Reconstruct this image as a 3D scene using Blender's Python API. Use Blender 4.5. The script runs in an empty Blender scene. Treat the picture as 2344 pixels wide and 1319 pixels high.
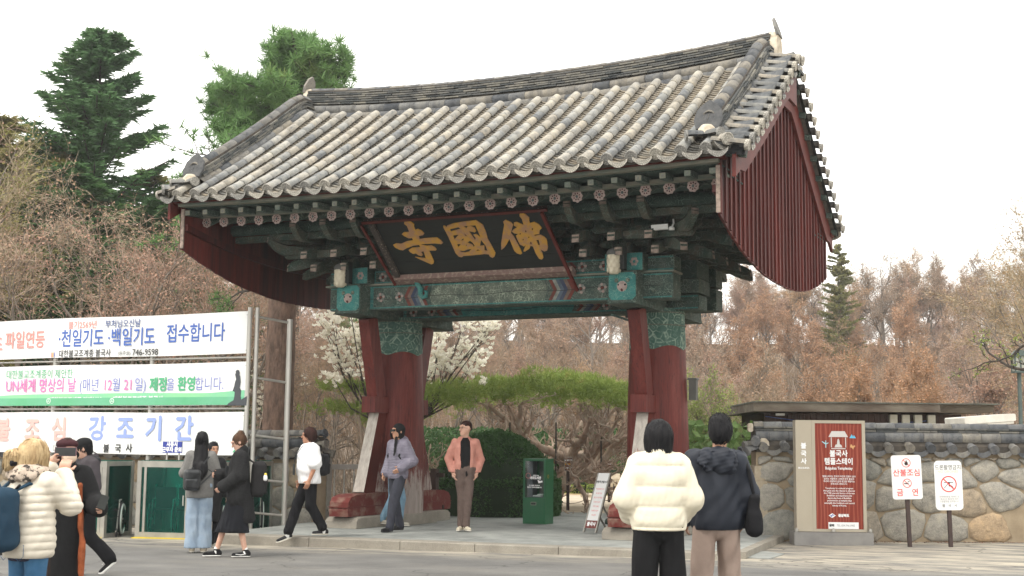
import bpy, bmesh, math, random
import numpy as np
from mathutils import Vector, Matrix
random.seed(7)
rng = np.random.default_rng(7)
PI = math.pi
sc = bpy.context.scene
COL = sc.collection

# ------------------------------------------------------------------ camera
CAM = Vector((9.1927, -20.1491, 1.35))
YAW, PITCH, ROLL, FPX = 0.4358, 0.1205, 0.0108, 2998.24
_f = Vector((-math.sin(YAW)*math.cos(PITCH), math.cos(YAW)*math.cos(PITCH), math.sin(PITCH)))
_r = Vector((math.cos(YAW), math.sin(YAW), 0)); _u = _r.cross(_f)
_r2 = _r*math.cos(ROLL)+_u*math.sin(ROLL); _u2 = -_r*math.sin(ROLL)+_u*math.cos(ROLL)
cd = bpy.data.cameras.new('camera'); cam = bpy.data.objects.new('camera', cd); COL.objects.link(cam)
cam.matrix_world = Matrix(((_r2.x,_u2.x,-_f.x,CAM.x),(_r2.y,_u2.y,-_f.y,CAM.y),(_r2.z,_u2.z,-_f.z,CAM.z),(0,0,0,1)))
cd.sensor_width = 36; cd.lens = FPX/2344*36; cd.clip_end = 2000; cd.clip_start = .1
sc.camera = cam

# ------------------------------------------------------------------ daylight under a bright overcast sky
SUN_EL, SUN_AZ = math.radians(58), math.radians(200)       # azimuth: clockwise from +Y
w = bpy.data.worlds.new('World'); sc.world = w; w.use_nodes = True
nt = w.node_tree; nt.nodes.clear()
sky = nt.nodes.new('ShaderNodeTexSky'); sky.sky_type = 'NISHITA'; sky.sun_disc = False
sky.sun_elevation = SUN_EL; sky.sun_rotation = SUN_AZ; sky.air_density = 1.0; sky.dust_density = 3.0
mx = nt.nodes.new('ShaderNodeMixRGB'); mx.inputs['Fac'].default_value = .9
mx.inputs['Color2'].default_value = (18.5, 18.2, 17.3, 1)     # the cloud layer: even, nearly white
bg = nt.nodes.new('ShaderNodeBackground'); bg.inputs['Strength'].default_value = .085
ow = nt.nodes.new('ShaderNodeOutputWorld')
nt.links.new(sky.outputs[0], mx.inputs['Color1']); nt.links.new(mx.outputs[0], bg.inputs[0]); nt.links.new(bg.outputs[0], ow.inputs[0])
sl = bpy.data.lights.new('sun', 'SUN'); sl.energy = 1.5; sl.angle = math.radians(16); sl.color = (1, .95, .87)
so = bpy.data.objects.new('sun', sl); COL.objects.link(so)
sd = Vector((math.sin(SUN_AZ)*math.cos(SUN_EL), math.cos(SUN_AZ)*math.cos(SUN_EL), math.sin(SUN_EL)))
so.rotation_euler = sd.to_track_quat('Z', 'Y').to_euler(); so.location = (0, -10, 30)
sc.view_settings.view_transform = 'Standard'; sc.view_settings.look = 'None'
sc.view_settings.exposure = 0.66; sc.view_settings.gamma = 1
sc.render.engine = 'CYCLES'
sc.cycles.max_bounces = 8; sc.cycles.transparent_max_bounces = 16; sc.cycles.use_denoising = True
sc.render.film_transparent = False

# ------------------------------------------------------------------ helpers
def at(px, py, t):
    "point at photograph position (px,py), t metres along the viewing axis"
    return CAM + (_f + _r2*((px-1172)/FPX) - _u2*((py-659.5)/FPX))*t
def onz(px, py, z):
    d = _f + _r2*((px-1172)/FPX) - _u2*((py-659.5)/FPX)
    return CAM + d*((z-CAM.z)/d.z)
def ony(px, py, y):
    d = _f + _r2*((px-1172)/FPX) - _u2*((py-659.5)/FPX)
    return CAM + d*((y-CAM.y)/d.y)
def uv_of(x, y):
    "distance along and across the viewing direction, flat"
    dx, dy = x-CAM.x, y-CAM.y
    return dx*_r.x+dy*_r.y, -dx*math.sin(YAW)+dy*math.cos(YAW)

def lin(h, k=1.0):
    h = h.lstrip('#'); o = []
    for i in (0, 2, 4):
        c = int(h[i:i+2], 16)/255
        o.append((c/12.92 if c <= .04045 else ((c+.055)/1.055)**2.4)*k)
    return (o[0], o[1], o[2], 1)

class NT:
    def __init__(s, name):
        s.m = bpy.data.materials.new(name); s.m.use_nodes = True; s.t = s.m.node_tree; s.n = s.t.nodes
        s.b = s.n['Principled BSDF']; s.b.inputs['Specular IOR Level'].default_value = .3
    def new(s, ty, **kw):
        n = s.n.new(ty)
        for k, v in kw.items():
            if hasattr(n, k): setattr(n, k, v)
            else: n.inputs[k.replace('_', ' ')].default_value = v
        return n
    def link(s, a, b): s.t.links.new(a, b)
    def coord(s, kind='Object', scale=(1, 1, 1)):
        c = s.new('ShaderNodeTexCoord'); m = s.new('ShaderNodeMapping'); s.link(c.outputs[kind], m.inputs[0])
        m.inputs['Scale'].default_value = scale; return m.outputs[0]
    def world(s, scale=(1, 1, 1)):
        c = s.new('ShaderNodeNewGeometry'); m = s.new('ShaderNodeMapping'); s.link(c.outputs['Position'], m.inputs[0])
        m.inputs['Scale'].default_value = scale; return m.outputs[0]
    def noise(s, vec, scale=5, detail=4, rough=.6, dist=0):
        n = s.new('ShaderNodeTexNoise'); s.link(vec, n.inputs['Vector'])
        n.inputs['Scale'].default_value = scale; n.inputs['Detail'].default_value = detail
        n.inputs['Roughness'].default_value = rough; n.inputs['Distortion'].default_value = dist
        return n.outputs['Fac']
    def ramp(s, fac, stops, interp='LINEAR'):
        r = s.new('ShaderNodeValToRGB'); s.link(fac, r.inputs[0]); e = r.color_ramp; e.interpolation = interp
        while len(e.elements) < len(stops): e.elements.new(.5)
        for el, (p, c) in zip(e.elements, stops):
            el.position = p; el.color = c if len(c) == 4 else (*c, 1)
        return r.outputs[0]
    def mix(s, fac, a, b, mode='MIX'):
        m = s.new('ShaderNodeMixRGB', blend_type=mode)
        for i, v in zip((0, 1, 2), (fac, a, b)):
            if hasattr(v, 'is_output') or hasattr(v, 'links'): s.link(v, m.inputs[i])
            else: m.inputs[i].default_value = v
        return m.outputs[0]
    def bump(s, fac, strength=.3, dist=.01):
        b = s.new('ShaderNodeBump'); b.inputs['Strength'].default_value = strength; b.inputs['Distance'].default_value = dist
        s.link(fac, b.inputs['Height']); s.link(b.outputs[0], s.b.inputs['Normal']); return b
    def color(s, v):
        if hasattr(v, 'links'): s.link(v, s.b.inputs['Base Color'])
        else: s.b.inputs['Base Color'].default_value = v
        return s
    def rough(s, r, spec=None, metal=None):
        s.b.inputs['Roughness'].default_value = r
        if spec is not None: s.b.inputs['Specular IOR Level'].default_value = spec
        if metal is not None: s.b.inputs['Metallic'].default_value = metal
        return s

BW = [(.0, (0, 0, 0, 1)), (1, (1, 1, 1, 1))]
_mc = {}
def M(name, c1, c2=None, scale=6, rough=.7, bump=0, bscale=40, stretch=(1, 1, 1), metal=0, spec=.3, objrand=0, contrast=(.35, .65), bdist=.01, worldsp=False):
    "a two-tone weathered surface"
    if name in _mc: return _mc[name]
    n = NT(name); v = n.world(stretch) if worldsp else n.coord('Object', stretch)
    if c2 is None: c2 = tuple(x*.82 for x in c1[:3])+(1,)
    col = n.ramp(n.noise(v, scale, 5), [(contrast[0], c1), (contrast[1], c2)])
    if objrand:
        oi = n.new('ShaderNodeObjectInfo'); r = n.ramp(oi.outputs['Random'], [(0, (1-objrand,)*3), (1, (1+objrand*.0,)*3)])
        col = n.mix(1, col, r, 'MULTIPLY')
    n.color(col).rough(rough, spec, metal)
    if bump: n.bump(n.noise(v, bscale, 4), bump, bdist)
    _mc[name] = n.m; return n.m

def setp(o, label=None, cat=None, group=None, kind=None):
    if label: o['label'] = label
    if cat: o['category'] = cat
    if group: o['group'] = group
    if kind: o['kind'] = kind
    return o
def thing(name, label, cat, loc=(0, 0, 0), rz=0, group=None):
    o = bpy.data.objects.new(name, None); COL.objects.link(o); o.location = loc; o.rotation_euler = (0, 0, rz)
    o.empty_display_size = .2
    return setp(o, label, cat, group)
def obj(name, me, parent=None, mtx=None, mats=None):
    o = bpy.data.objects.new(name, me); COL.objects.link(o)
    if mats and not me.materials:
        for m in (mats if isinstance(mats, (list, tuple)) else [mats]): me.materials.append(m)
    if parent: o.parent = parent
    if mtx is not None: o.matrix_local = mtx
    return o
def mesh_np(name, V, F, mi=None, smooth=False):
    "F: (n,3) or (n,4) int array, or a list of such arrays"
    Fs = F if isinstance(F, list) else [F]
    me = bpy.data.meshes.new(name); V = np.asarray(V, np.float32)
    me.vertices.add(len(V)); me.vertices.foreach_set('co', V.ravel())
    loops = np.concatenate([np.asarray(f, np.int32).ravel() for f in Fs])
    tot = np.concatenate([np.full(len(f), np.asarray(f).shape[1], np.int32) for f in Fs])
    st = np.concatenate([[0], np.cumsum(tot)[:-1]]).astype(np.int32)
    me.loops.add(len(loops)); me.loops.foreach_set('vertex_index', loops)
    me.polygons.add(len(tot)); me.polygons.foreach_set('loop_start', st); me.polygons.foreach_set('loop_total', tot)
    if mi is not None: me.polygons.foreach_set('material_index', np.asarray(mi, np.int32))
    if smooth: me.polygons.foreach_set('use_smooth', np.ones(len(tot), bool))
    me.update(calc_edges=True); me.validate(); return me

class MB:
    "collects shapes for ONE mesh"
    def __init__(s): s.v = []; s.f = []; s.m = []; s.sm = []
    def add(s, V, F, mi=0, smooth=False, mtx=None):
        b = len(s.v)
        for p in V: s.v.append(tuple(mtx @ Vector(p)) if mtx is not None else tuple(p))
        for f in F: s.f.append([b+i for i in f]); s.m.append(mi); s.sm.append(smooth)
        return s
    def box(s, x0, x1, y0, y1, z0, z1, mi=0, mtx=None, bev=0):
        if bev:
            b = bev; pr = [(x0+b, z0), (x1-b, z0), (x1, z0+b), (x1, z1-b), (x1-b, z1), (x0+b, z1), (x0, z1-b), (x0, z0+b)]
            n = 8; V = []; 
            ins = [(x0+b+b*.6 if x < (x0+x1)/2 else x1-b-b*.6, z) for x, z in pr]
            for yy in (y0, y1): V += [(x, yy, z) for x, z in pr]
            F = [[i, (i+1) % n, n+(i+1) % n, n+i] for i in range(n)]+[list(range(n))[::-1], list(range(n, 2*n))]
            return s.add(V, F, mi, mtx=mtx)
        V = [(x0, y0, z0), (x1, y0, z0), (x1, y1, z0), (x0, y1, z0), (x0, y0, z1), (x1, y0, z1), (x1, y1, z1), (x0, y1, z1)]
        return s.add(V, [[0, 3, 2, 1], [4, 5, 6, 7], [0, 1, 5, 4], [1, 2, 6, 5], [2, 3, 7, 6], [3, 0, 4, 7]], mi, mtx=mtx)
    def beam(s, a, b, wx, wz, up=(0, 0, 1), mi=0, wx2=None, wz2=None):
        a, b = Vector(a), Vector(b); d = (b-a).normalized(); r = d.cross(Vector(up)).normalized(); u = r.cross(d)
        wx2 = wx if wx2 is None else wx2; wz2 = wz if wz2 is None else wz2; V = []
        for p, ww, hh in ((a, wx, wz), (b, wx2, wz2)):
            for sx, sz in ((-1, -1), (1, -1), (1, 1), (-1, 1)): V.append(p+r*(sx*ww/2)+u*(sz*hh/2))
        return s.add(V, [[3, 2, 1, 0], [4, 5, 6, 7], [0, 1, 5, 4], [1, 2, 6, 5], [2, 3, 7, 6], [3, 0, 4, 7]], mi)
    def tube(s, pts, rad, n=8, mi=0, cap=True, smooth=True, closed=False):
        pts = [Vector(p) for p in pts]; k = len(pts); V = []; F = []
        rad = [rad]*k if not hasattr(rad, '__len__') else rad
        d0 = (pts[1]-pts[0]).normalized(); ref = Vector((0, 0, 1)) if abs(d0.z) < .9 else Vector((1, 0, 0))
        r = d0.cross(ref).normalized()
        for i, p in enumerate(pts):
            d = (pts[min(i+1, k-1)]-pts[max(i-1, 0)]) if not closed else (pts[(i+1) % k]-pts[i-1])
            d.normalize(); r = (r-d*r.dot(d)).normalized(); u = d.cross(r)
            for j in range(n):
                a = 2*PI*j/n; V.append(p+(r*math.cos(a)+u*math.sin(a))*rad[i])
        for i in range(k if closed else k-1):
            for j in range(n):
                i2 = (i+1) % k; F.append([i*n+j, i*n+(j+1) % n, i2*n+(j+1) % n, i2*n+j])
        s.add(V, F, mi, smooth)
        if cap and not closed:
            s.add(V[:n], [list(range(n))[::-1]], mi); s.add(V[-n:], [list(range(n))], mi)
        return s
    def prism(s, poly, y0, y1, mi=0, mtx=None, mi_side=None, smooth=False):
        "poly in (x,z), counter-clockwise seen from -Y, extruded from y0 (front) to y1"
        n = len(poly); V = [(x, y0, z) for x, z in poly]+[(x, y1, z) for x, z in poly]
        F = [list(range(n)), list(range(n, 2*n))[::-1]]
        s.add(V, F, mi, mtx=mtx)
        s.add(V, [[i, n+i, n+(i+1) % n, (i+1) % n] for i in range(n)], mi if mi_side is None else mi_side, smooth, mtx=mtx)
        return s
    def lathe(s, prof, n=16, c=(0, 0, 0), mi=0, smooth=True):
        V = [(c[0]+r*math.cos(2*PI*j/n), c[1]+r*math.sin(2*PI*j/n), c[2]+z) for r, z in prof for j in range(n)]
        F = [[i*n+j, i*n+(j+1) % n, (i+1)*n+(j+1) % n, (i+1)*n+j] for i in range(len(prof)-1) for j in range(n)]
        return s.add(V, F, mi, smooth)
    def mesh(s, name='m'):
        me = bpy.data.meshes.new(name); me.from_pydata(s.v, [], s.f)
        me.polygons.foreach_set('material_index', s.m); me.polygons.foreach_set('use_smooth', s.sm); me.update(); return me
    def build(s, name, mats, parent=None, mtx=None):
        return obj(name, s.mesh(name), parent, mtx, mats)

def frame(o, x, y, z):
    "matrix from origin and three axes"
    return Matrix(((x[0], y[0], z[0], o[0]), (x[1], y[1], z[1], o[1]), (x[2], y[2], z[2], o[2]), (0, 0, 0, 1)))
def text(s, size, parent, mtx, mat, name='lettering', bold=0.0, align='CENTER', sx=1.0, spacing=1.0, line=1.0, ext=0):
    "flat lettering in the local XY plane of mtx"
    cu = bpy.data.curves.new('t', 'FONT'); cu.body = s; cu.size = size; cu.align_x = align; cu.align_y = 'CENTER'
    cu.space_character = spacing; cu.space_line = line; cu.resolution_u = 2; cu.extrude = ext
    o = bpy.data.objects.new('t', cu)
    me = bpy.data.meshes.new_from_object(o)
    bpy.data.objects.remove(o); bpy.data.curves.remove(cu)
    if bold:                              # heavier strokes: the outline repeated a hair to each side
        bm = bmesh.new(); b = bold*1.5
        for i, (dx, dy) in enumerate(((0, 0), (b, 0), (-b, 0), (0, b), (0, -b))):
            n0 = len(bm.verts); bm.from_mesh(me); bm.verts.ensure_lookup_table()
            for v_ in bm.verts[n0:]: v_.co.x += dx; v_.co.y += dy; v_.co.z += .00012*i
        bm.to_mesh(me); bm.free()
    if sx != 1: me.transform(Matrix.Diagonal((sx, 1, 1, 1)))
    me.materials.clear(); return obj(name, me, parent, mtx, mat)
def flatshape(loops, parent, mtx, mat, name, ext=.004, bevel=0):
    "a filled 2D outline with holes"
    cu = bpy.data.curves.new('c', 'CURVE'); cu.dimensions = '2D'; cu.fill_mode = 'BOTH'; cu.extrude = ext
    for lp in loops:
        sp = cu.splines.new('POLY'); sp.points.add(len(lp)-1)
        for p, q in zip(sp.points, lp): p.co = (q[0], q[1], 0, 1)
        sp.use_cyclic_u = True
    o = bpy.data.objects.new('c', cu); me = bpy.data.meshes.new_from_object(o)
    bpy.data.objects.remove(o); bpy.data.curves.remove(cu); me.materials.clear()
    return obj(name, me, parent, mtx, mat)
def copy_tree(o, parent=None):
    c = o.copy(); COL.objects.link(c); c.parent = parent
    if parent is not None: c.matrix_parent_inverse = o.matrix_parent_inverse.copy()
    for ch in o.children: copy_tree(ch, c)
    return c

# ------------------------------------------------------------------ ground
def sstep(a, b, x):
    t = np.clip((x-a)/(b-a), 0, 1); return t*t*(3-2*t)
def ground_z(x, y):
    "terrain: road falls gently away from the camera, temple court level at 0, wooded slope beyond"
    x = np.asarray(x, float); y = np.asarray(y, float)
    u = (x-CAM.x)*_r.x+(y-CAM.y)*_r.y; v = -(x-CAM.x)*math.sin(YAW)+(y-CAM.y)*math.cos(YAW)
    road = -.075-.006*np.clip(v-9, -20, 30)+.006*np.clip(u, -10, 10)
    back = sstep(.0, 1.6, y+np.where(x > 3.4, -.6-(x-3.8)*.47, .6))       # behind the walls and the gate line
    z = road*(1-back)-.02*back
    hill = np.clip(v-58, 0, 400)*.11+np.clip(v-75, 0, 400)*.10
    hill = np.minimum(hill, 11)
    return z+hill+.15*np.sin(x*.31)*np.sin(y*.27)*sstep(62, 80, v)
def gz(x, y): return float(ground_z(x, y))

def make_grid(xs, ys, fz):
    X, Y = np.meshgrid(xs, ys); Z = fz(X, Y)
    V = np.stack([X.ravel(), Y.ravel(), Z.ravel()], 1); nx, ny = len(xs), len(ys)
    i = np.arange(nx*ny).reshape(ny, nx)
    F = np.stack([i[:-1, :-1].ravel(), i[:-1, 1:].ravel(), i[1:, 1:].ravel(), i[1:, :-1].ravel()], 1)
    return V, F
def axis(a, b, fine0, fine1, coarse, fine):
    return np.concatenate([np.arange(a, fine0, coarse), np.arange(fine0, fine1, fine), np.arange(fine1, b+coarse, coarse)])
def _g(x, y):
    v = -(x-CAM.x)*math.sin(YAW)+(y-CAM.y)*math.cos(YAW)
    return ground_z(x, y)-.12*(1-sstep(58, 64, v))
V, F = make_grid(axis(-220, 160, -16, 16, 6, .4), axis(-60, 260, -26, 40, 6, .4), _g)
n = NT('leaf_litter_earth'); v = n.world()
c1 = n.ramp(n.noise(v, 1.6, 8, .7), [(.3, lin('#4b3a2c', .7)), (.5, lin('#6a5642', .7)), (.7, lin('#7d6850', .7))])
n.color(c1).rough(.95, .1); n.bump(n.noise(v, 30, 4), .6, .03); M_EARTH = n.m
ground = setp(obj('ground', mesh_np('ground', V, F, smooth=True), mats=M_EARTH), kind='structure', label='wooded ground rising behind the temple court')

# asphalt forecourt, sandy court, dry lawn: sheets just above the ground
def sheet(name, poly, mat, dz, step=.5, label=None):
    "a polygon sheet draped over the ground"
    import bmesh
    bm = bmesh.new(); vs = [bm.verts.new((x, y, 0)) for x, y in poly]; bm.faces.new(vs)
    xs = [p[0] for p in poly]; ys = [p[1] for p in poly]
    for ax, lo, hi in ((0, min(xs), max(xs)), (1, min(ys), max(ys))):
        c = lo+step
        while c < hi:
            no = (1, 0, 0) if ax == 0 else (0, 1, 0); co = (c, 0, 0) if ax == 0 else (0, c, 0)
            bmesh.ops.bisect_plane(bm, geom=bm.verts[:]+bm.edges[:]+bm.faces[:], plane_co=co, plane_no=no); c += step
    for vv in bm.verts: vv.co.z = gz(vv.co.x, vv.co.y)+dz
    bmesh.ops.recalc_face_normals(bm, faces=bm.faces[:])
    me = bpy.data.meshes.new(name); bm.to_mesh(me); bm.free()
    if me.polygons and me.polygons[0].normal.z < 0: me.flip_normals()
    for p in me.polygons: p.use_smooth = True
    return setp(obj(name, me, mats=mat), kind='structure', label=label)

n = NT('asphalt'); v = n.world()
fine = n.noise(v, 90, 3, .8); mid = n.noise(v, 1.1, 6, .65)
c1 = n.ramp(mid, [(.3, (.115, .112, .108, 1)), (.6, (.155, .152, .147, 1)), (.75, (.185, .18, .17, 1))])
c1 = n.mix(.55, c1, n.ramp(fine, [(.3, (.55, .55, .55, 1)), (.7, (1.35, 1.33, 1.28, 1))]), 'MULTIPLY')
g = n.new('ShaderNodeNewGeometry'); sx = n.new('ShaderNodeSeparateXYZ'); n.link(g.outputs['Position'], sx.inputs[0])
# pale dust gathered along the foot of the kerb
ma = n.new('ShaderNodeMath', operation='MULTIPLY_ADD'); n.link(sx.outputs['X'], ma.inputs[0]); ma.inputs[1].default_value = -.075; n.link(sx.outputs['Y'], ma.inputs[2])
mr = n.new('ShaderNodeMapRange'); n.link(ma.outputs[0], mr.inputs[0]); mr.inputs['From Min'].default_value = -4.9; mr.inputs['From Max'].default_value = -3.7
dn = n.noise(n.world((.6, 2.2, 1)), 1.6, 6, .7)
mm = n.new('ShaderNodeMath', operation='MULTIPLY'); n.link(mr.outputs[0], mm.inputs[0]); n.link(n.ramp(dn, [(.38, (0, 0, 0, 1)), (.62, (1, 1, 1, 1))]), mm.inputs[1])
c1 = n.mix(mm.outputs[0], c1, (.40, .36, .29, 1))
cr = n.new('ShaderNodeTexVoronoi', feature='DISTANCE_TO_EDGE'); cr.inputs['Scale'].default_value = .33
wv = n.new('ShaderNodeVectorMath', operation='ADD'); n.link(v, wv.inputs[0]); nz_ = n.new('ShaderNodeTexNoise'); nz_.inputs['Scale'].default_value = 1.3; nz_.inputs['Detail'].default_value = 6; n.link(v, nz_.inputs['Vector']); n.link(nz_.outputs['Color'], wv.inputs[1]); n.link(wv.outputs[0], cr.inputs['Vector'])
c1 = n.mix(n.ramp(cr.outputs['Distance'], [(.0, (.7, .7, .7, 1)), (.007, (0, 0, 0, 1))]), c1, (.045, .043, .04, 1))
st_ = n.noise(n.world((.5, 1.4, 1)), .7, 7, .7); c1 = n.mix(.6, c1, n.ramp(st_, [(.35, (.72, .72, .73, 1)), (.5, (1, 1, 1, 1)), (.66, (1.28, 1.25, 1.18, 1))]), 'MULTIPLY')
n.color(c1).rough(.9, .25); n.bump(fine, .5, .006); M_ASPH = n.m
sheet('road', [(-60, -50), (60, -50), (60, 6.2), (9, 3.22), (3.7, .72), (3.6, -.2), (-3.4, -1.2), (-60, -1.2)], M_ASPH, .02, 2.0, 'grey worn asphalt forecourt')

n = NT('court_sand'); v = n.world()
c1 = n.ramp(n.noise(v, 1.3, 8, .65), [(.3, (.40, .33, .25, 1)), (.7, (.52, .45, .35, 1))])
n.color(c1).rough(.95, .1); n.bump(n.noise(v, 60, 3), .4, .01); M_SAND = n.m
sheet('path', [(-30, -1.1), (3.5, .6), (9, 3.4), (40, 10), (40, 17), (10, 16), (-30, 14.2)], M_SAND, .012, 2.0, 'pale sandy path inside the temple court')
n = NT('dry_lawn'); v = n.world()
c1 = n.ramp(n.noise(v, .9, 8, .7), [(.3, (.34, .27, .13, 1)), (.5, (.47, .37, .19, 1)), (.68, (.30, .28, .12, 1))])
c1 = n.mix(.5, c1, n.ramp(n.noise(n.world((3, 3, 3)), 25, 3), [(.3, (.6, .6, .6, 1)), (.7, (1.3, 1.3, 1.3, 1))]), 'MULTIPLY')
n.color(c1).rough(.95, .05); n.bump(n.noise(v, 70, 3), .8, .03); M_DRY = n.m
setp(sheet('lawn', [(-34, 14), (10, 15.8), (40, 17), (34, 36), (-30, 22)], M_DRY, .02, 3.0, 'dry yellow winter lawn'), kind='structure')

# ------------------------------------------------------------------ stone platform under the gate
n = NT('platform_stone'); v = n.world()
c1 = n.ramp(n.noise(v, 2.2, 7, .65), [(.3, (.225, .235, .225, 1)), (.7, (.30, .31, .295, 1))])
wt = n.ramp(n.noise(v, .55, 6, .7), [(.4, (.62, .64, .64, 1)), (.55, (1.05, 1.05, 1.03, 1))]); c1 = n.mix(.7, c1, wt, 'MULTIPLY')
c1 = n.mix(.4, c1, n.ramp(n.noise(n.world((1, 8, 1)), 6, 4), [(.35, (.7, .7, .7, 1)), (.7, (1.25, 1.25, 1.25, 1))]), 'MULTIPLY')
n.color(c1).rough(.75, .35); n.bump(n.noise(v, 80, 3), .25, .004); M_PLAT = n.m
n = NT('kerb_granite'); v = n.world()
c1 = n.ramp(n.noise(v, 3, 6, .6), [(.3, (.21, .19, .16, 1)), (.7, (.31, .285, .24, 1))])
c1 = n.mix(.6, c1, n.ramp(n.noise(v, 130, 2, .9), [(.35, (.6, .6, .6, 1)), (.65, (1.3, 1.3, 1.3, 1))]), 'MULTIPLY')
n.color(c1).rough(.85, .2); n.bump(n.noise(v, 120, 2), .3, .004); M_KERB = n.m
plat = thing('stone_platform', 'low grey stone platform with granite kerb that the temple gate stands on', 'platform')
FLp, FRp = Vector((-3.35, -3.92, 0)), Vector((4.5, -3.22, 0))
# the top, as broad paving slabs laid in courses
dx = (FRp-FLp).normalized(); 
def plat_pt(i, j):      # i along X in [0,1], j depth
    a = FLp.lerp(FRp, i); b = Vector((-4.6, 5.62, 0)).lerp(Vector((3.6, 5.62, 0)), i); return a.lerp(b, j)
rj = [0.035, .16, .30, .44, .58, .72, .86, 1.0]
for r_ in range(len(rj)-1):
    k = 7 if r_ % 2 else 6
    for c_ in range(k):
        a, b = c_/k, (c_+1)/k; m = MB(); P = [plat_pt(a, rj[r_]), plat_pt(b, rj[r_]), plat_pt(b, rj[r_+1]), plat_pt(a, rj[r_+1])]
        cc = sum(P, Vector())/4; zz = random.uniform(-.0015, .0015)
        P = [p+(cc-p).normalized()*.003 for p in P]
        V = [(p.x, p.y, -.06) for p in P]+[(p.x, p.y, zz) for p in P]
        m.add(V, [[4, 5, 6, 7], [0, 1, 5, 4], [1, 2, 6, 5], [2, 3, 7, 6], [3, 0, 4, 7]]); m.build('paving_slab', M_PLAT, plat)
m = MB(); P = [plat_pt(0, .03), plat_pt(1, .03), plat_pt(1, .995), plat_pt(0, .995)]
m.add([(p.x, p.y, -.4) for p in P]+[(p.x, p.y, -.012) for p in P], [[4, 5, 6, 7], [0, 1, 5, 4], [1, 2, 6, 5], [2, 3, 7, 6], [3, 0, 4, 7]]); m.build('bed', M_KERB, plat)
cuts = [0, .075, .215, .40, .545, .70, .86, 1.0]
for a, b in zip(cuts[:-1], cuts[1:]):
    P = [plat_pt(a+.0006, 0), plat_pt(b-.0006, 0), plat_pt(b-.0006, .033), plat_pt(a+.0006, .033)]; m = MB(); cb = .012
    q = [p.copy() for p in P]; q[0].y += cb; q[1].y += cb
    V = [(p.x, p.y, -.45) for p in P]+[(p.x, p.y, -cb) for p in P]+[(p.x, p.y, .003) for p in q]
    m.add(V, [[0, 1, 5, 4], [1, 2, 6, 5], [2, 3, 7, 6], [3, 0, 4, 7], [4, 5, 9, 8], [5, 6, 10, 9], [6, 7, 11, 10], [7, 4, 8, 11], [8, 9, 10, 11]])
    m.build('kerb_stone', M_KERB, plat)
for i, (a, b) in enumerate(((.0, .18), (.18, .4), (.4, .66), (.66, 1))):       # right-hand edge stones
    P = [plat_pt(1.0, .033+a*.96), plat_pt(1.0, .033+b*.96)]; m = MB()
    V = [(P[0].x, P[0].y+.004, -.45), (P[0].x+.14, P[0].y+.004, -.45), (P[1].x+.14, P[1].y, -.45), (P[1].x, P[1].y, -.45)]
    m.add(V+[(x, y, .002) for x, y, z in V], [[4, 5, 6, 7], [0, 1, 5, 4], [1, 2, 6, 5], [2, 3, 7, 6], [3, 0, 4, 7]]); m.build('kerb_stone', M_KERB, plat)
fs = MB(); P = [onz(1585, 1243, -.1), onz(1590, 1273, -.1), onz(1763, 1283, -.1), onz(1795, 1272, -.1), onz(1700, 1256, -.1)]
fs.add([(p.x, p.y, gz(p.x, p.y)-.02) for p in P]+[(p.x, p.y, gz(p.x, p.y)+.032) for p in P], [[5, 6, 7, 8, 9]]+[[i, (i+1) % 5, 5+(i+1) % 5, 5+i] for i in range(5)])
setp(fs.build('flagstone', M_PLAT), 'flat grey flagstone ramp lying on the asphalt at the right end of the platform', 'flagstone')
# ================================================================== THE TEMPLE GATE
# ---- materials
n = NT('red_painted_timber'); v = n.coord('Object')
geo = n.new('ShaderNodeNewGeometry'); sp = n.new('ShaderNodeSeparateXYZ'); n.link(geo.outputs['Position'], sp.inputs[0])
red = n.ramp(n.noise(n.world((1, 1, .12)), 8, 7, .75), [(.3, (.062, .010, .008, 1)), (.5, (.112, .017, .012, 1)), (.7, (.165, .040, .031, 1))])
ckk = n.ramp(n.noise(n.world((1, 1, .035)), 16, 3, .5), [(.485, (1, 1, 1, 1)), (.5, (.25, .2, .2, 1)), (.515, (1, 1, 1, 1))]); red = n.mix(.8, red, ckk, 'MULTIPLY')
wood = n.ramp(n.noise(n.world((1, 1, .08)), 22, 5, .7), [(.3, (.24, .20, .185, 1)), (.7, (.43, .38, .34, 1))])
hz = n.new('ShaderNodeMapRange'); n.link(sp.outputs['Z'], hz.inputs[0])
hz.inputs['From Min'].default_value = 1.9; hz.inputs['From Max'].default_value = .2; hz.inputs['To Min'].default_value = -.22; hz.inputs['To Max'].default_value = .30
ad = n.new('ShaderNodeMath', operation='ADD'); n.link(hz.outputs[0], ad.inputs[0]); n.link(n.noise(n.world((1, 1, .22)), 6, 9, .78), ad.inputs[1])
wm = n.ramp(ad.outputs[0], [(.58, (0, 0, 0, 1)), (.70, (.9, .9, .9, 1))])
n.color(n.mix(wm, red, wood)).rough(.6, .3); n.bump(n.noise(n.world((1, 1, .06)), 30, 4), .35, .008); M_RED = n.m
M_REDP = M('red_plank', (.145, .022, .016, 1), (.060, .010, .008, 1), 9, .65, .4, 30, (1, 1, .06), worldsp=True, objrand=.42)
M_REDB = M('red_barge', (.115, .017, .011, 1), (.075, .011, .008, 1), 5, .6, .2, 30)
M_REDF = M('red_foot', (.115, .020, .016, 1), (.20, .125, .095, 1), 5, .8, .5, 40, contrast=(.48, .68))
n = NT('pale_weathered_wood'); 
c1 = n.ramp(n.noise(n.world((1, 1, .1)), 18, 6, .7), [(.3, (.30, .26, .23, 1)), (.62, (.50, .46, .41, 1))])
pm = n.ramp(n.noise(n.world((1, 1, .3)), 6, 6, .7), [(.60, (0, 0, 0, 1)), (.68, (1, 1, 1, 1))])
g = n.new('ShaderNodeNewGeometry'); s_ = n.new('ShaderNodeSeparateXYZ'); n.link(g.outputs['Normal'], s_.inputs[0])
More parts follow.
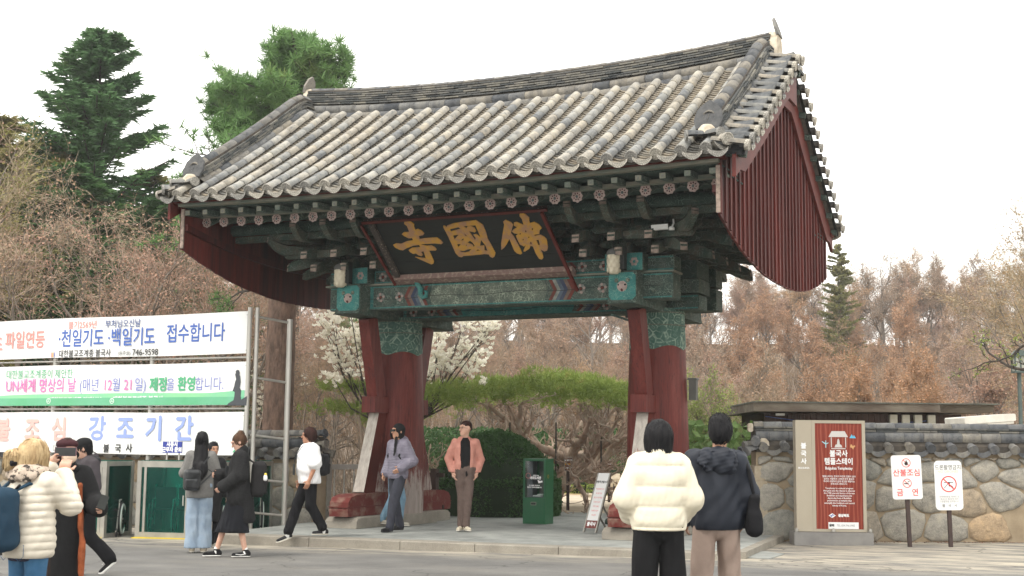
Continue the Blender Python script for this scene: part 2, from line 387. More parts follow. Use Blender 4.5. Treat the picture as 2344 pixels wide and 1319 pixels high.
fr = n.ramp(s_.outputs['Y'], [(.0, (1, 1, 1, 1)), (.001, (0, 0, 0, 1))], 'CONSTANT'); ab = n.new('ShaderNodeMath', operation='ABSOLUTE'); n.link(s_.outputs['X'], ab.inputs[0]); sd_ = n.ramp(ab.outputs[0], [(.5, (0, 0, 0, 1)), (.6, (1, 1, 1, 1))])
c1 = n.mix(sd_, c1, (.10, .02, .014, 1))
n.color(n.mix(pm, c1, (.22, .04, .03, 1))).rough(.8, .2); n.bump(n.noise(n.world((1, 1, .05)), 40, 4), .5, .01); M_PALEW = n.m

def dancheong(name, base, base2, line, scale=16, motif='voronoi', wear=.45, lo=.06, hi=.14):
    "painted green woodwork: dark ground with pale line ornament, worn"
    n = NT(name); v = n.world()
    g0 = n.ramp(n.noise(v, 5, 5), [(.35, base), (.65, base2)])
    vo = n.new('ShaderNodeTexVoronoi', feature='DISTANCE_TO_EDGE'); n.link(v, vo.inputs['Vector']); vo.inputs['Scale'].default_value = scale
    dn = vo.outputs['Distance']
    ln = n.ramp(dn, [(lo*.4, (1, 1, 1, 1)), (lo, (0, 0, 0, 1)), (hi+.12, (0, 0, 0, 1)), (hi+.18, (1, 1, 1, 1)), (hi+.22, (0, 0, 0, 1))])
    wn = n.ramp(n.noise(v, 8, 6, .75), [(.40, (0, 0, 0, 1)), (.60, (1, 1, 1, 1))])
    m2 = n.new('ShaderNodeMath', operation='MULTIPLY'); n.link(ln, m2.inputs[0]); n.link(wn, m2.inputs[1])
    c = n.mix(m2.outputs[0], g0, line)
    wn2 = n.ramp(n.noise(n.world((.35, .35, 1)), 14, 7, .8), [(.55, (0, 0, 0, 1)), (.72, (wear,)*3+(1,))])
    n.color(n.mix(wn2, c, (.17, .15, .12, 1))).rough(.75, .2); return n.m
M_DCG = dancheong('painted_green', (.030, .056, .048, 1), (.062, .076, .064, 1), (.18, .23, .19, 1), 17, wear=.75)
M_DCD = dancheong('painted_dark_green', (.020, .042, .036, 1), (.036, .056, .048, 1), (.09, .13, .11, 1), 15, wear=.5)
M_DCT = dancheong('painted_teal', (.025, .12, .115, 1), (.04, .185, .17, 1), (.16, .29, .25, 1), 22, wear=.35)
M_DCC = dancheong('painted_capital', (.040, .095, .075, 1), (.075, .14, .115, 1), (.26, .34, .27, 1), 8, wear=.35, lo=.09)
M_DCB = dancheong('painted_bracket', (.032, .056, .047, 1), (.080, .070, .054, 1), (.11, .15, .12, 1), 12, wear=.75)
M_LATT = dancheong('painted_lattice', (.065, .085, .070, 1), (.11, .125, .10, 1), (.26, .30, .23, 1), 19, wear=.3, lo=.12)
M_PALEC = M('cut_end', (.36, .28, .23, 1), (.15, .12, .10, 1), 14, .8)
M_GREYB = M('grey_board', (.22, .20, .155, 1), (.11, .145, .12, 1), 9, .8, .2, 40, (.3, 1, 1), worldsp=True)
M_INK = M('black_lacquer', (.008, .010, .009, 1), (.014, .016, .014, 1), 3, .6, .12, 30, (.2, 1, 1))
M_GOLD = M('worn_gold_paint', (.50, .27, .045, 1), (.36, .20, .11, 1), 7, .7, .3, 60, contrast=(.42, .60))
M_ROSEP = M('rosette_pink', (.40, .31, .28, 1), (.27, .21, .19, 1), 20, .8)
M_ROSED = M('rosette_dark', (.10, .018, .018, 1), (.05, .015, .015, 1), 20, .8)
M_ROSEC = M('rosette_centre', (.10, .12, .12, 1), None, 20, .8)
M_SIGNF = M('worn_frame', (.20, .13, .11, 1), (.33, .26, .21, 1), 16, .8, .3, 50, contrast=(.5, .66))
M_SIGND = M('worn_frame_dark', (.05, .04, .035, 1), (.30, .24, .18, 1), 26, .8, .3, 50, contrast=(.58, .66))

def tilemat(name, dark, mid, light, tan, bias=0.0):
    n = NT(name); oi = n.new('ShaderNodeObjectInfo'); v = n.world()
    base = n.ramp(oi.outputs['Random'], [(0, dark), (.22, mid), (.5, light), (.8, tan), (1, light)])
    st = n.ramp(n.noise(v, 11, 7, .72), [(.34, (.55, .58, .62, 1)), (.47, (1, 1, 1, 1)), (.66, (1.16, 1.13, 1.04, 1))])
    c = n.mix(1, base, st, 'MULTIPLY')
    mm = n.ramp(n.noise(v, 22, 6, .7), [(.55, (0, 0, 0, 1)), (.66, (.75, .75, .75, 1))])
    c = n.mix(mm, c, (mid[0]*.62, mid[1]*.64, mid[2]*.66, 1)); sk = n.ramp(n.noise(n.world((1.2, .25, .25)), 5, 6, .7), [(.38, (.70, .71, .73, 1)), (.52, (1, 1, 1, 1)), (.68, (1.12, 1.1, 1.04, 1))]); c = n.mix(1, c, sk, 'MULTIPLY')
    n.color(c).rough(.8, .25); n.bump(n.noise(v, 60, 4), .35, .004); return n.m
M_TILE = tilemat('weathered_clay_tile', (.18, .185, .19, 1), (.28, .28, .27, 1), (.37, .36, .335, 1), (.37, .335, .28, 1))
M_TILED = tilemat('grey_clay_tile', (.075, .08, .088, 1), (.12, .122, .128, 1), (.17, .17, .168, 1), (.22, .20, .17, 1))
M_VERGE = tilemat('verge_clay_tile', (.11, .115, .12, 1), (.17, .17, .165, 1), (.25, .245, .225, 1), (.27, .235, .19, 1))
M_PAN = tilemat('pan_clay_tile', (.14, .135, .125, 1), (.21, .20, .18, 1), (.28, .26, .225, 1), (.28, .235, .18, 1))
M_SLAB = tilemat('thin_slab_tile', (.045, .05, .052, 1), (.075, .08, .08, 1), (.11, .11, .105, 1), (.20, .19, .165, 1))
M_MASK = M('mask_grey', (.06, .062, .065, 1), (.10, .10, .10, 1), 14, .85, .5, 40)
M_MUD = M('roof_mud', (.10, .085, .07, 1), (.05, .045, .04, 1), 9, .95)
M_PLAST = M('white_plaster', (.62, .55, .44, 1), (.40, .34, .26, 1), 7, .95, .8, 14, contrast=(.4, .62))
n = NT('stamped_disc'); oi = n.new('ShaderNodeObjectInfo'); v = n.coord('Object')
base = n.ramp(oi.outputs['Random'], [(0, (.24, .235, .22, 1)), (.5, (.34, .32, .28, 1)), (1, (.42, .39, .33, 1))])
vo = n.new('ShaderNodeTexVoronoi', feature='DISTANCE_TO_EDGE'); n.link(v, vo.inputs['Vector']); vo.inputs['Scale'].default_value = 42
n.color(n.mix(.8, base, n.ramp(vo.outputs['Distance'], [(.02, (.42, .42, .42, 1)), (.2, (1.2, 1.2, 1.2, 1))]), 'MULTIPLY')).rough(.85, .2)
n.bump(vo.outputs['Distance'], .6, .01); M_DISC = n.m

gate = thing('temple_gate', 'large wooden temple gate on two thick red pillars with a curved grey tiled roof', 'temple gate', (0, 0, 0))
PX = 2.42

# ---- stone footings (things the gate stands on)
for sx, lab in ((-1, 'long rounded grey stone footing under the left red pillar'), (1, 'long rounded grey stone footing under the right red pillar')):
    m = MB()
    pr = [(-1.72, 0), (1.55, 0), (1.55, .13), (1.50, .17), (1.42, .185), (-1.55, .185), (-1.66, .165), (-1.71, .11)]
    V = []; 
    for xx, sh in ((-.30, 0), (-.285, 0), (.285, 0), (.30, 0)):
        for (y, z) in pr: V.append((xx, y, z if abs(xx) < .29 or z < .15 else z-.02))
    k = len(pr); F = [[a*k+i, a*k+(i+1) % k, (a+1)*k+(i+1) % k, (a+1)*k+i] for a in range(3) for i in range(k)]+[list(range(k))[::-1], list(range(3*k, 4*k))]
    m.add(V, F); o = m.build('stone_footing', M_KERB, None, Matrix.Translation((sx*PX, 0, .003))); setp(o, lab, 'footing', 'stone footings of the gate')
    m = MB(); m.box(-.52, .52, -.62, .62, 0, .19); o = m.build('base_slab', M_KERB, None, Matrix.Translation((sx*PX+.03, .02, .004)))
    o.parent = bpy.data.objects['stone_footing' if sx < 0 else 'stone_footing.001']; o.matrix_local = Matrix.Translation((.03, .02, .001))
    o.scale = (.93, 1, .985)

# ---- pillars with splayed braces
for sx in (-1, 1):
    m = MB(); N = 28; prof = []
    for i in range(15):
        t = i/14; z = .18+t*(3.56-.18); r = .505*(1-t)+.425*t+.02*math.sin(PI*t)
        prof.append((r, z))
    V = []; 
    for r, z in prof:
        for j in range(N):
            a = 2*PI*j/N; rr = r*(1+.012*math.sin(3*a+z*1.3+sx)+.006*math.sin(7*a-z)); V.append((sx*PX+rr*math.cos(a), rr*math.sin(a), z))
    F = [[i*N+j, i*N+(j+1) % N, (i+1)*N+(j+1) % N, (i+1)*N+j] for i in range(14) for j in range(N)]
    zi = [0 if V[f[0]][2] < 2.9 else 1 for f in F]
    red_f = [f for f, q in zip(F, zi) if q == 0]; grn = [f for f, q in zip(F, zi) if q == 1]
    m.add(V, red_f, 0, True); m.build('pillar', [M_RED], gate)
    # painted capital: a thin jacket with a scalloped lower edge
    m = MB(); NN = 56; V = []
    for zi_ in range(7):
        for j in range(NN):
            a = 2*PI*j/NN; zlow = 2.90+.07*abs(math.sin(2.5*a+.4)); z = zlow+(3.57-zlow)*zi_/6; t = (z-.18)/3.38
            r = .505*(1-t)+.425*t+.02*math.sin(PI*t); rr = r*(1+.012*math.sin(3*a+z*1.3+sx)+.006*math.sin(7*a-z))+.006
            V.append((sx*PX+rr*math.cos(a), rr*math.sin(a), z))
    F = [[i*NN+j, i*NN+(j+1) % NN, (i+1)*NN+(j+1) % NN, (i+1)*NN+j] for i in range(6) for j in range(NN)]
    m.add(V, F, 0, True); m.build('painted_capital', [M_DCC], gate)
    # raised pale bands
    for z in (3.30, 3.50):
        m = MB(); m.lathe([(.44, z-.012), (.455, z-.008), (.455, z+.008), (.44, z+.012)], 32, (sx*PX, 0, 0)); m.build('capital_band', [M_LATT], gate)
    for sy in (-1, 1):
        # upper brace leans in to the pillar; through-block; lower brace splays out to the timber foot
        m = MB(); m.beam((sx*PX, sy*1.02, 3.50), (sx*PX, sy*.66, 2.16), .30, .20, (1, 0, 0)); o = m.build('upper_brace', M_RED, gate)
        m = MB(); m.box(sx*PX-.13, sx*PX+.13, min(sy*.40, sy*.94), max(sy*.40, sy*.94), 1.90, 2.17); m.build('through_block', M_RED, gate)
        m = MB(); m.beam((sx*PX, sy*.60, 1.95), (sx*PX, sy*1.02, .52), .24, .19, (1, 0, 0), wx2=.36, wz2=.21); m.build('lower_brace', M_PALEW if sy < 0 else M_RED, gate)
        m = MB(); pr = [(.46, .19), (1.78, .19), (1.80, .30), (1.78, .34), (1.78, .42), (1.70, .50), (1.50, .545), (.46, .56)]
        if sy > 0: pts = [(y, z) for y, z in pr]
        else: pts = [(-y, z) for y, z in pr][::-1]
        V = [(sx*PX-.18, y, z) for y, z in pts]+[(sx*PX+.18, y, z) for y, z in pts]; k = len(pts)
        m.add(V, [list(range(k))[::-1], list(range(k, 2*k))]+[[i, (i+1) % k, k+(i+1) % k, k+i] for i in range(k)]); m.build('timber_foot', M_REDF, gate)
        m = MB(); m.box(sx*PX-.186, sx*PX+.186, min(sy*.5, sy*1.81), max(sy*.5, sy*1.81), .335, .350); m.build('foot_moulding', M_REDB, gate)

# ---- beams that run front to back, with carved heads
def yhead(cx, w, z0, z1, yf, mat_side, mat_face, name):
    m = MB(); h = z1-z0; pr = []
    for i in range(7): a = -PI/2+i/6*PI/2; pr.append((-yf-.12+.12*math.cos(a)*1.0, z0+.12+.12*math.sin(a)))
    pr += [(-yf, z1-.03), (-yf-.03, z1)]
    front = [(-y, z) for y, z in pr]
    pts = front+[(-y, z) for y, z in front[::-1]]
    V = [(cx-w/2, y, z) for y, z in pts]+[(cx+w/2, y, z) for y, z in pts]; k = len(pts)
    m.add(V, [list(range(k)), list(range(k, 2*k))[::-1]]+[[i, k+i, k+(i+1) % k, (i+1) % k] for i in range(k)]); m.build(name, mat_side, gate)
    # carved coloured face plate on the end
    pw = w/2-.015; fp = [(-pw+.06, z0+.05), (pw-.06, z0+.05), (pw, z0+.12), (pw, z1-.07), (pw-.05, z1-.02), (-pw+.05, z1-.02), (-pw, z1-.07), (-pw, z0+.12)]
    for s in (-1, 1):
        m = MB(); m.prism([(x+cx, z) for x, z in fp], *((-yf-.015, -yf+.03) if s < 0 else (yf-.03, yf+.015))); pl = m.build('carved_face', mat_face, gate)
        if s < 0 and h > .4:
            for (ex, ez, r, mt) in ((0, .27, .085, M_ROSEP), (-.09, .36, .035, M_LATT), (.09, .36, .035, M_LATT), (0, .22, .03, M_ROSED), (-.05, .29, .022, M_INK), (.05, .29, .022, M_INK)):
                q = MB(); q.lathe([(.0, .03), (r*.6, .025), (r, 0)], 10); q.build('carved_feature', mt, pl, Matrix.Translation((cx+ex, -yf-.014, z0+ez)) @ Matrix.Rotation(PI/2, 4, 'X'))
for sx in (-1, 1):
    yhead(sx*PX, .46, 3.50, 4.00, 1.66, M_DCG, M_DCT, 'headed_beam')
    m = MB(); m.box(sx*PX-.34, sx*PX+.28, -1.52, 1.52, 4.02, 4.30, bev=.015); m.build('cap_beam', M_DCG, gate)
    for s in (-1, 1):
        m = MB(); m.box(sx*PX-.33, sx*PX+.27, *((-1.527, -1.5) if s < 0 else (1.5, 1.527)), 4.03, 4.29); q = m.build('cap_beam_face', M_DCT, gate)
        if s < 0:
            for ex in (-.22, .14):
                f = MB()
                for k in range(6):
                    a = k*PI/3; f.lathe([(0, .012), (.022, .008), (.026, 0)], 8, (ex*1+.045*math.cos(a), .045*math.sin(a), 0))
                f.build('painted_flower', M_ROSEP, q, Matrix.Translation((sx*PX, -1.527, 4.16)) @ Matrix.Rotation(PI/2, 4, 'X'))
# ---- beams that run along the gate: front, middle, back
M_SEG = {'g': M_DCG, 'l': M_LATT, 't': M_DCT}
M_CHB = M('chevron_blue', (.09, .115, .15, 1), (.05, .07, .09, 1), 12, .8); M_CHW = M('chevron_white', (.24, .25, .23, 1), (.13, .14, .12, 1), 12, .8)
M_CHR = M('chevron_red', (.15, .04, .03, 1), (.09, .03, .025, 1), 12, .8); M_CHP = M('chevron_pink', (.18, .12, .095, 1), (.10, .075, .06, 1), 12, .8)
M_CHN = M('chevron_navy', (.03, .04, .08, 1), (.05, .06, .09, 1), 12, .8)
def xbeam(y0, y1, z0, z1, x0, x1, name, paint=True, mid=M_LATT, d=0.0):
    m = MB(); m.box(x0, x1, y0, y1, z0, z1, bev=.018); b = m.build(name, M_DCG, gate)
    if not paint: return b
    zf0, zf1 = z0+.03, z1-.03; yy = y0-.0035; H = zf1-zf0; zc = (zf0+zf1)/2
    def plate(poly, mt, nm='painted_band', dy=0): q = MB(); q.prism(poly, yy-dy, y0+.001); q.build(nm, mt, b)
    xa, xb = -1.0+d, 1.0+d
    plate([(xa, zf0), (xb, zf0), (xb+.05, zc), (xb, zf1), (xa, zf1), (xa-.05, zc)], mid, 'lattice_panel')
    for s, xe in ((-1, xa), (1, xb)):
        for k, mt in enumerate((M_CHR, M_CHW, M_CHB, M_CHN, M_CHP, M_CHR)):
            a0 = xe+s*(.07+k*.062); w_ = s*.058; t = s*.09
            pl = [(a0, zf0), (a0+w_, zf0), (a0+w_+t, zc), (a0+w_, zf1), (a0, zf1), (a0+t, zc)]
            plate(pl if s > 0 else pl[::-1], mt)
        for k, off in enumerate((.62, .98)):
            cx = xe+s*off
            if abs(cx) > 2.05: continue
            fl = MB()
            for j in range(8):
                a = j*PI/4+.2; fl.lathe([(0, .008), (.020, .006), (.026, 0)], 8, (.055*math.cos(a), .055*math.sin(a), 0), 0 if j % 2 else 1)
            fl.lathe([(0, .012), (.022, .008), (.026, 0)], 8, (0, 0, 0), 2)
            fl.build('painted_flower', [M_CHW, M_ROSEP, M_CHR], b, Matrix.Translation((cx, yy, zc)) @ Matrix.Rotation(PI/2, 4, 'X'))
        ed = [(xe+s*1.12, zf0), (xe+s*1.18, zf0), (xe+s*1.18, zf1), (xe+s*1.12, zf1)]; plate(ed if s > 0 else ed[::-1], M_DCT)
    for z in (zf0-.012, zf1-.006):
        plate([(x0+.02, z), (x1-.02, z), (x1-.02, z+.018), (x0+.02, z+.018)], M_DCT, 'painted_edge', .004)
    # long drying crack
    c = MB(); pts = [(x0+.2+i*(x1-x0-.4)/14, zc+.02*math.sin(i*1.7)-.035+.004*i) for i in range(15)]
    for (xa_, za), (xb_, zb) in zip(pts[:-1], pts[1:]): c.prism([(xa_, za-.004), (xb_, zb-.004), (xb_, zb+.004), (xa_, za+.004)], yy-.002, y0)
    c.build('crack', M_INK, b)
    return b
xbeam(-1.35, -.98, 3.60, 4.00, -2.97, 3.12, 'front_beam')
xbeam(-1.29, -.96, 4.03, 4.27, -3.02, 3.12, 'front_cap_beam', mid=M_DCB)
m = MB(); m.box(-3.04, 3.14, -1.40, -.94, 4.001, 4.028); m.build('front_ledge', M_GREYB, gate)
xbeam(-.22, .22, 3.54, 3.78, -3.1, 3.18, 'middle_beam', mid=M_DCT)
m = MB(); m.box(-3.12, 3.20, -.30, .30, 3.80, 4.02); m.build('middle_tie_beam', M_DCG, gate)
m = MB(); m.box(-3.10, 3.18, -.34, .34, 4.031, 4.32, bev=.015); m.build('middle_cap_beam', M_DCD, gate)
for z0, z1, nm in ((3.64, 4.0, 'back_beam'), (4.03, 4.34, 'back_cap_beam')):
    m = MB(); m.box(-3.0, 3.12, .96, 1.34, z0, z1, bev=.015); m.build(nm, M_DCG, gate)

# ---- brackets: three tiers of arms stepping out to carry the eaves, with upturned beaks
def beak(L, h=.13, t=.11, up=1):
    "arm along local +X from 0 to L whose end sweeps to a point"
    top = []; bot = []
    for i in range(9):
        s = i/8; x = L-.42+.42*s; c = up*(.15*s*s)
        top.append((x, h/2+c*(.9)-(.02 if s == 1 else 0))); bot.append((x, -h/2*(1-s*.55)-.05*math.sin(PI*s)+c))
    pr = [(0, -h/2)]+bot+top[::-1]+[(0, h/2)]
    m = MB(); V = [(x, -t/2, z) for x, z in pr]+[(x, t/2, z) for x, z in pr]; k = len(pr)
    m.add(V, [list(range(k)), list(range(k, 2*k))[::-1]], 0)
    m.add(V, [[i, k+i, k+(i+1) % k, (i+1) % k] for i in range(k)], 0)
    m.add([(x, y, z) for x, z in ((pr[8][0]-.1, pr[8][1]-.03), (pr[9][0]+.012, pr[9][1]-.012)) for y in (-t/2-.003, t/2+.003)], [], 0)
    # pale cut edge along the tip
    a, b_ = pr[9], pr[10] if len(pr) > 10 else pr[9]
    m.add([(L+.004, -t/2-.004, a[1]-.0), (L+.004, t/2+.004, a[1]), (L-.004, t/2+.004, b_[1]+.03), (L-.004, -t/2-.004, b_[1]+.03)], [[0, 1, 2, 3]], 1)
    return m.mesh('beak')
beaks = {k: beak(*v) for k, v in {'a': (1.0, .13, .11, -1), 'b': (1.3, .13, .11, -1), 'c': (1.65, .13, .11, 1), 'd': (1.0, .15, .12, -1)}.items()}
for me in beaks.values(): me.materials.append(M_DCB); me.materials.append(M_PALEC)
def short_arm(L):
    m = MB(); h = .12; pr = [(-L/2+.05, -h/2), (L/2-.05, -h/2), (L/2-.02, -h/2+.03), (L/2, 0), (L/2, h/2), (-L/2, h/2), (-L/2, 0), (-L/2+.02, -h/2+.03)]
    m.prism(pr, -.045, .045); return m.mesh('arm')
arm_me = {k: short_arm(v) for k, v in {1: .62, 2: .86, 3: 1.1}.items()}
for me in arm_me.values(): me.materials.append(M_DCB)
mb = MB(); mb.box(-.09, .09, -.09, .09, -.02, .05); mb.add([(-.09, -.09, -.02), (.09, -.09, -.02), (.09, .09, -.02), (-.09, .09, -.02), (-.06, -.06, -.06), (.06, -.06, -.06), (.06, .06, -.06), (-.06, .06, -.06)], [[0, 1, 5, 4], [1, 2, 6, 5], [2, 3, 7, 6], [3, 0, 4, 7], [7, 6, 5, 4]])
blk_me = mb.mesh('block'); blk_me.materials.append(M_DCD)
sets = [-3.0, -2.42, -1.85, -1.1, 0, 1.1, 1.85, 2.42, 3.0]
zt = [4.40, 4.58, 4.76, 4.93]
for side in (-1, 1):
    for cx in sets:
        rot = Matrix.Rotation(-PI/2 if side < 0 else PI/2, 4, 'Z')
        for k, key in ((0, 'a'), (1, 'b'), (2, 'c')):
            reach = {'a': 1.0, 'b': 1.3, 'c': 1.65}[key]
            obj('bracket_arm', beaks[key], gate, Matrix.Translation((cx, side*.85, zt[k])) @ rot @ Matrix.Diagonal((.70 if abs(cx) < 1.7 else 1, 1, 1, 1)))
        for k in range(3):
            yk = side*(1.15+.34*k)
            for j, kk in enumerate((1, 2, 3)):
                if j >= k and zt[j]+.02 < 4.93: obj('cross_arm', arm_me[min(3, j-k+1)], gate, Matrix.Translation((cx, yk, zt[j]+.10)))
            for dxx in (-.24, 0, .24): obj('bearing_block', blk_me, gate, Matrix.Translation((cx+dxx, yk, zt[k]+.10+.09)))
# end brackets reaching sideways past the outer pillars and diagonally at the corners
for sx in (-1, 1):
    for y in (-1.1, -.35, .4, 1.1):
        rot = Matrix.Rotation(0 if sx > 0 else PI, 4, 'Z')
        for k, key in ((0, 'a'), (1, 'b'), (2, 'c')):
            obj('bracket_arm', beaks[key], gate, Matrix.Translation((sx*2.68, y, zt[k]-.02)) @ rot)
        for k in range(3): obj('bearing_block', blk_me, gate, Matrix.Translation((sx*(3.0+.3*k), y, zt[k]+.14)))
    for sy in (-1, 1):
        ang = math.atan2(sy, sx)
        for k, key in ((0, 'b'), (1, 'c'), (2, 'c')):
            obj('bracket_arm', beaks[key], gate, Matrix.Translation((sx*2.55, sy*1.0, zt[k]+.01)) @ Matrix.Rotation(ang, 4, 'Z'))
    for k, yk in enumerate((-1.8, -1.45, -1.1)):
        obj('cross_arm', arm_me[3], gate, Matrix.Translation((sx*3.05, yk, zt[k]+.12)))
for y, z in ((-1.15, 4.88), (-1.49, 4.80), (1.15, 4.88)):
    m = MB(); m.box(-3.3, 3.3, y-.05, y+.05, z-.06, z+.06); m.build('tie_rail', M_DCB, gate)
m = MB(); m.box(-3.0, 3.0, -.9, -.84, 4.28, 5.35); m.build('infill_board', M_DCB, gate)
for side in (-1, 1):
    m = MB(); m.tube([(-4.44, side*2.16, 4.94), (4.44, side*2.16, 4.94)], .095, 12); m.build('purlin', M_DCD, gate)
    m = MB(); m.box(-4.43, 4.43, side*2.06-.05, side*2.06+.05, 4.74, 4.84); m.build('purlin_support', M_DCB, gate)
for yy, zz in ((-1.0, 5.52), (1.0, 5.52), (0, 6.12)):
    m = MB(); m.tube([(-4.44, yy, zz), (4.44, yy, zz)], .13, 12); m.build('purlin', M_DCD, gate)

# ---- roof
EY, TY = 3.76, .62
def RZ(x, y):
    s = (EY-abs(y))/(EY-.72); s = max(-.05, min(1.055, s))
    return 5.215+1.78*(.88*s+.12*s*s)+(.06+.19*max(0, s))*(abs(x)/4.5)**2.2
roof = obj('roof', None, gate)
XE = 4.62
def strip_surface(x0, x1, y0, y1, off, nx=24, ny=10, mi=0, th=.05):
    m = MB(); V = []
    for j in range(ny+1):
        for i in range(nx+1):
            x = x0+(x1-x0)*i/nx; y = y0+(y1-y0)*j/ny; V.append((x, y, RZ(x, y)+off))
    k = (nx+1)*(ny+1); V += [(x, y, z-th) for x, y, z in V]
    F = []
    for j in range(ny):
        for i in range(nx):
            a = j*(nx+1)+i; F.append([a, a+1, a+nx+2, a+nx+1]); F.append([k+a+nx+1, k+a+nx+2, k+a+1, k+a])
    for i in range(nx): a = i; F.append([a, k+a, k+a+1, a+1]); a = ny*(nx+1)+i; F.append([a+1, k+a+1, k+a, a])
    for j in range(ny): a = j*(nx+1); F.append([a+nx+1, k+a+nx+1, k+a, a]); a = j*(nx+1)+nx; F.append([a, k+a, k+a+nx+1, a+nx+1])
    m.add(V, F, mi, True); return m
for s in (-1, 1):
    y0, y1 = (-EY+.06, -.0) if s < 0 else (.0, EY-.06)
    strip_surface(-XE+.02, XE-.02, y0, y1, -.075, mi=0).build('roof_bed', M_MUD, roof)
# round rafters with painted ends
rc = MB(); rc.tube([(0, -3.02, 0), (0, -.3, 1.26)], [.078, .10], 12); raft_me = rc.mesh('rafter'); raft_me.materials.append(M_DCG)
def rosette():
    m = MB(); R = .083
    V = [(R*(1+.09*math.cos(8*2*PI*j/32))*math.cos(2*PI*j/32), R*(1+.09*math.cos(8*2*PI*j/32))*math.sin(2*PI*j/32), 0) for j in range(32)]
    m.add(V+[(x, y, .012) for x, y, z in V], [list(range(32, 64))]+[[i, (i+1) % 32, 32+(i+1) % 32, 32+i] for i in range(32)], 0)
    for k in range(8):
        a = k*PI/4+PI/8; c, s = math.cos(a), math.sin(a); P = [(.030, 0), (.045, -.012), (.060, 0), (.045, .012)]
        m.add([(x*c-y*s, x*s+y*c, .015) for x, y in P], [[0, 1, 2, 3]], 1)
    m.lathe([(.0, .022), (.016, .018), (.022, .012)], 8, mi=2); return m.mesh('rosette')
ros_me = rosette(); [ros_me.materials.append(q) for q in (M_ROSEP, M_ROSED, M_ROSEC)]
fb = MB(); fb.box(-.048, .048, -3.47, -2.5, -.04, .045); fly_me = fb.mesh('flying'); fly_me.materials.append(M_DCG)
fe = MB(); fe.box(-.042, .042, -.012, 0, -.034, .04, 0); fe.box(-.012, .012, -.016, 0, -.02, .024, 1); flye_me = fe.mesh('flyend'); flye_me.materials.append(M_GREYB); flye_me.materials.append(M_CHW)
for side in (-1, 1):
    R = Matrix.Identity(4) if side < 0 else Matrix.Rotation(PI, 4, 'Z')
    for i in range(26):
        x = -4.31+.3445*i; lift = .05*(abs(x)/4.5)**2
        r_ = obj('rafter', raft_me, gate, R @ Matrix.Translation((x, 0, 4.905+lift)))
        if side < 0: obj('rosette', ros_me, r_, Matrix.Translation((0, -3.035, -.004)) @ Matrix.Rotation(PI/2+.16, 4, 'X') @ Matrix.Rotation(i*.5, 4, 'Z'))
        x2 = -4.36+.3488*i
        f_ = obj('flying_rafter', fly_me, gate, R @ Matrix.Translation((x2, 0, 5.015+lift)) @ Matrix.Translation((0, -3.0, 0)) @ Matrix.Rotation(.06, 4, 'X') @ Matrix.Translation((0, 3.0, 0)))
        if side < 0: obj('rafter_end', flye_me, f_, Matrix.Translation((0, -3.47, 0)))
    def curved_board(y0, y1, z0, z1, mat, name, x=4.47):
        m = MB(); N = 20
        for i in range(N):
            xa, xb = -x+2*x*i/N, -x+2*x*(i+1)/N; la, lb = .05*(abs(xa)/4.5)**2, .05*(abs(xb)/4.5)**2
            ya, yb = side*y0, side*y1; ya, yb = min(ya, yb), max(ya, yb)
            V = [(xx, yy, zz+l) for xx, l in ((xa, la), (xb, lb)) for yy in (ya, yb) for zz in (z0, z1)]
            m.add(V, [[0, 4, 5, 1], [2, 3, 7, 6], [0, 2, 6, 4], [1, 5, 7, 3]]+([[0, 1, 3, 2]] if i == 0 else [])+([[4, 6, 7, 5]] if i == N-1 else []))
        return m.build(name, mat, gate)
    curved_board(3.14, 3.02, 4.965, 5.02, M_GREYB, 'lower_eave_board')
    curved_board(3.12, 2.3, 5.0, 5.02, M_DCD, 'soffit_board')
    curved_board(3.45, 2.6, 5.062, 5.078, M_DCD, 'soffit_board')
    curved_board(3.58, 3.40, 5.078, 5.125, M_GREYB, 'fascia_board')
    curved_board(3.63, 3.42, 5.128, 5.185, M_REDB, 'red_tile_batten', 4.56)
# boards closing above the round rafters
for side in (-1, 1):
    m = MB(); a, b = side*3.0, side*.2
    V = [(-4.42, a, 5.01), (4.42, a, 5.01), (4.42, b, 6.30), (-4.42, b, 6.30)]; V += [(x, y, z+.03) for x, y, z in V]
    m.add(V, [[0, 1, 2, 3], [7, 6, 5, 4], [0, 4, 5, 1], [1, 5, 6, 2], [2, 6, 7, 3], [3, 7, 4, 0]]); m.build('rafter_boarding', M_DCD, gate)

# tile meshes: local +Y runs down the slope, +Z out of the roof, +X across
def round_tile(L, r, n=8, th=.016, taper=.012, full=False):
    m = MB(); V = []; A = [PI*j/n for j in range(n+1)] if not full else [2*PI*j/(2*n) for j in range(2*n)]
    for y, rr in ((0, r-taper), (L, r)):
        for a in A: V.append((rr*math.cos(a), y, rr*math.sin(a)))
    for y, rr in ((L, r-th), (L-.03, r-th)):
        for a in A: V.append((rr*math.cos(a), y, rr*math.sin(a)))
    k = len(A); e = k if full else k-1
    q = lambda a, b: [[a*k+i, b*k+i, b*k+(i+1) % k, a*k+(i+1) % k] for i in range(e)]
    m.add(V, q(0, 1)+q(1, 2)+q(2, 3), 0, True); return m
rt_me = round_tile(.315, .084, 8).mesh('round'); rt_me.materials.append(M_TILE)
et = round_tile(.34, .084, 8); 
V = [(.086*math.cos(2*PI*j/16), .342, .086*math.sin(2*PI*j/16)) for j in range(16)]
V2 = [(.071*math.cos(2*PI*j/16), .346, .071*math.sin(2*PI*j/16)) for j in range(16)]; V3 = [(.069*math.cos(2*PI*j/16), .338, .069*math.sin(2*PI*j/16)) for j in range(16)]
V4 = [(.086*math.cos(2*PI*j/16), .30, .086*math.sin(2*PI*j/16)) for j in range(16)]
et.add(V4+V+V2+V3, [[a*16+j, a*16+(j+1) % 16, (a+1)*16+(j+1) % 16, (a+1)*16+j][::-1] for a in range(3) for j in range(16)]+[[48+j for j in range(16)]], 1)
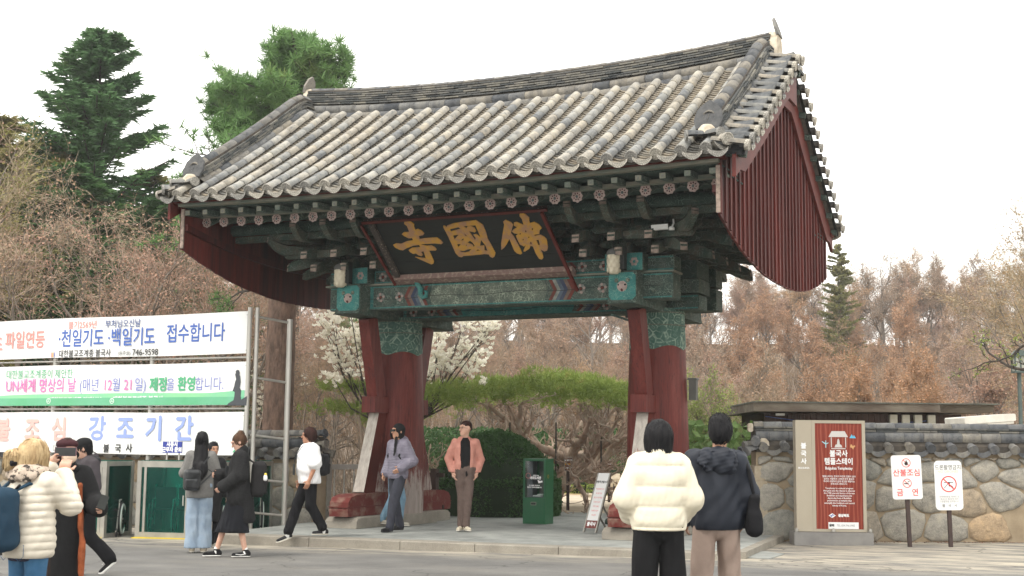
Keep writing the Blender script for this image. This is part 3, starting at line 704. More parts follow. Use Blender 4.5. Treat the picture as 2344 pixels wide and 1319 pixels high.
et_me = et.mesh('endround'); et_me.materials.append(M_TILE); et_me.materials.append(M_DISC)
def pan_tile(L=.10, w=.29, sag=.052, th=.022, n=7, drip=False):
    m = MB(); V = []
    for y, dz in ((0, -.012), (L, .016)):
        for zt_ in (0, -th):
            for j in range(n+1):
                t = j/n*2-1; V.append((t*w/2, y, -sag*(1-t*t)+zt_+dz))
    k = n+1; F = [[i, k*2+i, k*2+i+1, i+1] for i in range(n)]+[[k*2+i, k*3+i, k*3+i+1, k*2+i+1] for i in range(n)]+[[k*3+i, k+i, k+i+1, k*3+i+1] for i in range(n)]
    m.add(V, F, 0, True)
    if drip:
        V = []
        for j in range(n+1):
            t = j/n*2-1; z = -sag*(1-t*t)+.016; V.append((t*w/2, L, z)); 
        for j in range(n+1):
            t = j/n*2-1; z = -sag*(1-t*t)+.016; V.append((t*w/2*.93, L+.022, z-.060*(1-.5*t*t)-.008))
        V += [(x, y-.016, z) for x, y, z in V]
        F = [[i, k+i, k+i+1, i+1] for i in range(n)]+[[2*k+i+1, 3*k+i+1, 3*k+i, 2*k+i] for i in range(n)]+[[k+i, 3*k+i, 3*k+i+1, k+i+1] for i in range(n)]
        m.add(V, F, 1)
    return m
pan_me = pan_tile(.105).mesh('pan'); pan_me.materials.append(M_PAN)
drip_me = pan_tile(.14, drip=True).mesh('drip'); drip_me.materials.append(M_PAN); drip_me.materials.append(M_DISC)
def slope_frame(x, y, side=-1, dx=0, off=0):
    e = .02; down = -1 if y < 0 else 1
    p = Vector((x, y, RZ(x, y)+off)); q = Vector((x, y+down*e, RZ(x, y+down*e)+off))
    ty = (q-p).normalized(); px_ = Vector((x+e, y, RZ(x+e, y)+off)); tx = (px_-p).normalized(); nz = tx.cross(ty) if down > 0 else ty.cross(tx)*-1
    tx = ty.cross(Vector((0, 0, 1)) if True else nz).normalized(); nz = tx.cross(ty).normalized()
    if nz.z < 0: nz = -nz; tx = -tx
    return frame(p, tx, ty, nz)
colsx = [-4.36+.3484*i for i in range(26)]
stuff_round = MB(); stuff_pan = MB(); nround = 0
# walk down the slope in equal arc steps
def arc_positions(x, y_top, y_bot, n):
    ys = np.linspace(y_top, y_bot, 200); zs = np.array([RZ(x, y) for y in ys]); d = np.concatenate([[0], np.cumsum(np.hypot(np.diff(ys), np.diff(zs)))])
    return [float(np.interp(d[-1]*i/n, d, ys)) for i in range(n+1)], d[-1]
def cmesh(mb, me, mtx):
    b = len(mb.v); mb.v += [tuple(mtx @ v.co) for v in me.vertices]
    for p in me.polygons: mb.f.append([b+i for i in p.vertices]); mb.m.append(p.material_index); mb.sm.append(p.use_smooth)
for side in (-1, 1):
    for ci, x in enumerate(colsx):
        ys, L = arc_positions(x, side*.56, side*(EY-.34*.86), 12)
        for k in range(12):
            M4 = slope_frame(x+random.uniform(-.006, .006), ys[k], off=.012+random.uniform(0, .005)) @ Matrix.Diagonal((1, L/12/.30, 1, 1)) @ Matrix.Rotation(random.uniform(-.015, .015), 4, 'Z')
            if side < 0 and not (k == 0 or (k == 1 and ci < 12)) : obj('round_tile', rt_me, roof, M4); nround += 1
            else: cmesh(stuff_round, rt_me, M4)
        M4 = slope_frame(x, ys[12], off=.014)
        if side < 0: obj('eave_disc_tile', et_me, roof, M4)
        else: cmesh(stuff_round, et_me, M4)
    for ci in range(-1, 26):
        x = colsx[0]+.3484*(ci+.5)
        if abs(x) > XE-.05: continue
        ys, L = arc_positions(x, side*.30, side*(EY-.10), 46)
        for k in range(46):
            M4 = slope_frame(x+random.uniform(-.004, .004), ys[k], off=-.012+random.uniform(0, .006)) @ Matrix.Rotation(random.uniform(-.01, .01), 4, 'Z')
            if side < 0 and k >= 35 and ci >= 0: obj('pan_tile', pan_me, roof, M4)
            elif side < 0: cmesh(stuff_pan, pan_me, M4)
        M4 = slope_frame(x, side*(EY-.10), off=-.012)
        if side < 0: obj('eave_drip_tile', drip_me, roof, M4)
        else: cmesh(stuff_round, drip_me, M4)
stuff_round.m = [0 if q == 0 else 1 for q in stuff_round.m]
setp(stuff_round.build('far_round_tiles', [M_TILE, M_DISC], roof), kind='stuff')
setp(stuff_pan.build('far_pan_tiles', [M_PAN], roof), kind='stuff')

# main ridge
def ridge_z(x): return 7.18+.215*(abs(x)/4.47)**2.2
def tile_run(p0, p1, me, name, parent, up=(0, 0, 1), sc_=1.0, jit=.003, side=None):
    p0, p1 = Vector(p0), Vector(p1); ty = (p1-p0); L = ty.length; ty.normalize(); tx = ty.cross(Vector(up)).normalized(); nz = tx.cross(ty)
    if side is not None:                 # roll the tile so that its crown faces sideways and up
        a = side; tx, nz = tx*math.cos(a)+nz*math.sin(a), nz*math.cos(a)-tx*math.sin(a)
    return obj(name, me, parent, frame(p0+Vector((random.uniform(-jit, jit),)*3)*.6, tx*sc_, ty*(L/.30), nz*sc_))
ridge_me = round_tile(.297, .098, 8, taper=.006).mesh('ridge'); ridge_me.materials.append(M_TILED)
sm = MB(); sm.box(-.19, .19, 0, .292, -.013, .013); slab_me = sm.mesh('slab'); slab_me.materials.append(M_SLAB)
def stack(path, core_w, rows, parent, label_prefix=''):
    "path: list of points along the foot of the ridge; rows: (kind, dz, halfwidth)"
    path = [Vector(p) for p in path]
    seg = [(path[i+1]-path[i]).length for i in range(len(path)-1)]; tot = sum(seg)
    def P(s):
        s = max(0, min(tot, s)); i = 0
        while i < len(seg)-1 and s > seg[i]: s -= seg[i]; i += 1
        return path[i].lerp(path[i+1], s/seg[i])
    d = (path[-1]-path[0]); side = Vector((-d.y, d.x, 0)).normalized()
    for kind, dz, hw, step, ph in rows:
        s = -ph*step
        while s < tot-.02:
            a, b = max(0, s), min(tot, s+step*random.uniform(.94, 1.05) if kind == 'slab' else s+step); s = b
            if b-a < .06: continue
            pa, pb = P(a)+Vector((0, 0, dz)), P(b)+Vector((0, 0, dz))
            if kind == 'top': tile_run(pa, pb, ridge_me, 'ridge_tile', parent)
            elif kind == 'side':
                for sg in (-1, 1): tile_run(pa+side*sg*hw, pb+side*sg*hw, ridge_me, 'ridge_tile', parent, side=sg*.75)
            elif kind == 'slab':
                q = Vector((0, 0, random.uniform(-.004, .004))); o = side*random.uniform(-.012, .012)
                t = tile_run(pa+q+o, pb+q+o, slab_me, 'ridge_slab', parent, jit=.001); t.scale.x = hw/.19
rp = [(x, 0, ridge_z(x)) for x in np.linspace(-4.36, 4.36, 25)]
stack(rp, .2, [('side', -.03, .26, .31, 0), ('side', .135, .17, .31, .5)]+[('slab', .262+.043*k, .225-.006*k, .27, .1+.37*k) for k in range(6)]+[('top', .505, 0, .30, .3)], roof)
m = MB(); 
for (xa, _, za), (xb, _, zb) in zip(rp[:-1], rp[1:]):
    m.add([(xx, yy, zz+h_) for xx, zz in ((xa, za), (xb, zb)) for yy in (-.17, .17) for h_ in (-.5, .52)], [[0, 4, 5, 1], [2, 3, 7, 6], [1, 5, 7, 3]])
m.build('ridge_core', M_MUD, roof)
for sx in (-1, 1):          # plastered ridge ends with a tall upright end tile
    m = MB(); zb = ridge_z(4.4)
    m.prism([(-.25, -.25), (.25, -.25), (.22, .1), (.17, .42), (.10, .56), (-.10, .56), (-.17, .42), (-.22, .1)], -.05, .09)
    import bmesh
    o = m.build('ridge_end_plaster', M_PLAST, roof, Matrix.Translation((sx*4.42, 0, zb)) @ Matrix.Rotation(PI/2*sx, 4, 'Z'))
    m = MB(); pr = [(-.15, 0), (.15, 0), (.17, .12), (.10, .27), (.0, .34), (-.10, .27), (-.17, .12)]
    m.prism(pr, -.02, .02); m.build('ridge_end_tile', M_TILED, roof, Matrix.Translation((sx*4.47, 0, zb+.50)) @ Matrix.Rotation(-.28*sx, 4, 'Y') @ Matrix.Rotation(PI/2, 4, 'Z'))

# descending ridges at each end of each slope, and the short side tiles beyond them
side_round = round_tile(.30, .074, 7).mesh('sider'); side_round.materials.append(M_TILED)
se = round_tile(.30, .074, 7); 
Vd = [(.075*math.cos(2*PI*j/14), .302, .075*math.sin(2*PI*j/14)) for j in range(14)]; Vc = [(.075*math.cos(2*PI*j/14), .27, .075*math.sin(2*PI*j/14)) for j in range(14)]
se.add(Vc+Vd, [[j, 14+j, 14+(j+1) % 14, (j+1) % 14] for j in range(14)]+[list(range(14, 28))[::-1]], 1); se_me = se.mesh('side_end'); se_me.materials.append(M_VERGE); se_me.materials.append(M_DISC)
sdrip = pan_tile(.16, w=.24, sag=.05, drip=True).mesh('side_drip'); sdrip.materials.append(M_TILED); sdrip.materials.append(M_DISC)
for sx in (-1, 1):
    for sy in (-1, 1):
        X = sx*4.30; ys = np.linspace(.25, 3.42, 14)
        path = [(X, sy*y, RZ(X, sy*y)+.02) for y in ys]
        if sy < 0 or True:
            rows = [('side', .02, .13, .29, 0)]+[('slab', .145+.036*k, .17-.012*k, .27, .1+.41*k) for k in range(4)]+[('top', .285, 0, .29, .2)]
            stack(path, .12, rows if sy < 0 else [('side', .03, .12, .29, 0), ('slab', .2, .15, .28, 0), ('slab', .24, .14, .28, .4), ('top', .30, 0, .29, .2)], roof)
            m = MB()
            for a, b in zip(path[:-1], path[1:]):
                m.add([(a[0]+dx_, p[1], p[2]+h_) for p in (a, b) for dx_ in (-.10, .10) for h_ in (-.12, .31)], [[0, 4, 5, 1], [2, 3, 7, 6], [1, 5, 7, 3], [0, 1, 3, 2], [4, 6, 7, 5]])
            m.build('ridge_core', M_MUD, roof)
            e = path[-1]
            m = MB(); pr = [(-.16, -.05), (.16, -.05), (.20, .08), (.17, .24), (.09, .33), (.0, .40), (-.09, .33), (-.17, .24), (-.20, .08)]
            m.prism(pr, -.02, .02); m.build('mask_tile', M_MASK, roof, Matrix.Translation((X, e[1]+sy*.05, e[2]+.17)) @ Matrix.Rotation(-.32*-sy, 4, 'X'))
            for dx_ in (-.06, 0, .06):
                if sy < 0: q = MB(); q.tube([(dx_-.015, -.022, .06), (dx_*1.1, -.024, .12), (dx_*.9+.01, -.022, .18)], .004, 4); q.build('moulded_relief', M_TILED, roof, Matrix.Translation((X, e[1]+sy*.05, e[2]+.17)) @ Matrix.Rotation(-.32*-sy, 4, 'X'))
            m = MB(); m.lathe([(0, .10), (.07, .085), (.12, .03), (.13, -.06)], 12); m.build('plaster_lump', M_PLAST, roof, Matrix.Translation((X, e[1]+sy*.09, e[2]+.08)))
            for dd, lo in ((-1, .02), (1, .02)):     # two crossed round tiles under the mask
                obj('corner_tile', se_me, roof, frame(Vector((X-dd*.02, e[1]+sy*.14, e[2]+.02)), Vector((0, 0, 1)).cross(Vector((dd*.9, sy*.45, -.1)).normalized())*-1, Vector((dd*.9, sy*.45, -.1)).normalized(), Vector((0, 0, 1))))
        xo = (.21 if sx > 0 else .08) if sy < 0 else 0; xs_ = sorted((sx*4.36, sx*(4.60+xo))); ysr = sorted((sy*.05, sy*3.70))
        strip_surface(xs_[0], xs_[1], ysr[0], ysr[1], .052, 2, 16).build('verge_tile_bed', M_VERGE, roof)
        # side tiles pointing outward over the gable edge
        N = 14
        for k in range(N):
            y = sy*(.35+k*(EY-.42)/(N-1)); z = RZ(sx*4.5, y)
            ty = Vector((sx, 0, -.20)).normalized(); tz = Vector((0, 0, 1)); tx = ty.cross(tz).normalized(); tz = tx.cross(ty)
            xo = (.21 if sx > 0 else .08) if sy < 0 else 0
            obj('side_tile', se_me, roof, frame(Vector((sx*(4.44 if sy > 0 else 4.41), y, z+.075)), tx, ty*(1+xo*3.5), tz))
            yd = y+sy*(EY-.42)/(N-1)/2
            if abs(yd) < EY-.05: obj('side_drip_tile', sdrip, roof, frame(Vector((sx*(4.56+xo), yd, RZ(sx*4.5, yd)+.03-xo*.2)), tx, ty, tz))
        # heavy corner tile
        obj('corner_tile', et_me, roof, frame(Vector((sx*4.40, sy*(EY-.22), RZ(4.5, EY-.2)+.03)), Vector((sy*-.6, sx*.75, 0)).normalized()*(1 if sx*sy < 0 else -1), Vector((sx*.72, sy*.62, -.22)).normalized(), Vector((0, 0, 1))))
        obj('corner_drip_tile', drip_me, roof, frame(Vector((sx*4.46, sy*(EY-.16), RZ(4.5, EY-.2)-.02)), Vector((sy*-.6, sx*.75, 0)).normalized()*(1 if sx*sy < 0 else -1), Vector((sx*.72, sy*.62, -.22)).normalized(), Vector((0, 0, 1))))

# ---- gable boards
def arcz(y): return 3.88+.56*(abs(y)/3.47)**2.3
for sx in (-1, 1):
    gb = obj('gable_wall', None, gate)
    X0 = sx*4.44; N = 30; w_ = 6.94/N
    for i in range(N):
        ya = -3.47+w_*i; yb = ya+w_; yc = (ya+yb)/2
        zt0, zt1 = [min(RZ(4.4, y)-.13, 9) for y in (ya, yb)]; dd = random.uniform(-.004, .004)
        m = MB(); V = []
        for xx in (X0-.016+dd, X0+.016+dd):
            for y, zt_ in ((ya+.003, zt0), (yb-.003, zt1)): V += [(xx, y, arcz(y)+random.uniform(-.006, .006)), (xx, y, zt_)]
        m.add(V, [[0, 1, 3, 2], [4, 6, 7, 5], [0, 4, 5, 1], [2, 3, 7, 6], [0, 2, 6, 4], [1, 5, 7, 3]]); m.build('plank', M_REDP, gb)
        m = MB(); V = []
        for xx in (X0+sx*.016, X0+sx*.045):
            for y in (ya-.022, ya+.022): V += [(xx, y, arcz(y)+.01), (xx, y, RZ(4.4, y)-.14)]
        m.add(V, [[0, 1, 3, 2], [4, 6, 7, 5], [0, 4, 5, 1], [2, 3, 7, 6], [0, 2, 6, 4], [1, 5, 7, 3]]); m.build('cover_batten', M_REDP, gb)
    # rails on the inner face
    Y = np.linspace(-3.46, 3.46, 15)
    for z_off, hh in ((.60, .15),):
        m = MB()
        for ya, yb in zip(Y[:-1], Y[1:]):
            f = lambda y: arcz(y)*.55+4.44*.45+.36
            V = [(xx, yy, zz) for xx in (X0-sx*.02, X0-sx*.09) for yy, z_ in ((ya, f(ya)), (yb, f(yb))) for zz in (z_-.05, z_+.05)]
            m.add(V, [[0, 1, 3, 2], [4, 6, 7, 5], [1, 5, 7, 3], [0, 2, 6, 4], [0, 4, 5, 1], [2, 3, 7, 6]])
        m.build('inner_rail', M_REDP, gb)
    m = MB()
    for y in (-3.485,): m.box(X0-.03, X0+.03, y-.012, y+.012, 4.46, 5.1)
    m.build('edge_strip', M_PALEC, gb)
    # barge boards under the roof edge, outside the planks
    for sy in (-1, 1):
        m = MB(); ys = np.linspace(0.0, 3.66, 16); xo = (.21 if sx > 0 else .08) if sy < 0 else 0; XB = sx*(4.505+xo*.95)
        for ya, yb in zip(ys[:-1], ys[1:]):
            V = []
            for xx in (XB-.025, XB+.025):
                for y in (ya, yb):
                    top = RZ(4.5, y)-.11-xo*.15; dpt = .50-.08*(y/3.66)-(.0 if y < 3.4 else .12); V += [(xx, sy*y, top-dpt), (xx, sy*y, top)]
            m.add(V, [[0, 1, 3, 2], [4, 6, 7, 5], [0, 4, 5, 1], [2, 3, 7, 6], [0, 2, 6, 4], [1, 5, 7, 3]])
        m.build('barge_board', M_REDB, gate)
        # small outriggers and boarding between barge board and roof edge
        for k in range(9):
            y = .25+k*.41; z = RZ(4.5, y)-.10
            m = MB(); m.beam((sx*4.40, sy*y, z-.03), (sx*(4.63+xo), sy*y, z-.06-xo*.2), .07, .09); m.build('outrigger', M_DCG, gate)
        m = MB(); V = []
        for ya, yb in zip(ys[:-1], ys[1:]):
            V = [(xx, sy*y, RZ(4.5, y)-.065-(.03+xo*.2 if abs(xx) > 4.5 else 0)-h_) for xx in (sx*4.42, sx*(4.62+xo)) for y in (ya, yb) for h_ in (0, .025)]
            m.add(V, [[0, 2, 6, 4], [1, 5, 7, 3], [4, 6, 7, 5], [0, 1, 3, 2]])
        m.build('verge_boarding', M_TILED, gate)
        m = MB()
        for ya, yb in zip(ys[:-1], ys[1:]):
            V = [(xx, sy*y, RZ(4.5, y)-.045-h_-.03-xo*.2) for xx in (sx*(4.60+xo), sx*(4.64+xo)) for y in (ya, yb) for h_ in (0, .05)]
            m.add(V, [[0, 2, 6, 4], [1, 5, 7, 3], [4, 6, 7, 5], [0, 1, 3, 2]])
        m.build('verge_strip', M_INK, gate)

# ---- signboard leaning forward under the eave
SO = Vector((0, -1.45, 4.06)); SY = Vector((0, -.95, .80)).normalized(); SX = Vector((1, 0, 0)); SZ = SX.cross(SY)
SM = frame(SO, SX, SY, SZ)
sign = thing('signboard', 'black wooden signboard with three gold characters hung leaning under the gate eave', 'signboard')
for i in range(4):
    m = MB(); m.box(-1.56, 1.44, .12+i*.2775, .12+(i+1)*.2775-.004, -.03, random.uniform(-.002, .002)); m.build('plank', M_INK, sign, SM)
m = MB(); m.box(-1.66, 1.56, -.06, .115, -.04, .05); m.build('bottom_frame', M_SIGNF, sign, SM @ Matrix.Rotation(.35, 4, 'X'))
m = MB(); m.prism([(-1.60, .02), (-1.60, 1.24), (-1.50, 1.24), (-1.50, .02)], -.05, .10); m.build('side_frame', M_SIGND, sign, SM @ Matrix(((1, 0, 0, 0), (0, 0, 1, 0), (0, -1, 0, 0), (0, 0, 0, 1))))
m = MB(); m.box(-1.68, 1.50, 1.275, 1.31, -.05, .03); m.build('top_frame', M_SIGND, sign, SM)
m = MB(); m.box(-1.70, 1.52, 1.27, 1.315, .031, .05); m.build('top_red_rail', M_REDB, sign, SM)
m = MB(); m.beam(SM @ Vector((-1.70, 1.28, .08)), SM @ Vector((-1.62, -.02, .09)), .035, .035, (1, 0, 0)); m.build('side_rod', M_REDB, sign)
m = MB(); m.beam(SM @ Vector((1.44, 1.28, .08)), Vector((1.60, -1.44, 3.76)), .045, .045, (1, 0, 0)); m.build('side_rod', M_REDB, sign)
SA=[[(-0.942,1.283),(-0.857,1.284),(-0.803,1.199),(-0.827,1.149),(-0.83,1.077),(-0.78,1.092),(-0.726,1.048),(-0.704,0.989),(-0.737,0.955),(-0.824,0.94),(-0.833,0.873),(-0.757,0.883),(-0.516,0.883),(-0.47,0.819),(-0.456,0.76),(-0.495,0.735),(-0.6,0.76),(-0.851,0.763),(-0.848,0.747),(-0.763,0.714),(-0.68,0.719),(-0.635,0.673),(-0.621,0.624),(-0.644,0.605),(-0.763,0.613),(-0.762,0.49),(-0.766,0.371),(-0.794,0.319),(-0.837,0.303),(-0.955,0.395),(-1.068,0.489),(-0.885,0.444),(-0.866,0.604),(-0.914,0.597),(-0.913,0.522),(-0.949,0.5),(-0.993,0.527),(-1.018,0.567),(-1.071,0.56),(-1.109,0.6),(-1.122,0.649),(-1.043,0.692),(-0.887,0.697),(-0.888,0.75),(-0.996,0.742),(-1.132,0.698),(-1.225,0.651),(-1.281,0.671),(-1.341,0.724),(-1.355,0.784),(-1.286,0.811),(-1.202,0.794),(-1.072,0.843),(-0.958,0.856),(-0.954,0.908),(-1.018,0.908),(-1.077,0.96),(-1.107,1.004),(-1.052,1.042),(-0.954,1.04),(-0.945,1.169),(-0.976,1.224)]]
GUK=[[(-0.252,1.118),(-0.118,1.159),(0.063,1.179),(0.283,1.193),(0.362,1.084),(0.358,0.911),(0.339,0.787),(0.353,0.67),(0.367,0.474),(0.324,0.398),(0.282,0.371),(0.249,0.403),(0.242,0.453),(0.174,0.467),(0.143,0.464),(-0.035,0.455),(-0.204,0.451),(-0.241,0.424),(-0.288,0.441),(-0.319,0.523),(-0.314,0.765),(-0.315,0.922),(-0.325,1.088),(-0.314,1.123),(-0.29,1.121),(-0.259,1.078)],[(-0.228,1.044),(-0.065,1.072),(-0.04,1.035),(-0.23,0.993)],[(0.027,1.085),(0.061,1.037),(0.092,1.075),(0.146,1.081),(0.198,1.036),(0.202,0.964),(0.172,0.941),(0.08,0.974),(0.119,0.775),(0.146,0.824),(0.128,0.893),(0.182,0.899),(0.234,0.828),(0.235,1.089)],[(-0.225,0.905),(-0.115,0.917),(-0.226,0.822)],[(-0.021,0.946),(0.022,0.865),(-0.012,0.878)],[(-0.129,0.788),(-0.059,0.835),(-0.089,0.78)],[(-0.222,0.717),(-0.154,0.712),(-0.222,0.648)],[(-0.091,0.67),(-0.055,0.694),(-0.056,0.668)],[(-0.038,0.729),(0.026,0.771),(0.058,0.727),(0.069,0.664),(0.047,0.629),(0.034,0.687)],[(-0.224,0.575),(-0.155,0.559),(-0.073,0.59),(-0.007,0.591),(-0.075,0.537),(-0.151,0.522),(-0.216,0.537)],[(0.045,0.54),(0.098,0.578),(0.121,0.545)],[(0.219,0.777),(0.255,0.65),(0.248,0.525),(0.199,0.544),(0.234,0.652),(0.158,0.647)]]
BUL=[[(0.717,1.122),(0.771,1.155),(0.845,1.097),(0.86,1.045),(0.769,0.878),(0.792,0.809),(0.804,0.684),(0.816,0.51),(0.814,0.432),(0.782,0.413),(0.727,0.439),(0.701,0.499),(0.704,0.692),(0.702,0.754),(0.615,0.641),(0.553,0.577),(0.489,0.533),(0.539,0.685),(0.617,0.851),(0.72,1.07)],[(1.04,1.257),(1.088,1.285),(1.134,1.24),(1.171,1.168),(1.151,1.109),(1.144,1.054),(1.225,1.075),(1.289,1.014),(1.308,0.938),(1.257,0.896),(1.229,0.823),(1.14,0.811),(1.14,0.787),(1.242,0.803),(1.289,0.757),(1.314,0.703),(1.282,0.534),(1.248,0.465),(1.195,0.446),(1.149,0.496),(1.152,0.409),(1.137,0.313),(1.1,0.276),(1.06,0.299),(1.041,0.407),(1.041,0.571),(1.006,0.583),(0.971,0.528),(0.872,0.467),(0.848,0.479),(0.932,0.608),(0.894,0.577),(0.839,0.624),(0.831,0.74),(0.835,0.816),(0.883,0.845),(0.827,0.864),(0.795,0.909),(0.84,0.948),(0.913,0.989),(0.869,1.03),(0.889,1.089),(0.939,1.099),(0.987,1.058),(1.023,1.027),(1.034,1.035),(1.044,1.155),(1.025,1.212)],[(1.138,0.943),(1.164,0.95),(1.162,0.922),(1.135,0.91)],[(1.01,0.896),(1.033,0.918),(1.041,0.885),(1.019,0.877)],[(0.896,0.849),(0.933,0.865),(0.927,0.837),(0.906,0.831)],[(0.922,0.742),(0.938,0.732),(0.936,0.713),(0.917,0.714)],[(1.024,0.777),(1.047,0.775),(1.038,0.748),(1.024,0.754)],[(1.025,0.663),(1.043,0.671),(1.037,0.619),(1.018,0.62)],[(1.141,0.697),(1.179,0.704),(1.167,0.586),(1.142,0.592)]]
for ch in (SA, GUK, BUL):
    ch = [[(x, y*.955+.03) for x, y in lp] for lp in ch]
    flatshape(ch, sign, SM @ Matrix.Translation((0, 0, .007)), M_GOLD, 'gold_character', ext=.006)

# ---- scaled lamps hung at the beam heads
for sx, lab in ((-1, 'cream petal shaped lamp hanging at the left pillar beam head'), (1, 'cream petal shaped lamp hanging at the right pillar beam head')):
    lp = thing('hanging_lamp', lab, 'lamp', (sx*PX-.10, -1.76, 3.95), 0, 'petal lamps on the beam heads')
    m = MB(); m.lathe([(0, 0), (.06, 0), (.088, .03), (.10, .15), (.098, .24), (.08, .30)], 14)
    for r_ in range(4):
        for k in range(8):
            a = 2*PI*(k+.5*(r_ % 2))/8; z = .06+r_*.065; c, s = math.cos(a), math.sin(a)
            P = [(-.036, .03), (.036, .03), (.032, -.02), (0, -.045), (-.032, -.02)]; R_ = .102
            m.add([(R_*c-x*s, R_*s+x*c, z+zz) for x, zz in P]+[(R_*c*1.08, R_*s*1.08, z-.01)], [[0, 4, 5], [4, 3, 5], [3, 2, 5], [2, 1, 5], [1, 0, 5]])
    m.build('lamp_body', M('cream_shade', (.66, .60, .46, 1), (.55, .49, .37, 1), 8, .6), lp)
    m = MB(); m.lathe([(.112, .285), (.11, .33), (.085, .37), (.03, .395), (0, .40)], 12); m.build('lamp_cap', M('lamp_cap', (.10, .10, .095, 1), None, 8, .7), lp)
    m = MB(); m.tube([(.0, 0, .39), (-.02, 0, .47), (.01, .02, .54), (.05, .06, .50), (.06, .10, .42)], .007, 6); m.box(.08, .17, -.02, .10, .06, .42); m.build('lamp_bracket', M_INK, lp)
# ---- small white surveillance camera and a slim floodlight on the beams
cm = thing('surveillance_camera', 'small white surveillance camera fixed among the dark eave brackets', 'camera', ony(1512, 522, -2.0))
MW = M('white_plastic', (.72, .72, .70, 1), (.64, .64, .62, 1), 4, .4)
m = MB(); m.beam((-.13, -.04, 0), (.10, .04, .02), .08, .075); m.lathe([(0, .02), (.03, .02), (.045, 0), (.045, -.03), (0, -.03)], 12, (.15, .06, .0)); m.build('camera_body', MW, cm)
m = MB(); m.tube([(.15, .06, .0), (.17, .1, .08), (.15, .14, .14)], .014, 7); m.build('camera_arm', MW, cm); m = MB(); m.lathe([(.0, .0), (.028, 0), (.028, .02), (0, .02)], 10, (0, 0, 0)); m.build('camera_lens', M_INK, cm, frame(Vector((-.14, -.045, 0)), Vector((0, 0, 1)), Vector((.3, -.95, 0)), Vector((-.95, -.3, 0))))
fl = thing('floodlight', 'slim dark green floodlight hung under the beam beside the right pillar', 'floodlight', ony(1430, 728, -.9))
m = MB(); m.beam((-.22, 0, .06), (.10, 0, -.05), .10, .035); m.build('floodlight_head', M_DCD, fl); m = MB(); m.tube([(.03, 0, 0), (.05, 0, .12), (.05, 0, .18)], .022, 8); m.build('floodlight_stem', M_INK, fl)
m = MB(); m.box(-.06, .06, -.05, .05, -.16, .16); m.prism([(-.08, .16), (.08, .16), (.07, .19), (-.07, .19)], -.07, .07)
setp(m.build('junction_box', M('box_grey', (.10, .10, .09, 1), None, 5, .6), None, Matrix.Translation((PX+.56, .1, 2.28))), 'small grey box fixed on the outer side of the right pillar', 'box')
# carved cloud brackets under the sign
for x in (-1.28,):
    m = MB(); P = [(0, .02), (.05, -.05), (.10, -.12), (.09, -.2), (.14, -.26), (.2, -.24), (.21, -.17), (.17, -.15)]
    m.tube([(px_, 0, pz) for px_, pz in P], [.04, .045, .05, .045, .04, .035, .03, .02], 8); m.build('carved_scroll', M_DCT, gate, Matrix.Translation((x, -1.42, 4.02)))
# ================================================================== WALLS, SIGNS, BANNERS, BOOTHS
import bmesh
M_MORT = M('earth_mortar', (.36, .29, .20, 1), (.27, .21, .14, 1), 4, .95, .5, 60, worldsp=True)
def stonemat(name, a, b, c):
    n = NT(name); oi = n.new('ShaderNodeObjectInfo'); v = n.world()
    base = n.ramp(oi.outputs['Random'], [(0, a), (.4, b), (.72, b), (.8, c), (1, a)])
    c1 = n.mix(1, base, n.ramp(n.noise(v, 7, 8, .75), [(.3, (.55, .56, .57, 1)), (.5, (1, 1, 1, 1)), (.7, (1.35, 1.3, 1.2, 1))]), 'MULTIPLY')
    n.color(n.mix(.5, c1, n.ramp(n.noise(v, 90, 3), [(.3, (.6, .6, .6, 1)), (.7, (1.3, 1.3, 1.3, 1))]), 'MULTIPLY')).rough(.9, .2)
    n.bump(n.noise(v, 16, 8, .7), .8, .03); return n.m
M_STONE = stonemat('field_stone', (.25, .25, .225, 1), (.33, .31, .27, 1), (.42, .31, .20, 1))
M_GRAN = M('dressed_granite', (.42, .36, .27, 1), (.34, .28, .20, 1), 14, .9, .5, 90, worldsp=True)
wall_round = round_tile(.30, .073, 8); V = [(.075*math.cos(2*PI*j/16), .302, .075*math.sin(2*PI*j/16)) for j in range(16)]; V4 = [(.075*math.cos(2*PI*j/16), .25, .075*math.sin(2*PI*j/16)) for j in range(16)]
wall_round.add(V4+V, [[j, 16+j, 16+(j+1) % 16, (j+1) % 16] for j in range(16)]+[list(range(16, 32))[::-1]], 1)
wr_me = wall_round.mesh('wall_round'); wr_me.materials.append(M_TILED); wr_me.materials.append(M_DISC2 if 'M_DISC2' in globals() else M_TILED)
wp_me = pan_tile(.16, w=.32, sag=.075, drip=True).mesh('wall_drip'); wp_me.materials.append(M_TILED); wp_me.materials.append(M_TILED)
wp2_me = pan_tile(.13, w=.32, sag=.07).mesh('wall_pan'); wp2_me.materials.append(M_TILED)

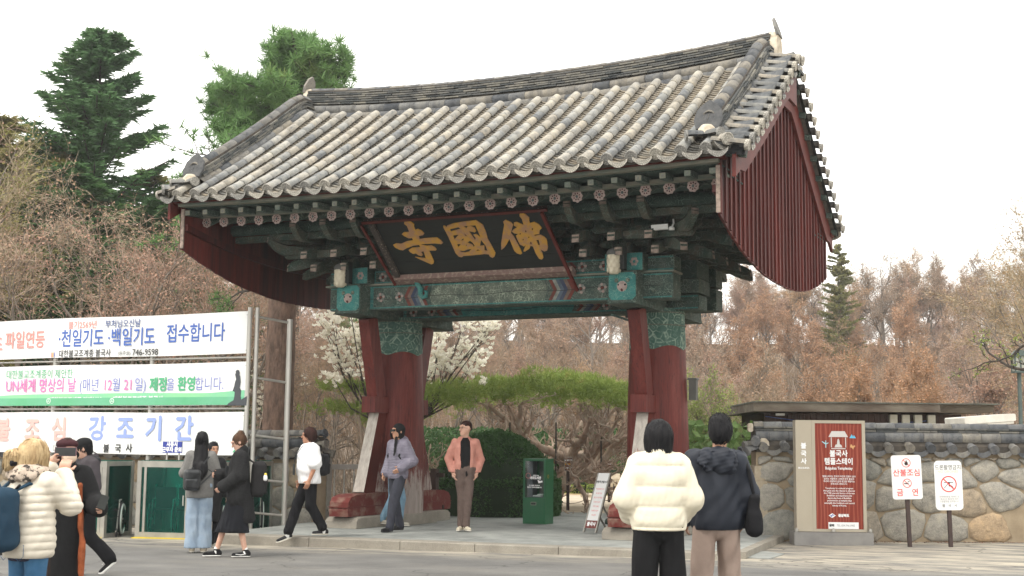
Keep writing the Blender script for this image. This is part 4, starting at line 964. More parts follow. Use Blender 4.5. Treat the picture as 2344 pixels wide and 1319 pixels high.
def clip_half(P, ax, az, nx, nz):
    "keep the part of polygon P where (p-a).n <= 0"
    out = []
    for i in range(len(P)):
        p, q = P[i], P[(i+1) % len(P)]; dp = (p[0]-ax)*nx+(p[1]-az)*nz; dq = (q[0]-ax)*nx+(q[1]-az)*nz
        if dp <= 0: out.append(p)
        if dp*dq < 0: t = dp/(dp-dq); out.append((p[0]+(q[0]-p[0])*t, p[1]+(q[1]-p[1])*t))
    return out
def stone_cells(L, H, rows, seed, big=.42):
    "tightly packed irregular field stones, larger at the foot, in wall coordinates (s, z)"
    r = random.Random(seed); S = []; z = .05
    for h in rows:
        s = r.uniform(-.1, .15)
        while s < L+.2: w_ = h*r.uniform(.95, 1.75); S.append((s+w_/2, z+h/2+r.uniform(-.10, .10), w_)); s += w_
        z += h
    out = []; k = 1.45                      # stones are wider than tall: distances measured with x squeezed
    for i, (x, zc, w_) in enumerate(S):
        P = [(x-.6, .045), (x+.6, .045), (x+.6, H+.02), (x-.6, H+.02)]; P = [(min(max(a, .0), L), b) for a, b in P]
        for j, (x2, z2, w2) in enumerate(S):
            if j == i or abs(x2-x) > 1.3 or not P: continue
            dx, dz = (x2-x)/k, z2-zc; t = .5+.16*(w_-w2)/(w_+w2); P = clip_half(P, x+(x2-x)*t, zc+dz*t, dx/k, dz)
        if len(P) < 3: continue
        cx = sum(p[0] for p in P)/len(P); cz = sum(p[1] for p in P)/len(P); sh = r.uniform(.935, .975)
        if max(p[0] for p in P)-min(p[0] for p in P) < .08: continue
        P = [(cx+(a-cx)*sh, cz+(b-cz)*sh) for a, b in P]; Q = []
        for a in range(len(P)):
            p, q = P[a], P[(a+1) % len(P)]
            if math.dist(p, q) < .02: continue
            for t in (.2, .5, .8): Q.append((p[0]+(q[0]-p[0])*t+r.uniform(-.009, .009), p[1]+(q[1]-p[1])*t+r.uniform(-.009, .009)))
        if len(Q) >= 5 and r.random() > .04: out.append(Q)
    return out
def stone_obj(P, parent, mtx, depth=.06, name='stone'):
    "bulging boulder face standing proud of the mortar: outline in (x,z), face toward -Y"
    n_ = len(P); cx = sum(p[0] for p in P)/n_; cz = sum(p[1] for p in P)/n_; m = MB(); V = []; r = random
    for sc_, y in ((1.0, .03), (1.0, -.008), (.93, -depth*.55), (.72, -depth*.9)):
        for x, z in P: V.append((cx+(x-cx)*sc_, y+r.uniform(-.006, .006)*(sc_ < 1), cz+(z-cz)*sc_))
    V.append((cx, -depth, cz)); F = [[a*n_+i, a*n_+(i+1) % n_, (a+1)*n_+(i+1) % n_, (a+1)*n_+i] for a in range(3) for i in range(n_)]+[[3*n_+i, 3*n_+(i+1) % n_, 4*n_] for i in range(n_)]
    m.add(V, F, 0, True); o = m.build(name, M_STONE, parent, mtx); return o

def tiled_wall(name, label, p0, p1, z0, z1, H, rows, seed, T=.42, end_at=None, fine=True):
    "mortar and field-stone wall from p0 to p1 (front face line), with a tiled cap"
    p0, p1 = Vector((*p0, 0)), Vector((*p1, 0)); d = (p1-p0); L = d.length; d.normalize(); nrm = Vector((-d.y, d.x, 0))
    root = thing(name, label, 'wall', (p0.x, p0.y, z0))
    sl_ = (z1-z0)/L; Mx = frame(Vector((0, 0, 0)), Vector((d.x, d.y, sl_)), nrm, Vector((0, 0, 1)))
    m = MB(); N = 24; Hw = H-.56
    m.box(0, L, 0, T, -.3, Hw+.12); m.build('mortar_core', M_MORT, root, Mx)
    for P in stone_cells(L, Hw, rows, seed):
        P = [(min(max(x, .03), L-.03), z) for x, z in P]
        if max(z for x, z in P) < Hw+.04: stone_obj(P, root, Mx, .05)
    m = MB(); m.box(0, L, -.03, T+.03, -.1, .035); m.build('footing_course', M_KERB, root, Mx)
    # cap: pans and round tiles running out over the face, then slabs and a ridge row
    step = .335; k = int(L/step)
    for i in range(k+1):
        s = .10+i*step
        for sg in (-1, 1):
            yb = .02 if sg < 0 else T-.02; ty = Vector((0, sg, -.34)).normalized(); tx = ty.cross(Vector((0, 0, 1))).normalized(); tz = tx.cross(ty)
            org = Vector((s, yb-sg*.13, Hw+.25))
            obj('round_tile', wr_me, root, Mx @ frame(org+Vector((0, 0, random.uniform(-.008, .008))), tx, ty, tz) @ Matrix.Rotation(random.uniform(-.03, .03), 4, 'Z'))
            org = Vector((s+step/2, yb-sg*.02, Hw+.20))
            if s+step/2 < L+.1:
                obj('drip_tile', wp_me, root, Mx @ frame(org, tx, ty, tz))
                obj('pan_tile', wp2_me, root, Mx @ frame(org-ty*.10+Vector((0, 0, .055)), tx, ty, tz))
    m = MB(); m.prism([(-.02, Hw+.08), (-.02, Hw+.20), (T/2-.1, Hw+.46), (T/2+.1, Hw+.46), (T+.02, Hw+.20), (T+.02, Hw+.08)], 0, L, mtx=Matrix(((0, 1, 0, 0), (1, 0, 0, 0), (0, 0, 1, 0), (0, 0, 0, 1)))); m.build('cap_bed', M_MUD, root, Mx)
    s = 0
    def run(dz, y, me, nm, step, ph, roll=None, hw=None):
        s = -ph*step
        while s < L-.03:
            a, b = max(0, s), min(L, s+step); s += step
            if b-a < .08: continue
            tx, ty, tz = Vector((0, -1, 0)), Vector((1, 0, 0)), Vector((0, 0, 1))
            if roll: tx, tz = tx*math.cos(roll)+tz*math.sin(roll), tz*math.cos(roll)-tx*math.sin(roll)
            o = obj(nm, me, root, Mx @ frame(Vector((a, y, dz)), tx*(hw/.19 if hw else 1), ty*((b-a)/.30*.99), tz))
    run(Hw+.33, T/2-.15, ridge_me, 'ridge_tile', .31, .3, roll=-.75); run(Hw+.33, T/2+.15, ridge_me, 'ridge_tile', .31, .3, roll=.75)
    run(Hw+.435, T/2, slab_me, 'ridge_slab', .33, .1, hw=.20); run(Hw+.475, T/2, slab_me, 'ridge_slab', .36, .6, hw=.17)
    run(Hw+.475, T/2, ridge_me, 'ridge_tile', .305, .5)
    return root, Mx, L, Hw
a, b = (3.83, .70), (9.2, 3.21)
rw, RWM, RWL, RWH = tiled_wall('stone_wall', 'tile capped stone and mortar wall behind the red temple stay sign', a, b, gz(4, .4)-.01, gz(8, 2.2)-.04, 1.92, [.48, .42, .36, .2], 11)
# dressed granite quoins at its left end and turned-up end tiles
for i, (z0, z1, w_) in enumerate(((.02, .36, .22), (.365, .98, .17), (.985, 1.22, .14))):
    m = MB(); m.box(-.03, w_, -.03, .45, z0, z1, bev=.012); m.build('quoin', M_GRAN, rw, RWM)
for (s, y, z, ax) in ((-.04, -.05, RWH+.12, (-.8, -.5, -.2)), (-.02, .05, RWH+.20, (-.9, -.2, -.15)), (.0, .0, RWH+.28, (-.2, -.95, -.2)), (-.08, .1, RWH+.12, (-1, -.1, -.2))):
    ty = Vector(ax).normalized(); tx = ty.cross(Vector((0, 0, 1))).normalized()
    obj('end_tile', wr_me, rw, RWM @ frame(Vector((s, y, z))-ty*.12, tx, ty, tx.cross(ty)))
m = MB(); m.lathe([(0, .07), (.06, .06), (.10, 0), (.11, -.06)], 9); m.build('plaster_lump', M_PLAST, rw, RWM @ Matrix.Translation((.12, .02, RWH+.24)))
m = MB(); m.box(-.10, -.02, .10, .2, RWH+.40, RWH+.54, bev=.02); m.build('plaster_lump', M_PLAST, rw, RWM)
# left wall, seen behind the banners
pa, pb = onz(-150, 1190, 0), onz(742, 1195, 0)
lw, LWM, LWL, LWH = tiled_wall('stone_wall', 'tile capped stone wall behind the banners and glass booths at the left', (-15.6, -.55), (-3.72, -.55), gz(-12, -.6)-.02, gz(-4, -.6)-.02, 1.80, [.42, .38, .32], 5)
for (s, y, z, ax) in ((LWL+.02, -.02, LWH+.16, (.8, -.5, -.2)), (LWL, .1, LWH+.30, (.9, -.1, .1)), (LWL-.02, .1, LWH+.46, (.95, 0, .35)), (LWL+.0, .3, LWH+.18, (.9, .3, -.2)), (LWL-.05, -.05, LWH+.10, (.4, -.9, -.3))):
    ty = Vector(ax).normalized(); tx = ty.cross(Vector((0, 0, 1))).normalized()
    obj('end_tile', wr_me, lw, LWM @ frame(Vector((s, y, z))-ty*.12, tx, ty, tx.cross(ty)))

# ---- materials for street things
M_STEEL = M('brushed_steel', (.52, .50, .46, 1), (.40, .385, .355, 1), 3, .42, 0, metal=.55, stretch=(1, 1, .2))
M_ALU = M('satin_aluminium', (.40, .38, .34, 1), (.30, .29, .26, 1), 4, .5, 0, metal=.55)
M_WHITE = M('white_print', (.80, .80, .79, 1), (.74, .74, .73, 1), 2, .6)
M_DARKP = M('dark_post', (.045, .032, .03, 1), (.07, .045, .04, 1), 9, .7, .3)
INK = lambda nm, c: M('ink_'+nm, c, tuple(x*.93 for x in c[:3])+(1,), 3, .6)
I_BLUE, I_PINK, I_NAVY, I_BLK, I_GRN, I_MAG, I_LB = INK('blue', (.08, .15, .45, 1)), INK('salmon', (.80, .30, .27, 1)), INK('navy', (.05, .09, .26, 1)), INK('black', (.03, .03, .03, 1)), INK('green', (.10, .42, .22, 1)), INK('magenta', (.75, .22, .48, 1)), INK('violet', (.20, .23, .55, 1))
I_RED, I_WHT, I_PALEB, I_PALER, I_GREY, I_GOLDT = INK('red', (.72, .06, .06, 1)), INK('white', (.85, .85, .85, 1)), INK('pale_blue', (.30, .38, .72, 1)), INK('pale_red', (.84, .46, .42, 1)), INK('grey', (.25, .25, .25, 1)), INK('amber', (.75, .38, .03, 1))
XZ = lambda x, y, z: frame(Vector((x, y, z)), Vector((1, 0, 0)), Vector((0, 0, 1)), Vector((0, -1, 0)))   # text facing -Y

# ---- banner rack and three banners
BY = -1.9
bx0, bx1 = -11.2, -4.27
rack = thing('banner_rack', 'tall stainless steel frame with ladder shaped post holding three wide banners', 'banner rack', (bx1, BY, gz(bx1, BY)))
def rp_(x, y, z): return (x-bx1, y-BY, z-gz(bx1, BY))
for x, y in ((bx1+.035, BY+.02), (bx1+.13, BY+.10)):
    m = MB(); m.tube([rp_(x, y, -.12), rp_(x, y, 3.66)], .038, 10); m.build('post', M_STEEL, rack)
m = MB(); m.tube([rp_(bx1+.42, BY+.65, -.05), rp_(bx1+.42, BY+.65, 3.50)], .05, 10); m.build('post', M_STEEL, rack)
for z in (3.46, 2.42, 1.45, .72, .16):
    m = MB(); m.tube([rp_(bx1+.1, BY+.07, z+.05), rp_(bx1+.42, BY+.65, z-.02)], .022, 8); m.build('rung', M_STEEL, rack)
for x in (-6.35, -8.6): 
    m = MB(); m.tube([rp_(x, BY+.08, -.1), rp_(x, BY+.08, 3.55)], .04, 8); m.build('post', M_STEEL, rack)
for z in (2.81, 1.94):
    m = MB(); m.tube([rp_(bx0, BY+.06, z), rp_(bx1, BY+.06, z)], .018, 8); m.build('rail', M_STEEL, rack)
def banner(z0, z1, x1, label):
    m = MB(); NX, NZ = 60, 6; V = []
    for j in range(NZ+1):
        for i in range(NX+1):
            x = bx0+(x1-bx0)*i/NX; z = z0+(z1-z0)*j/NZ; V.append((x, BY-.004+.006*math.sin(x*2.1+z), z+.008*math.sin(x*1.3)*(1 if j in (0, NZ) else 0)))
    F = [[j*(NX+1)+i, j*(NX+1)+i+1, (j+1)*(NX+1)+i+1, (j+1)*(NX+1)+i] for j in range(NZ) for i in range(NX)]
    m.add(V, F, 0, True); k = len(V); m.add([(x, y+.012, z) for x, y, z in V], [f[::-1] for f in F], 0, True)
    o = m.build('banner', M_WHITE); setp(o, label, 'banner', 'banners on the steel rack')
    for zz in (z0+.06, z1-.06): q = MB(); q.tube([(x1-.01, BY-.01, zz), (x1+.05, BY, zz)], .006, 5); q.build('tie', M_STEEL, o)
    return o
def bt(s, px, py, size, parent, mat, bold=.0, sx=1.0, align='CENTER', spacing=1.0, rot=0.0):
    size *= 1.22 if parent is b3 else 1.15
    p = ony(px, py, BY-.014); return text(s, size, parent, XZ(p.x, BY-.014, p.z) @ Matrix.Rotation(rot, 4, 'Z'), mat, bold=bold, sx=sx, align=align, spacing=spacing)
b1 = banner(2.87, 3.59, bx1, 'topmost white banner on the steel rack with blue and salmon Korean lettering')
b2 = banner(2.00, 2.73, bx1+.01, 'middle white banner on the steel rack with a green hill and seated figure print')
b3 = banner(1.15, 1.88, bx1, 'lowest white banner on the steel rack with very large pale pink and blue letters')
bt('초', -8, 790, .30, b1, I_PINK, .004)
bt('파일연등', 57, 781, .30, b1, I_PINK, .004, .78)
bt('·천일기도', 185, 777, .30, b1, I_BLUE, .004, .80); bt('·백일기도', 300, 774, .30, b1, I_BLUE, .004, .80)
bt('접수합니다', 447, 765, .30, b1, I_BLUE, .004, .80)
bt('불기2569년', 189, 745, .135, b1, I_PINK, .001, .92); bt('부처님오신날', 281, 742, .135, b1, I_NAVY, .001, .95)
bt('대한불교조계종 불국사', 193, 810, .125, b1, I_BLK, .001, .9); bt('(원주실)', 284, 809, .075, b1, I_BLK); bt('746-9598', 332, 807, .14, b1, I_BLK, .001, .95)
for i, c in enumerate((I_PINK, I_GOLDT, I_LB)):
    p = ony(117+i*3.2, 813, BY-.013); m = MB(); m.prism([(0, 0), (.018, 0), (.018, .085), (0, .095)], -.002, 0); m.build('printed_mark', c, b1, Matrix.Translation((p.x, BY-.013, p.z-.04)))
bt('대한불교조계종이 제안한', 89, 858, .155, b2, I_GRN, 0, .88)
bt('UN세계 명상의 날', 92, 885, .235, b2, I_MAG, .003, .84); bt('(매년', 204, 884, .225, b2, I_LB, 0, .84); bt('12', 246, 883, .225, b2, I_MAG, .002, .84); bt('월', 266, 883, .225, b2, I_LB, 0, .84)
bt('21', 294, 882, .225, b2, I_MAG, .002, .84); bt('일)', 321, 882, .225, b2, I_LB, 0, .84); bt('제정', 362, 882, .225, b2, I_GRN, .006, .84); bt('을', 390, 882, .205, b2, I_LB, 0, .84); bt('환영', 427, 881, .225, b2, I_GRN, .006, .84); bt('합니다.', 479, 881, .215, b2, I_LB, 0, .84)
# green printed hill along the foot of the second banner
xs = np.linspace(bx0, bx1, 40); top = [2.10+.10*math.exp(-((x+6.6)/1.6)**2)+.04*math.sin(x*1.2)+.06*(x > -5.0)*(x+5.0) for x in xs]
m = MB(); m.prism([(bx0, 2.005), (bx1, 2.005)]+[(x, z+.06) for x, z in zip(xs[::-1], top[::-1])], BY-.0125, BY-.011); m.build('printed_hill', M('print_light_green', (.28, .62, .32, 1), (.22, .55, .34, 1), 1, .6), b2)
m = MB(); m.prism([(bx0, 2.003), (bx1, 2.003), (bx1, 2.14), (bx0, 2.14)], BY-.0145, BY-.013); m.build('printed_band', M('print_green', (.12, .42, .22, 1), (.16, .45, .28, 1), 1, .6), b2)
bt('대한불교조계종 미래본부', 172, 918, .115, b2, I_WHT, .003, .9); bt('대한불교조계종 불국사', 315, 916, .115, b2, I_WHT, .003, .9)
for px in (111, 256):
    p = ony(px, 918, BY-.016); m = MB(); m.prism([(.05*math.cos(a*PI/8), .05*math.sin(a*PI/8)) for a in range(16)], -.001, 0); rr = m.build('printed_emblem', I_WHT, b2, Matrix.Translation((p.x, BY-.016, p.z)))
    m = MB(); m.prism([(.038*math.cos(a*PI/8), .038*math.sin(a*PI/8)) for a in range(16)], -.002, -.001); m.build('emblem_ring', I_GRN, rr)
    m = MB(); 
    for a in (90, 210, 330): m.prism([(.016*math.cos(math.radians(a))+.010*math.cos(q*PI/4), .016*math.sin(math.radians(a))+.010*math.sin(q*PI/4)) for q in range(8)], -.003, -.002)
    m.build('emblem_dots', I_WHT, rr)
# dark seated figure silhouette printed at the right end
p = ony(541, 915, BY-.017)
sil = [(-.20, -.10), (.21, -.10), (.22, .06), (.10, .0), (.085, .06), (.09, .16), (.06, .20), (.075, .30), (.06, .40), (.045, .42), (.05, .46), (.03, .50), (-.01, .505), (-.035, .48), (-.03, .45), (-.045, .43), (-.03, .38), (-.02, .345), (-.04, .30), (-.055, .22), (-.085, .15), (-.04, .13), (-.045, .05), (-.06, -.01), (-.16, -.06)]
m = MB(); m.prism(sil, -.001, 0); m.build('printed_figure', INK('charcoal', (.07, .075, .085, 1)), b2, Matrix.Translation((p.x, BY-.017, p.z)))
for i, (ch, px) in enumerate((('산', -70), ('불', 6), ('조', 73), ('심', 135))): bt(ch, px, 988-i*.5, .37, b3, I_PALER, .010, .92)
for ch, px in (('강', 222), ('조', 286), ('기', 352), ('간', 421)): bt(ch, px, 985, .38, b3, I_PALEB, .010, .96)
bt('대한불교조계종', 165, 1029, .13, b3, I_GREY, .0, .9, 'CENTER', 1.05); bt('불', 243, 1028, .13, b3, I_BLK, .003); bt('국', 270, 1028, .13, b3, I_BLK, .003); bt('사', 295, 1027, .13, b3, I_BLK, .003)
m = MB()
for a in (-60, -30, 0, 30, 60): 
    c, s = math.cos(math.radians(90+a)), math.sin(math.radians(90+a)); P = [(0, 0), (.10, .035), (.22, 0), (.10, -.035)]
    m.prism([(x*c-y*s, x*s+y*c) for x, y in P][::-1], -.001-abs(a)*.00002, 0)
p = ony(546, 1025, BY-.012); m.build('printed_lotus', I_PALER, b3, Matrix.Translation((p.x, BY-.013, p.z+.0)))
m = MB(); m.prism([(-.16, -.06), (.05, -.06), (.05, .05), (-.08, .02)], -.0008, 0); m.build('printed_leaf', I_GRN, b3, Matrix.Translation((p.x+.03, BY-.012, p.z-.02)))

# ---- glass wheelchair booths
n = NT('tinted_booth_glass'); n.n.remove(n.b)
tr = n.n.new('ShaderNodeBsdfTransparent'); tr.inputs[0].default_value = (.36, .80, .74, 1); gl = n.n.new('ShaderNodeBsdfGlossy'); gl.inputs['Roughness'].default_value = .04; gl.inputs[0].default_value = (.55, .75, .70, 1)
fr_ = n.n.new('ShaderNodeFresnel'); fr_.inputs[0].default_value = 1.45; ms = n.n.new('ShaderNodeMixShader'); n.link(fr_.outputs[0], ms.inputs[0]); n.link(tr.outputs[0], ms.inputs[1]); n.link(gl.outputs[0], ms.inputs[2])
df = n.n.new('ShaderNodeBsdfDiffuse'); df.inputs[0].default_value = (.035, .26, .22, 1); m2_ = n.n.new('ShaderNodeMixShader'); m2_.inputs[0].default_value = .08; n.link(ms.outputs[0], m2_.inputs[1]); n.link(df.outputs[0], m2_.inputs[2])   # teal diffuse colour mixed in to brighten the dark tinted panes
n.link(m2_.outputs[0], n.n['Material Output'].inputs[0]); M_GLASS = n.m
M_TEALIN = M('booth_interior', (.14, .34, .31, 1), (.09, .25, .22, 1), 2, .8)
M_YEL = M('yellow_edge', (.62, .48, .05, 1), (.50, .38, .05, 1), 8, .8, worldsp=True)
def booth(px0, px1, pyb, label, depth=.85):
    pl = onz(px0, pyb, gz(*onz(px0, pyb, -.2)[:2])); pr_ = onz(px1, pyb, gz(*onz(px1, pyb, -.2)[:2]))
    W = (pr_-pl).xy.length; d = Vector((1, .0, 0)); W = pr_.x-pl.x
    pl.y = pr_.y = (pl.y+pr_.y)/2; z0 = gz((pl.x+pr_.x)/2, pl.y)+.02
    W /= math.cos(.2); pl.y -= .14; t = thing('wheelchair_booth', label, 'glass booth', (pl.x, pl.y, z0), .2, 'glass wheelchair booths under the banners'); H = 1.22
    def bar(x0, x1, y0, y1, za, zb, nm='frame_bar'): m = MB(); m.box(x0, x1, y0, y1, za, zb); m.build(nm, M_ALU, t)
    f = .075
    for x in (0, W-f): bar(x, x+f, -.02, .06, 0, H); bar(x, x+f, depth-.06, depth, 0, H)
    bar(f, W-f, -.015, .05, H-.10, H-.001, 'top_rail'); bar(f, W-f, -.015, .05, 0, .09, 'bottom_rail'); bar(f, W-f, depth-.05, depth, H-.08, H-.002, 'top_rail')
    bar(W*.64, W*.64+.05, -.025, .045, .09, H-.10, 'door_stile'); bar(f+.05, f+.09, -.022, .04, .09, H-.10, 'door_stile'); bar(W-f-.05, W-f-.005, -.022, .04, .09, H-.1, 'door_stile')
    for x in (.01, W-.06): bar(x, x+.05, .06, depth-.06, H-.08, H-.003, 'side_rail'); bar(x, x+.05, .06, depth-.06, .0, .07, 'side_rail')
    m = MB(); m.box(f, W-f, .0, .008, .09, H-.10); m.build('front_glass', M_GLASS, t)
    for x in (.025, W-.033): m = MB(); m.box(x, x+.008, .06, depth-.06, .07, H-.08); m.build('side_glass', M_GLASS, t)
    m = MB(); m.box(.03, W-.03, .02, depth-.02, H-.004, H+.01); m.build('roof_sheet', M_GLASS, t)
    m = MB(); m.box(.03, W-.03, depth-.045, depth-.03, .0, H-.08); m.build('back_panel', M_TEALIN, t)
    m = MB(); m.box(.0, W, -.01, depth, -.05, -.001); m.build('base_plate', M_ALU, t)
    m = MB(); m.box(.02, W-.02, -.17, -.022, -.03, .012, mtx=Matrix.Shear('XZ', 4, (0, 0)) if 0 else None); m.build('yellow_threshold', M_YEL, t)
    m = MB(); m.tube([(W*.64-.02, -.05, .52), (W*.64-.02, -.05, .68)], .012, 6); m.build('door_handle', M_STEEL, t)
    return t, pl, W, z0
M_RIMG = M('wheel_rim', (.66, .76, .70, 1), (.55, .65, .6, 1), 4, .5); M_BLKF = M('black_fabric', (.02, .02, .022, 1), (.035, .035, .037, 1), 12, .85, .3, 90)
def wheelchair():
    t = thing('wheelchair', 'folded wheelchair with large wheels behind tinted booth glass', 'wheelchair')
    for x in (-.22, .22):
        m = MB(); R_ = .30; m.tube([(x, R_*math.cos(a*PI/14), R_*math.sin(a*PI/14)+R_+.01) for a in range(28)], .016, 6, closed=True)
        w_ = m.build('wheel', M_BLKF, t)
        m = MB(); m.tube([(x*1.09, .265*math.cos(a*PI/14), .265*math.sin(a*PI/14)+R_+.01) for a in range(28)], .017, 6, closed=True); m.build('push_rim', M_RIMG, w_)
        m = MB(); 
        for a in range(12): m.tube([(x, 0, R_+.01), (x, .29*math.cos(a*PI/6), .29*math.sin(a*PI/6)+R_+.01)], .003, 3, cap=False)
        m.lathe([(0, .02), (.03, .02), (.03, -.02), (0, -.02)], 8, (x, 0, R_+.01)); m.build('spokes', M_STEEL, w_)
        m = MB(); m.tube([(x*.85, .22, .48), (x*.85, -.18, .48), (x*.85, -.30, .15), (x*.85, -.42, .10)], .013, 6); m.tube([(x*.85, .16, .2), (x*.85, .22, .92), (x*.85, .34, .93)], .013, 6); m.tube([(x*.85, .2, .66), (x*.85, -.12, .66), (x*.85, -.14, .48)], .013, 6); m.build('side_frame', M_STEEL, t)
        m = MB(); m.tube([(x*.85, -.34+.07*math.cos(a*PI/6), .075+.07*math.sin(a*PI/6)) for a in range(12)], .012, 5, closed=True); m.build('castor', M_BLKF, t)
    m = MB(); m.box(-.19, .19, -.18, .20, .47, .50); m.build('seat', M_BLKF, t); m = MB(); m.box(-.19, .19, .19, .215, .50, .88); m.build('backrest', M_BLKF, t)
    return t
wc0 = wheelchair(); first = True
for px0, px1, pyb, lab, k in ((60, 262, 1233, 'glass booth with wheelchairs at the far left behind the walking people', 3), (286, 508, 1236, 'middle glass booth with sliding doors and wheelchairs behind the grey blazer woman', 3), (516, 588, 1226, 'narrow glass booth with a wheelchair behind the woman in the black coat', 1)):
    t, pl, W, z0 = booth(px0, px1, pyb, lab)
    for i in range(k):
        o = wc0 if first else copy_tree(wc0); first = False
        a_ = W*(i+.5)/k+random.uniform(-.04, .04); o.location = (pl.x+a_*math.cos(.2)-.42*math.sin(.2), pl.y+a_*math.sin(.2)+.42*math.cos(.2), z0+.01); o.rotation_euler = (0, 0, random.uniform(.5, .75)); o.scale = (.88,)*3
        o['label'] = ['folded wheelchair seen through the tinted glass of the far left booth', 'folded wheelchair seen through the tinted glass of the middle booth', 'single wheelchair in the narrow booth behind the black coat woman'][(px0 > 200)+(px0 > 500)]
        if k > 1: o['label'] = ['leftmost', 'middle', 'rightmost'][i]+' '+o['label']
        if k > 1: o['group'] = 'wheelchairs in the '+('far left booth' if px0 < 200 else 'middle booth')
# small blue notice boards on twin stalks in front of the booths
def stalk_sign(px, py, w_, lines, label, t=20.9):
    p = at(px, py, t); zb_ = gz(p.x, p.y)+1.26; r = thing('notice_board', label, 'sign', (p.x, p.y, zb_)); h = p.z-zb_
    m = MB(); m.box(-w_/2, w_/2, -.012, .012, h-.09, h+.09); b = m.build('board', INK('royal_blue', (.04, .06, .30, 1)), r)
    for x in (-w_*.32, w_*.32): m = MB(); m.tube([(x, .02, 0), (x, .02, h+.02)], .014, 7); m.build('stalk', M_STEEL, r)
    for i, l in enumerate(lines): text(l, .085, r, XZ(0, -.0135, h+.042-.085*i), I_WHT, bold=.003, sx=.9)
    r.rotation_euler.z = .06; return r
stalk_sign(395, 1024, .36, ['사용시', '근무자 문의'], 'small blue notice board on two short stalks on top of the middle booth')
stalk_sign(165, 1024, .36, ['사용시', '근무자 문의'], 'small blue notice board half hidden behind the raised phone and black cap')

# ---- temple stay sign on its granite plinth
p = at(1905, 1238, 20.1); ang = math.atan2(_r.y, _r.x); SH = 0
ts = thing('temple_stay_sign', 'tall beige framed sign with dark red wooden panel on a grey plinth', 'sign', (p.x, p.y, gz(p.x, p.y)+.02), ang-.03)
M_BEI = M('beige_metal', (.42, .37, .29, 1), (.40, .35, .27, 1), 3, .5); n = NT('red_wood_panel'); v = n.coord('Object', (1, 1, .12))
wv = n.new('ShaderNodeTexWave'); n.link(v, wv.inputs['Vector']); wv.inputs['Scale'].default_value = 6; wv.inputs['Distortion'].default_value = 9; wv.inputs['Detail'].default_value = 3
n.color(n.ramp(wv.outputs['Fac'], [(.2, (.20, .026, .013, 1)), (.85, (.25, .042, .022, 1)), (1, (.32, .08, .05, 1))])).rough(.5, .3); M_RWP = n.m
W_, H_ = 1.05, 1.70; zb = .20
m = MB(); m.box(-.60, .60, -.14, .30, -.05, zb-.005, bev=.01); m.build('plinth', M('plinth_stone', (.20, .19, .185, 1), (.25, .24, .225, 1), 4, .5, .2, 60), ts)
m = MB(); m.box(-.545, -.30, -.05, .17, zb, zb+H_); m.build('side_column', M_BEI, ts)
m = MB(); m.box(-.297, .525, -.02, .15, zb, zb+H_); m.build('back_board', M_BEI, ts)
for a in ((-.297, .525, zb+H_-.045, zb+H_), (-.297, .525, zb, zb+.04), (.475, .525, zb+.041, zb+H_-.046), (-.297, -.245, zb+.041, zb+H_-.046)):
    m = MB(); m.box(a[0], a[1], -.045, -.021, a[2], a[3]); m.build('frame_strip', M_BEI, ts)
m = MB(); m.box(-.244, .474, -.030, -.022, zb+.041, zb+H_-.046); m.build('panel', M_RWP, ts)
def tt(s, x, z, size, mat=None, **k): return text(s, size, ts, XZ(x, -.0325, z), mat or I_WHT, **k)
cx = .115; top = zb+H_
tt('불국사', cx, top-.515, .112, bold=.0022, sx=.9); tt('템플스테이', cx, top-.635, .112, bold=.0022, sx=.86); tt('Bulguksa Templestay', cx, top-.735, .058, bold=.001, sx=.86)
for i, l in enumerate(('템플스테이는 한국의 자연과 전통이 살아', '숨쉬는 사찰에서 1,700년 한국 불교의', '역사와 수행자의 삶과 정신을 체험하는', '문화프로그램입니다.')): tt(l, cx, top-.86-.038*i, .033, bold=.0003, sx=.92)
for i, l in enumerate(('Templestay is a cultural program', 'that gives you the chance to discover', 'the 1700 year-old history of Korean', 'Buddhism and experience the', 'day-to-day lives of Buddhist', 'practitioners at temples that', 'exemplify the traditions and natural', 'beauty of Korea.')): tt(l, cx, top-1.04-.0375*i, .035, bold=.0004, sx=.92)
tt('경상북도', cx+.06, top-1.455, .048, bold=.003, sx=.95)
q = MB(); q.prism([(-.055, 0), (0, -.036), (.055, 0), (0, .036)], -.001, 0); e = q.build('emblem', I_WHT, ts, Matrix.Translation((cx-.115, -.0315, top-1.455)))
q = MB(); q.prism([(-.038, 0), (0, -.025), (.0, 0), (.038, 0), (0, .025), (0, .008)], -.002, -.001); q.build('emblem_mark', I_BLUE, e)
q = MB(); q.box(-.06, .40, -.038, -.031, zb+.045, zb+.145); pb_ = q.build('phone_plate', I_WHT, ts); text('TEL 054-746-0983', .042, ts, XZ(.205, -.0395, zb+.095), I_GREY, sx=.88); text('문의', .040, ts, XZ(-.01, -.0395, zb+.095), I_BLK, bold=.003)
for i, ch in enumerate('불국사'): text(ch, .095, ts, XZ(-.425, -.0515, top-.40-.118*i), I_WHT, bold=.003)
text('BULGUKSA', .036, ts, XZ(-.425, -.0515, top-.735), I_WHT, bold=.001, sx=.95)
I_SKY = INK('sky_blue', (.12, .50, .72, 1)); I_STN = INK('pale_stone', (.60, .57, .55, 1)); I_CY = INK('pale_cyan', (.35, .62, .68, 1))
def pict(poly, mat, nm, x, z, k=1): q = MB(); q.prism([(a*k, b*k) for a, b in poly], -.001, 0); return q.build(nm, mat, ts, Matrix.Translation((cx+x, -.0315, top-.0+z)))
pict([(-.15, 0), (.15, 0), (.10, .09), (-.10, .09)], I_STN, 'printed_roof', 0, -.255)
for x in (-.115, .105): pict([(0, 0), (.014, 0), (.014, .155), (0, .155)], I_STN, 'printed_post', x, -.415)
pict([(-.11, 0), (.11, 0), (.11, .014), (-.11, .014)], I_STN, 'printed_base', 0, -.44)
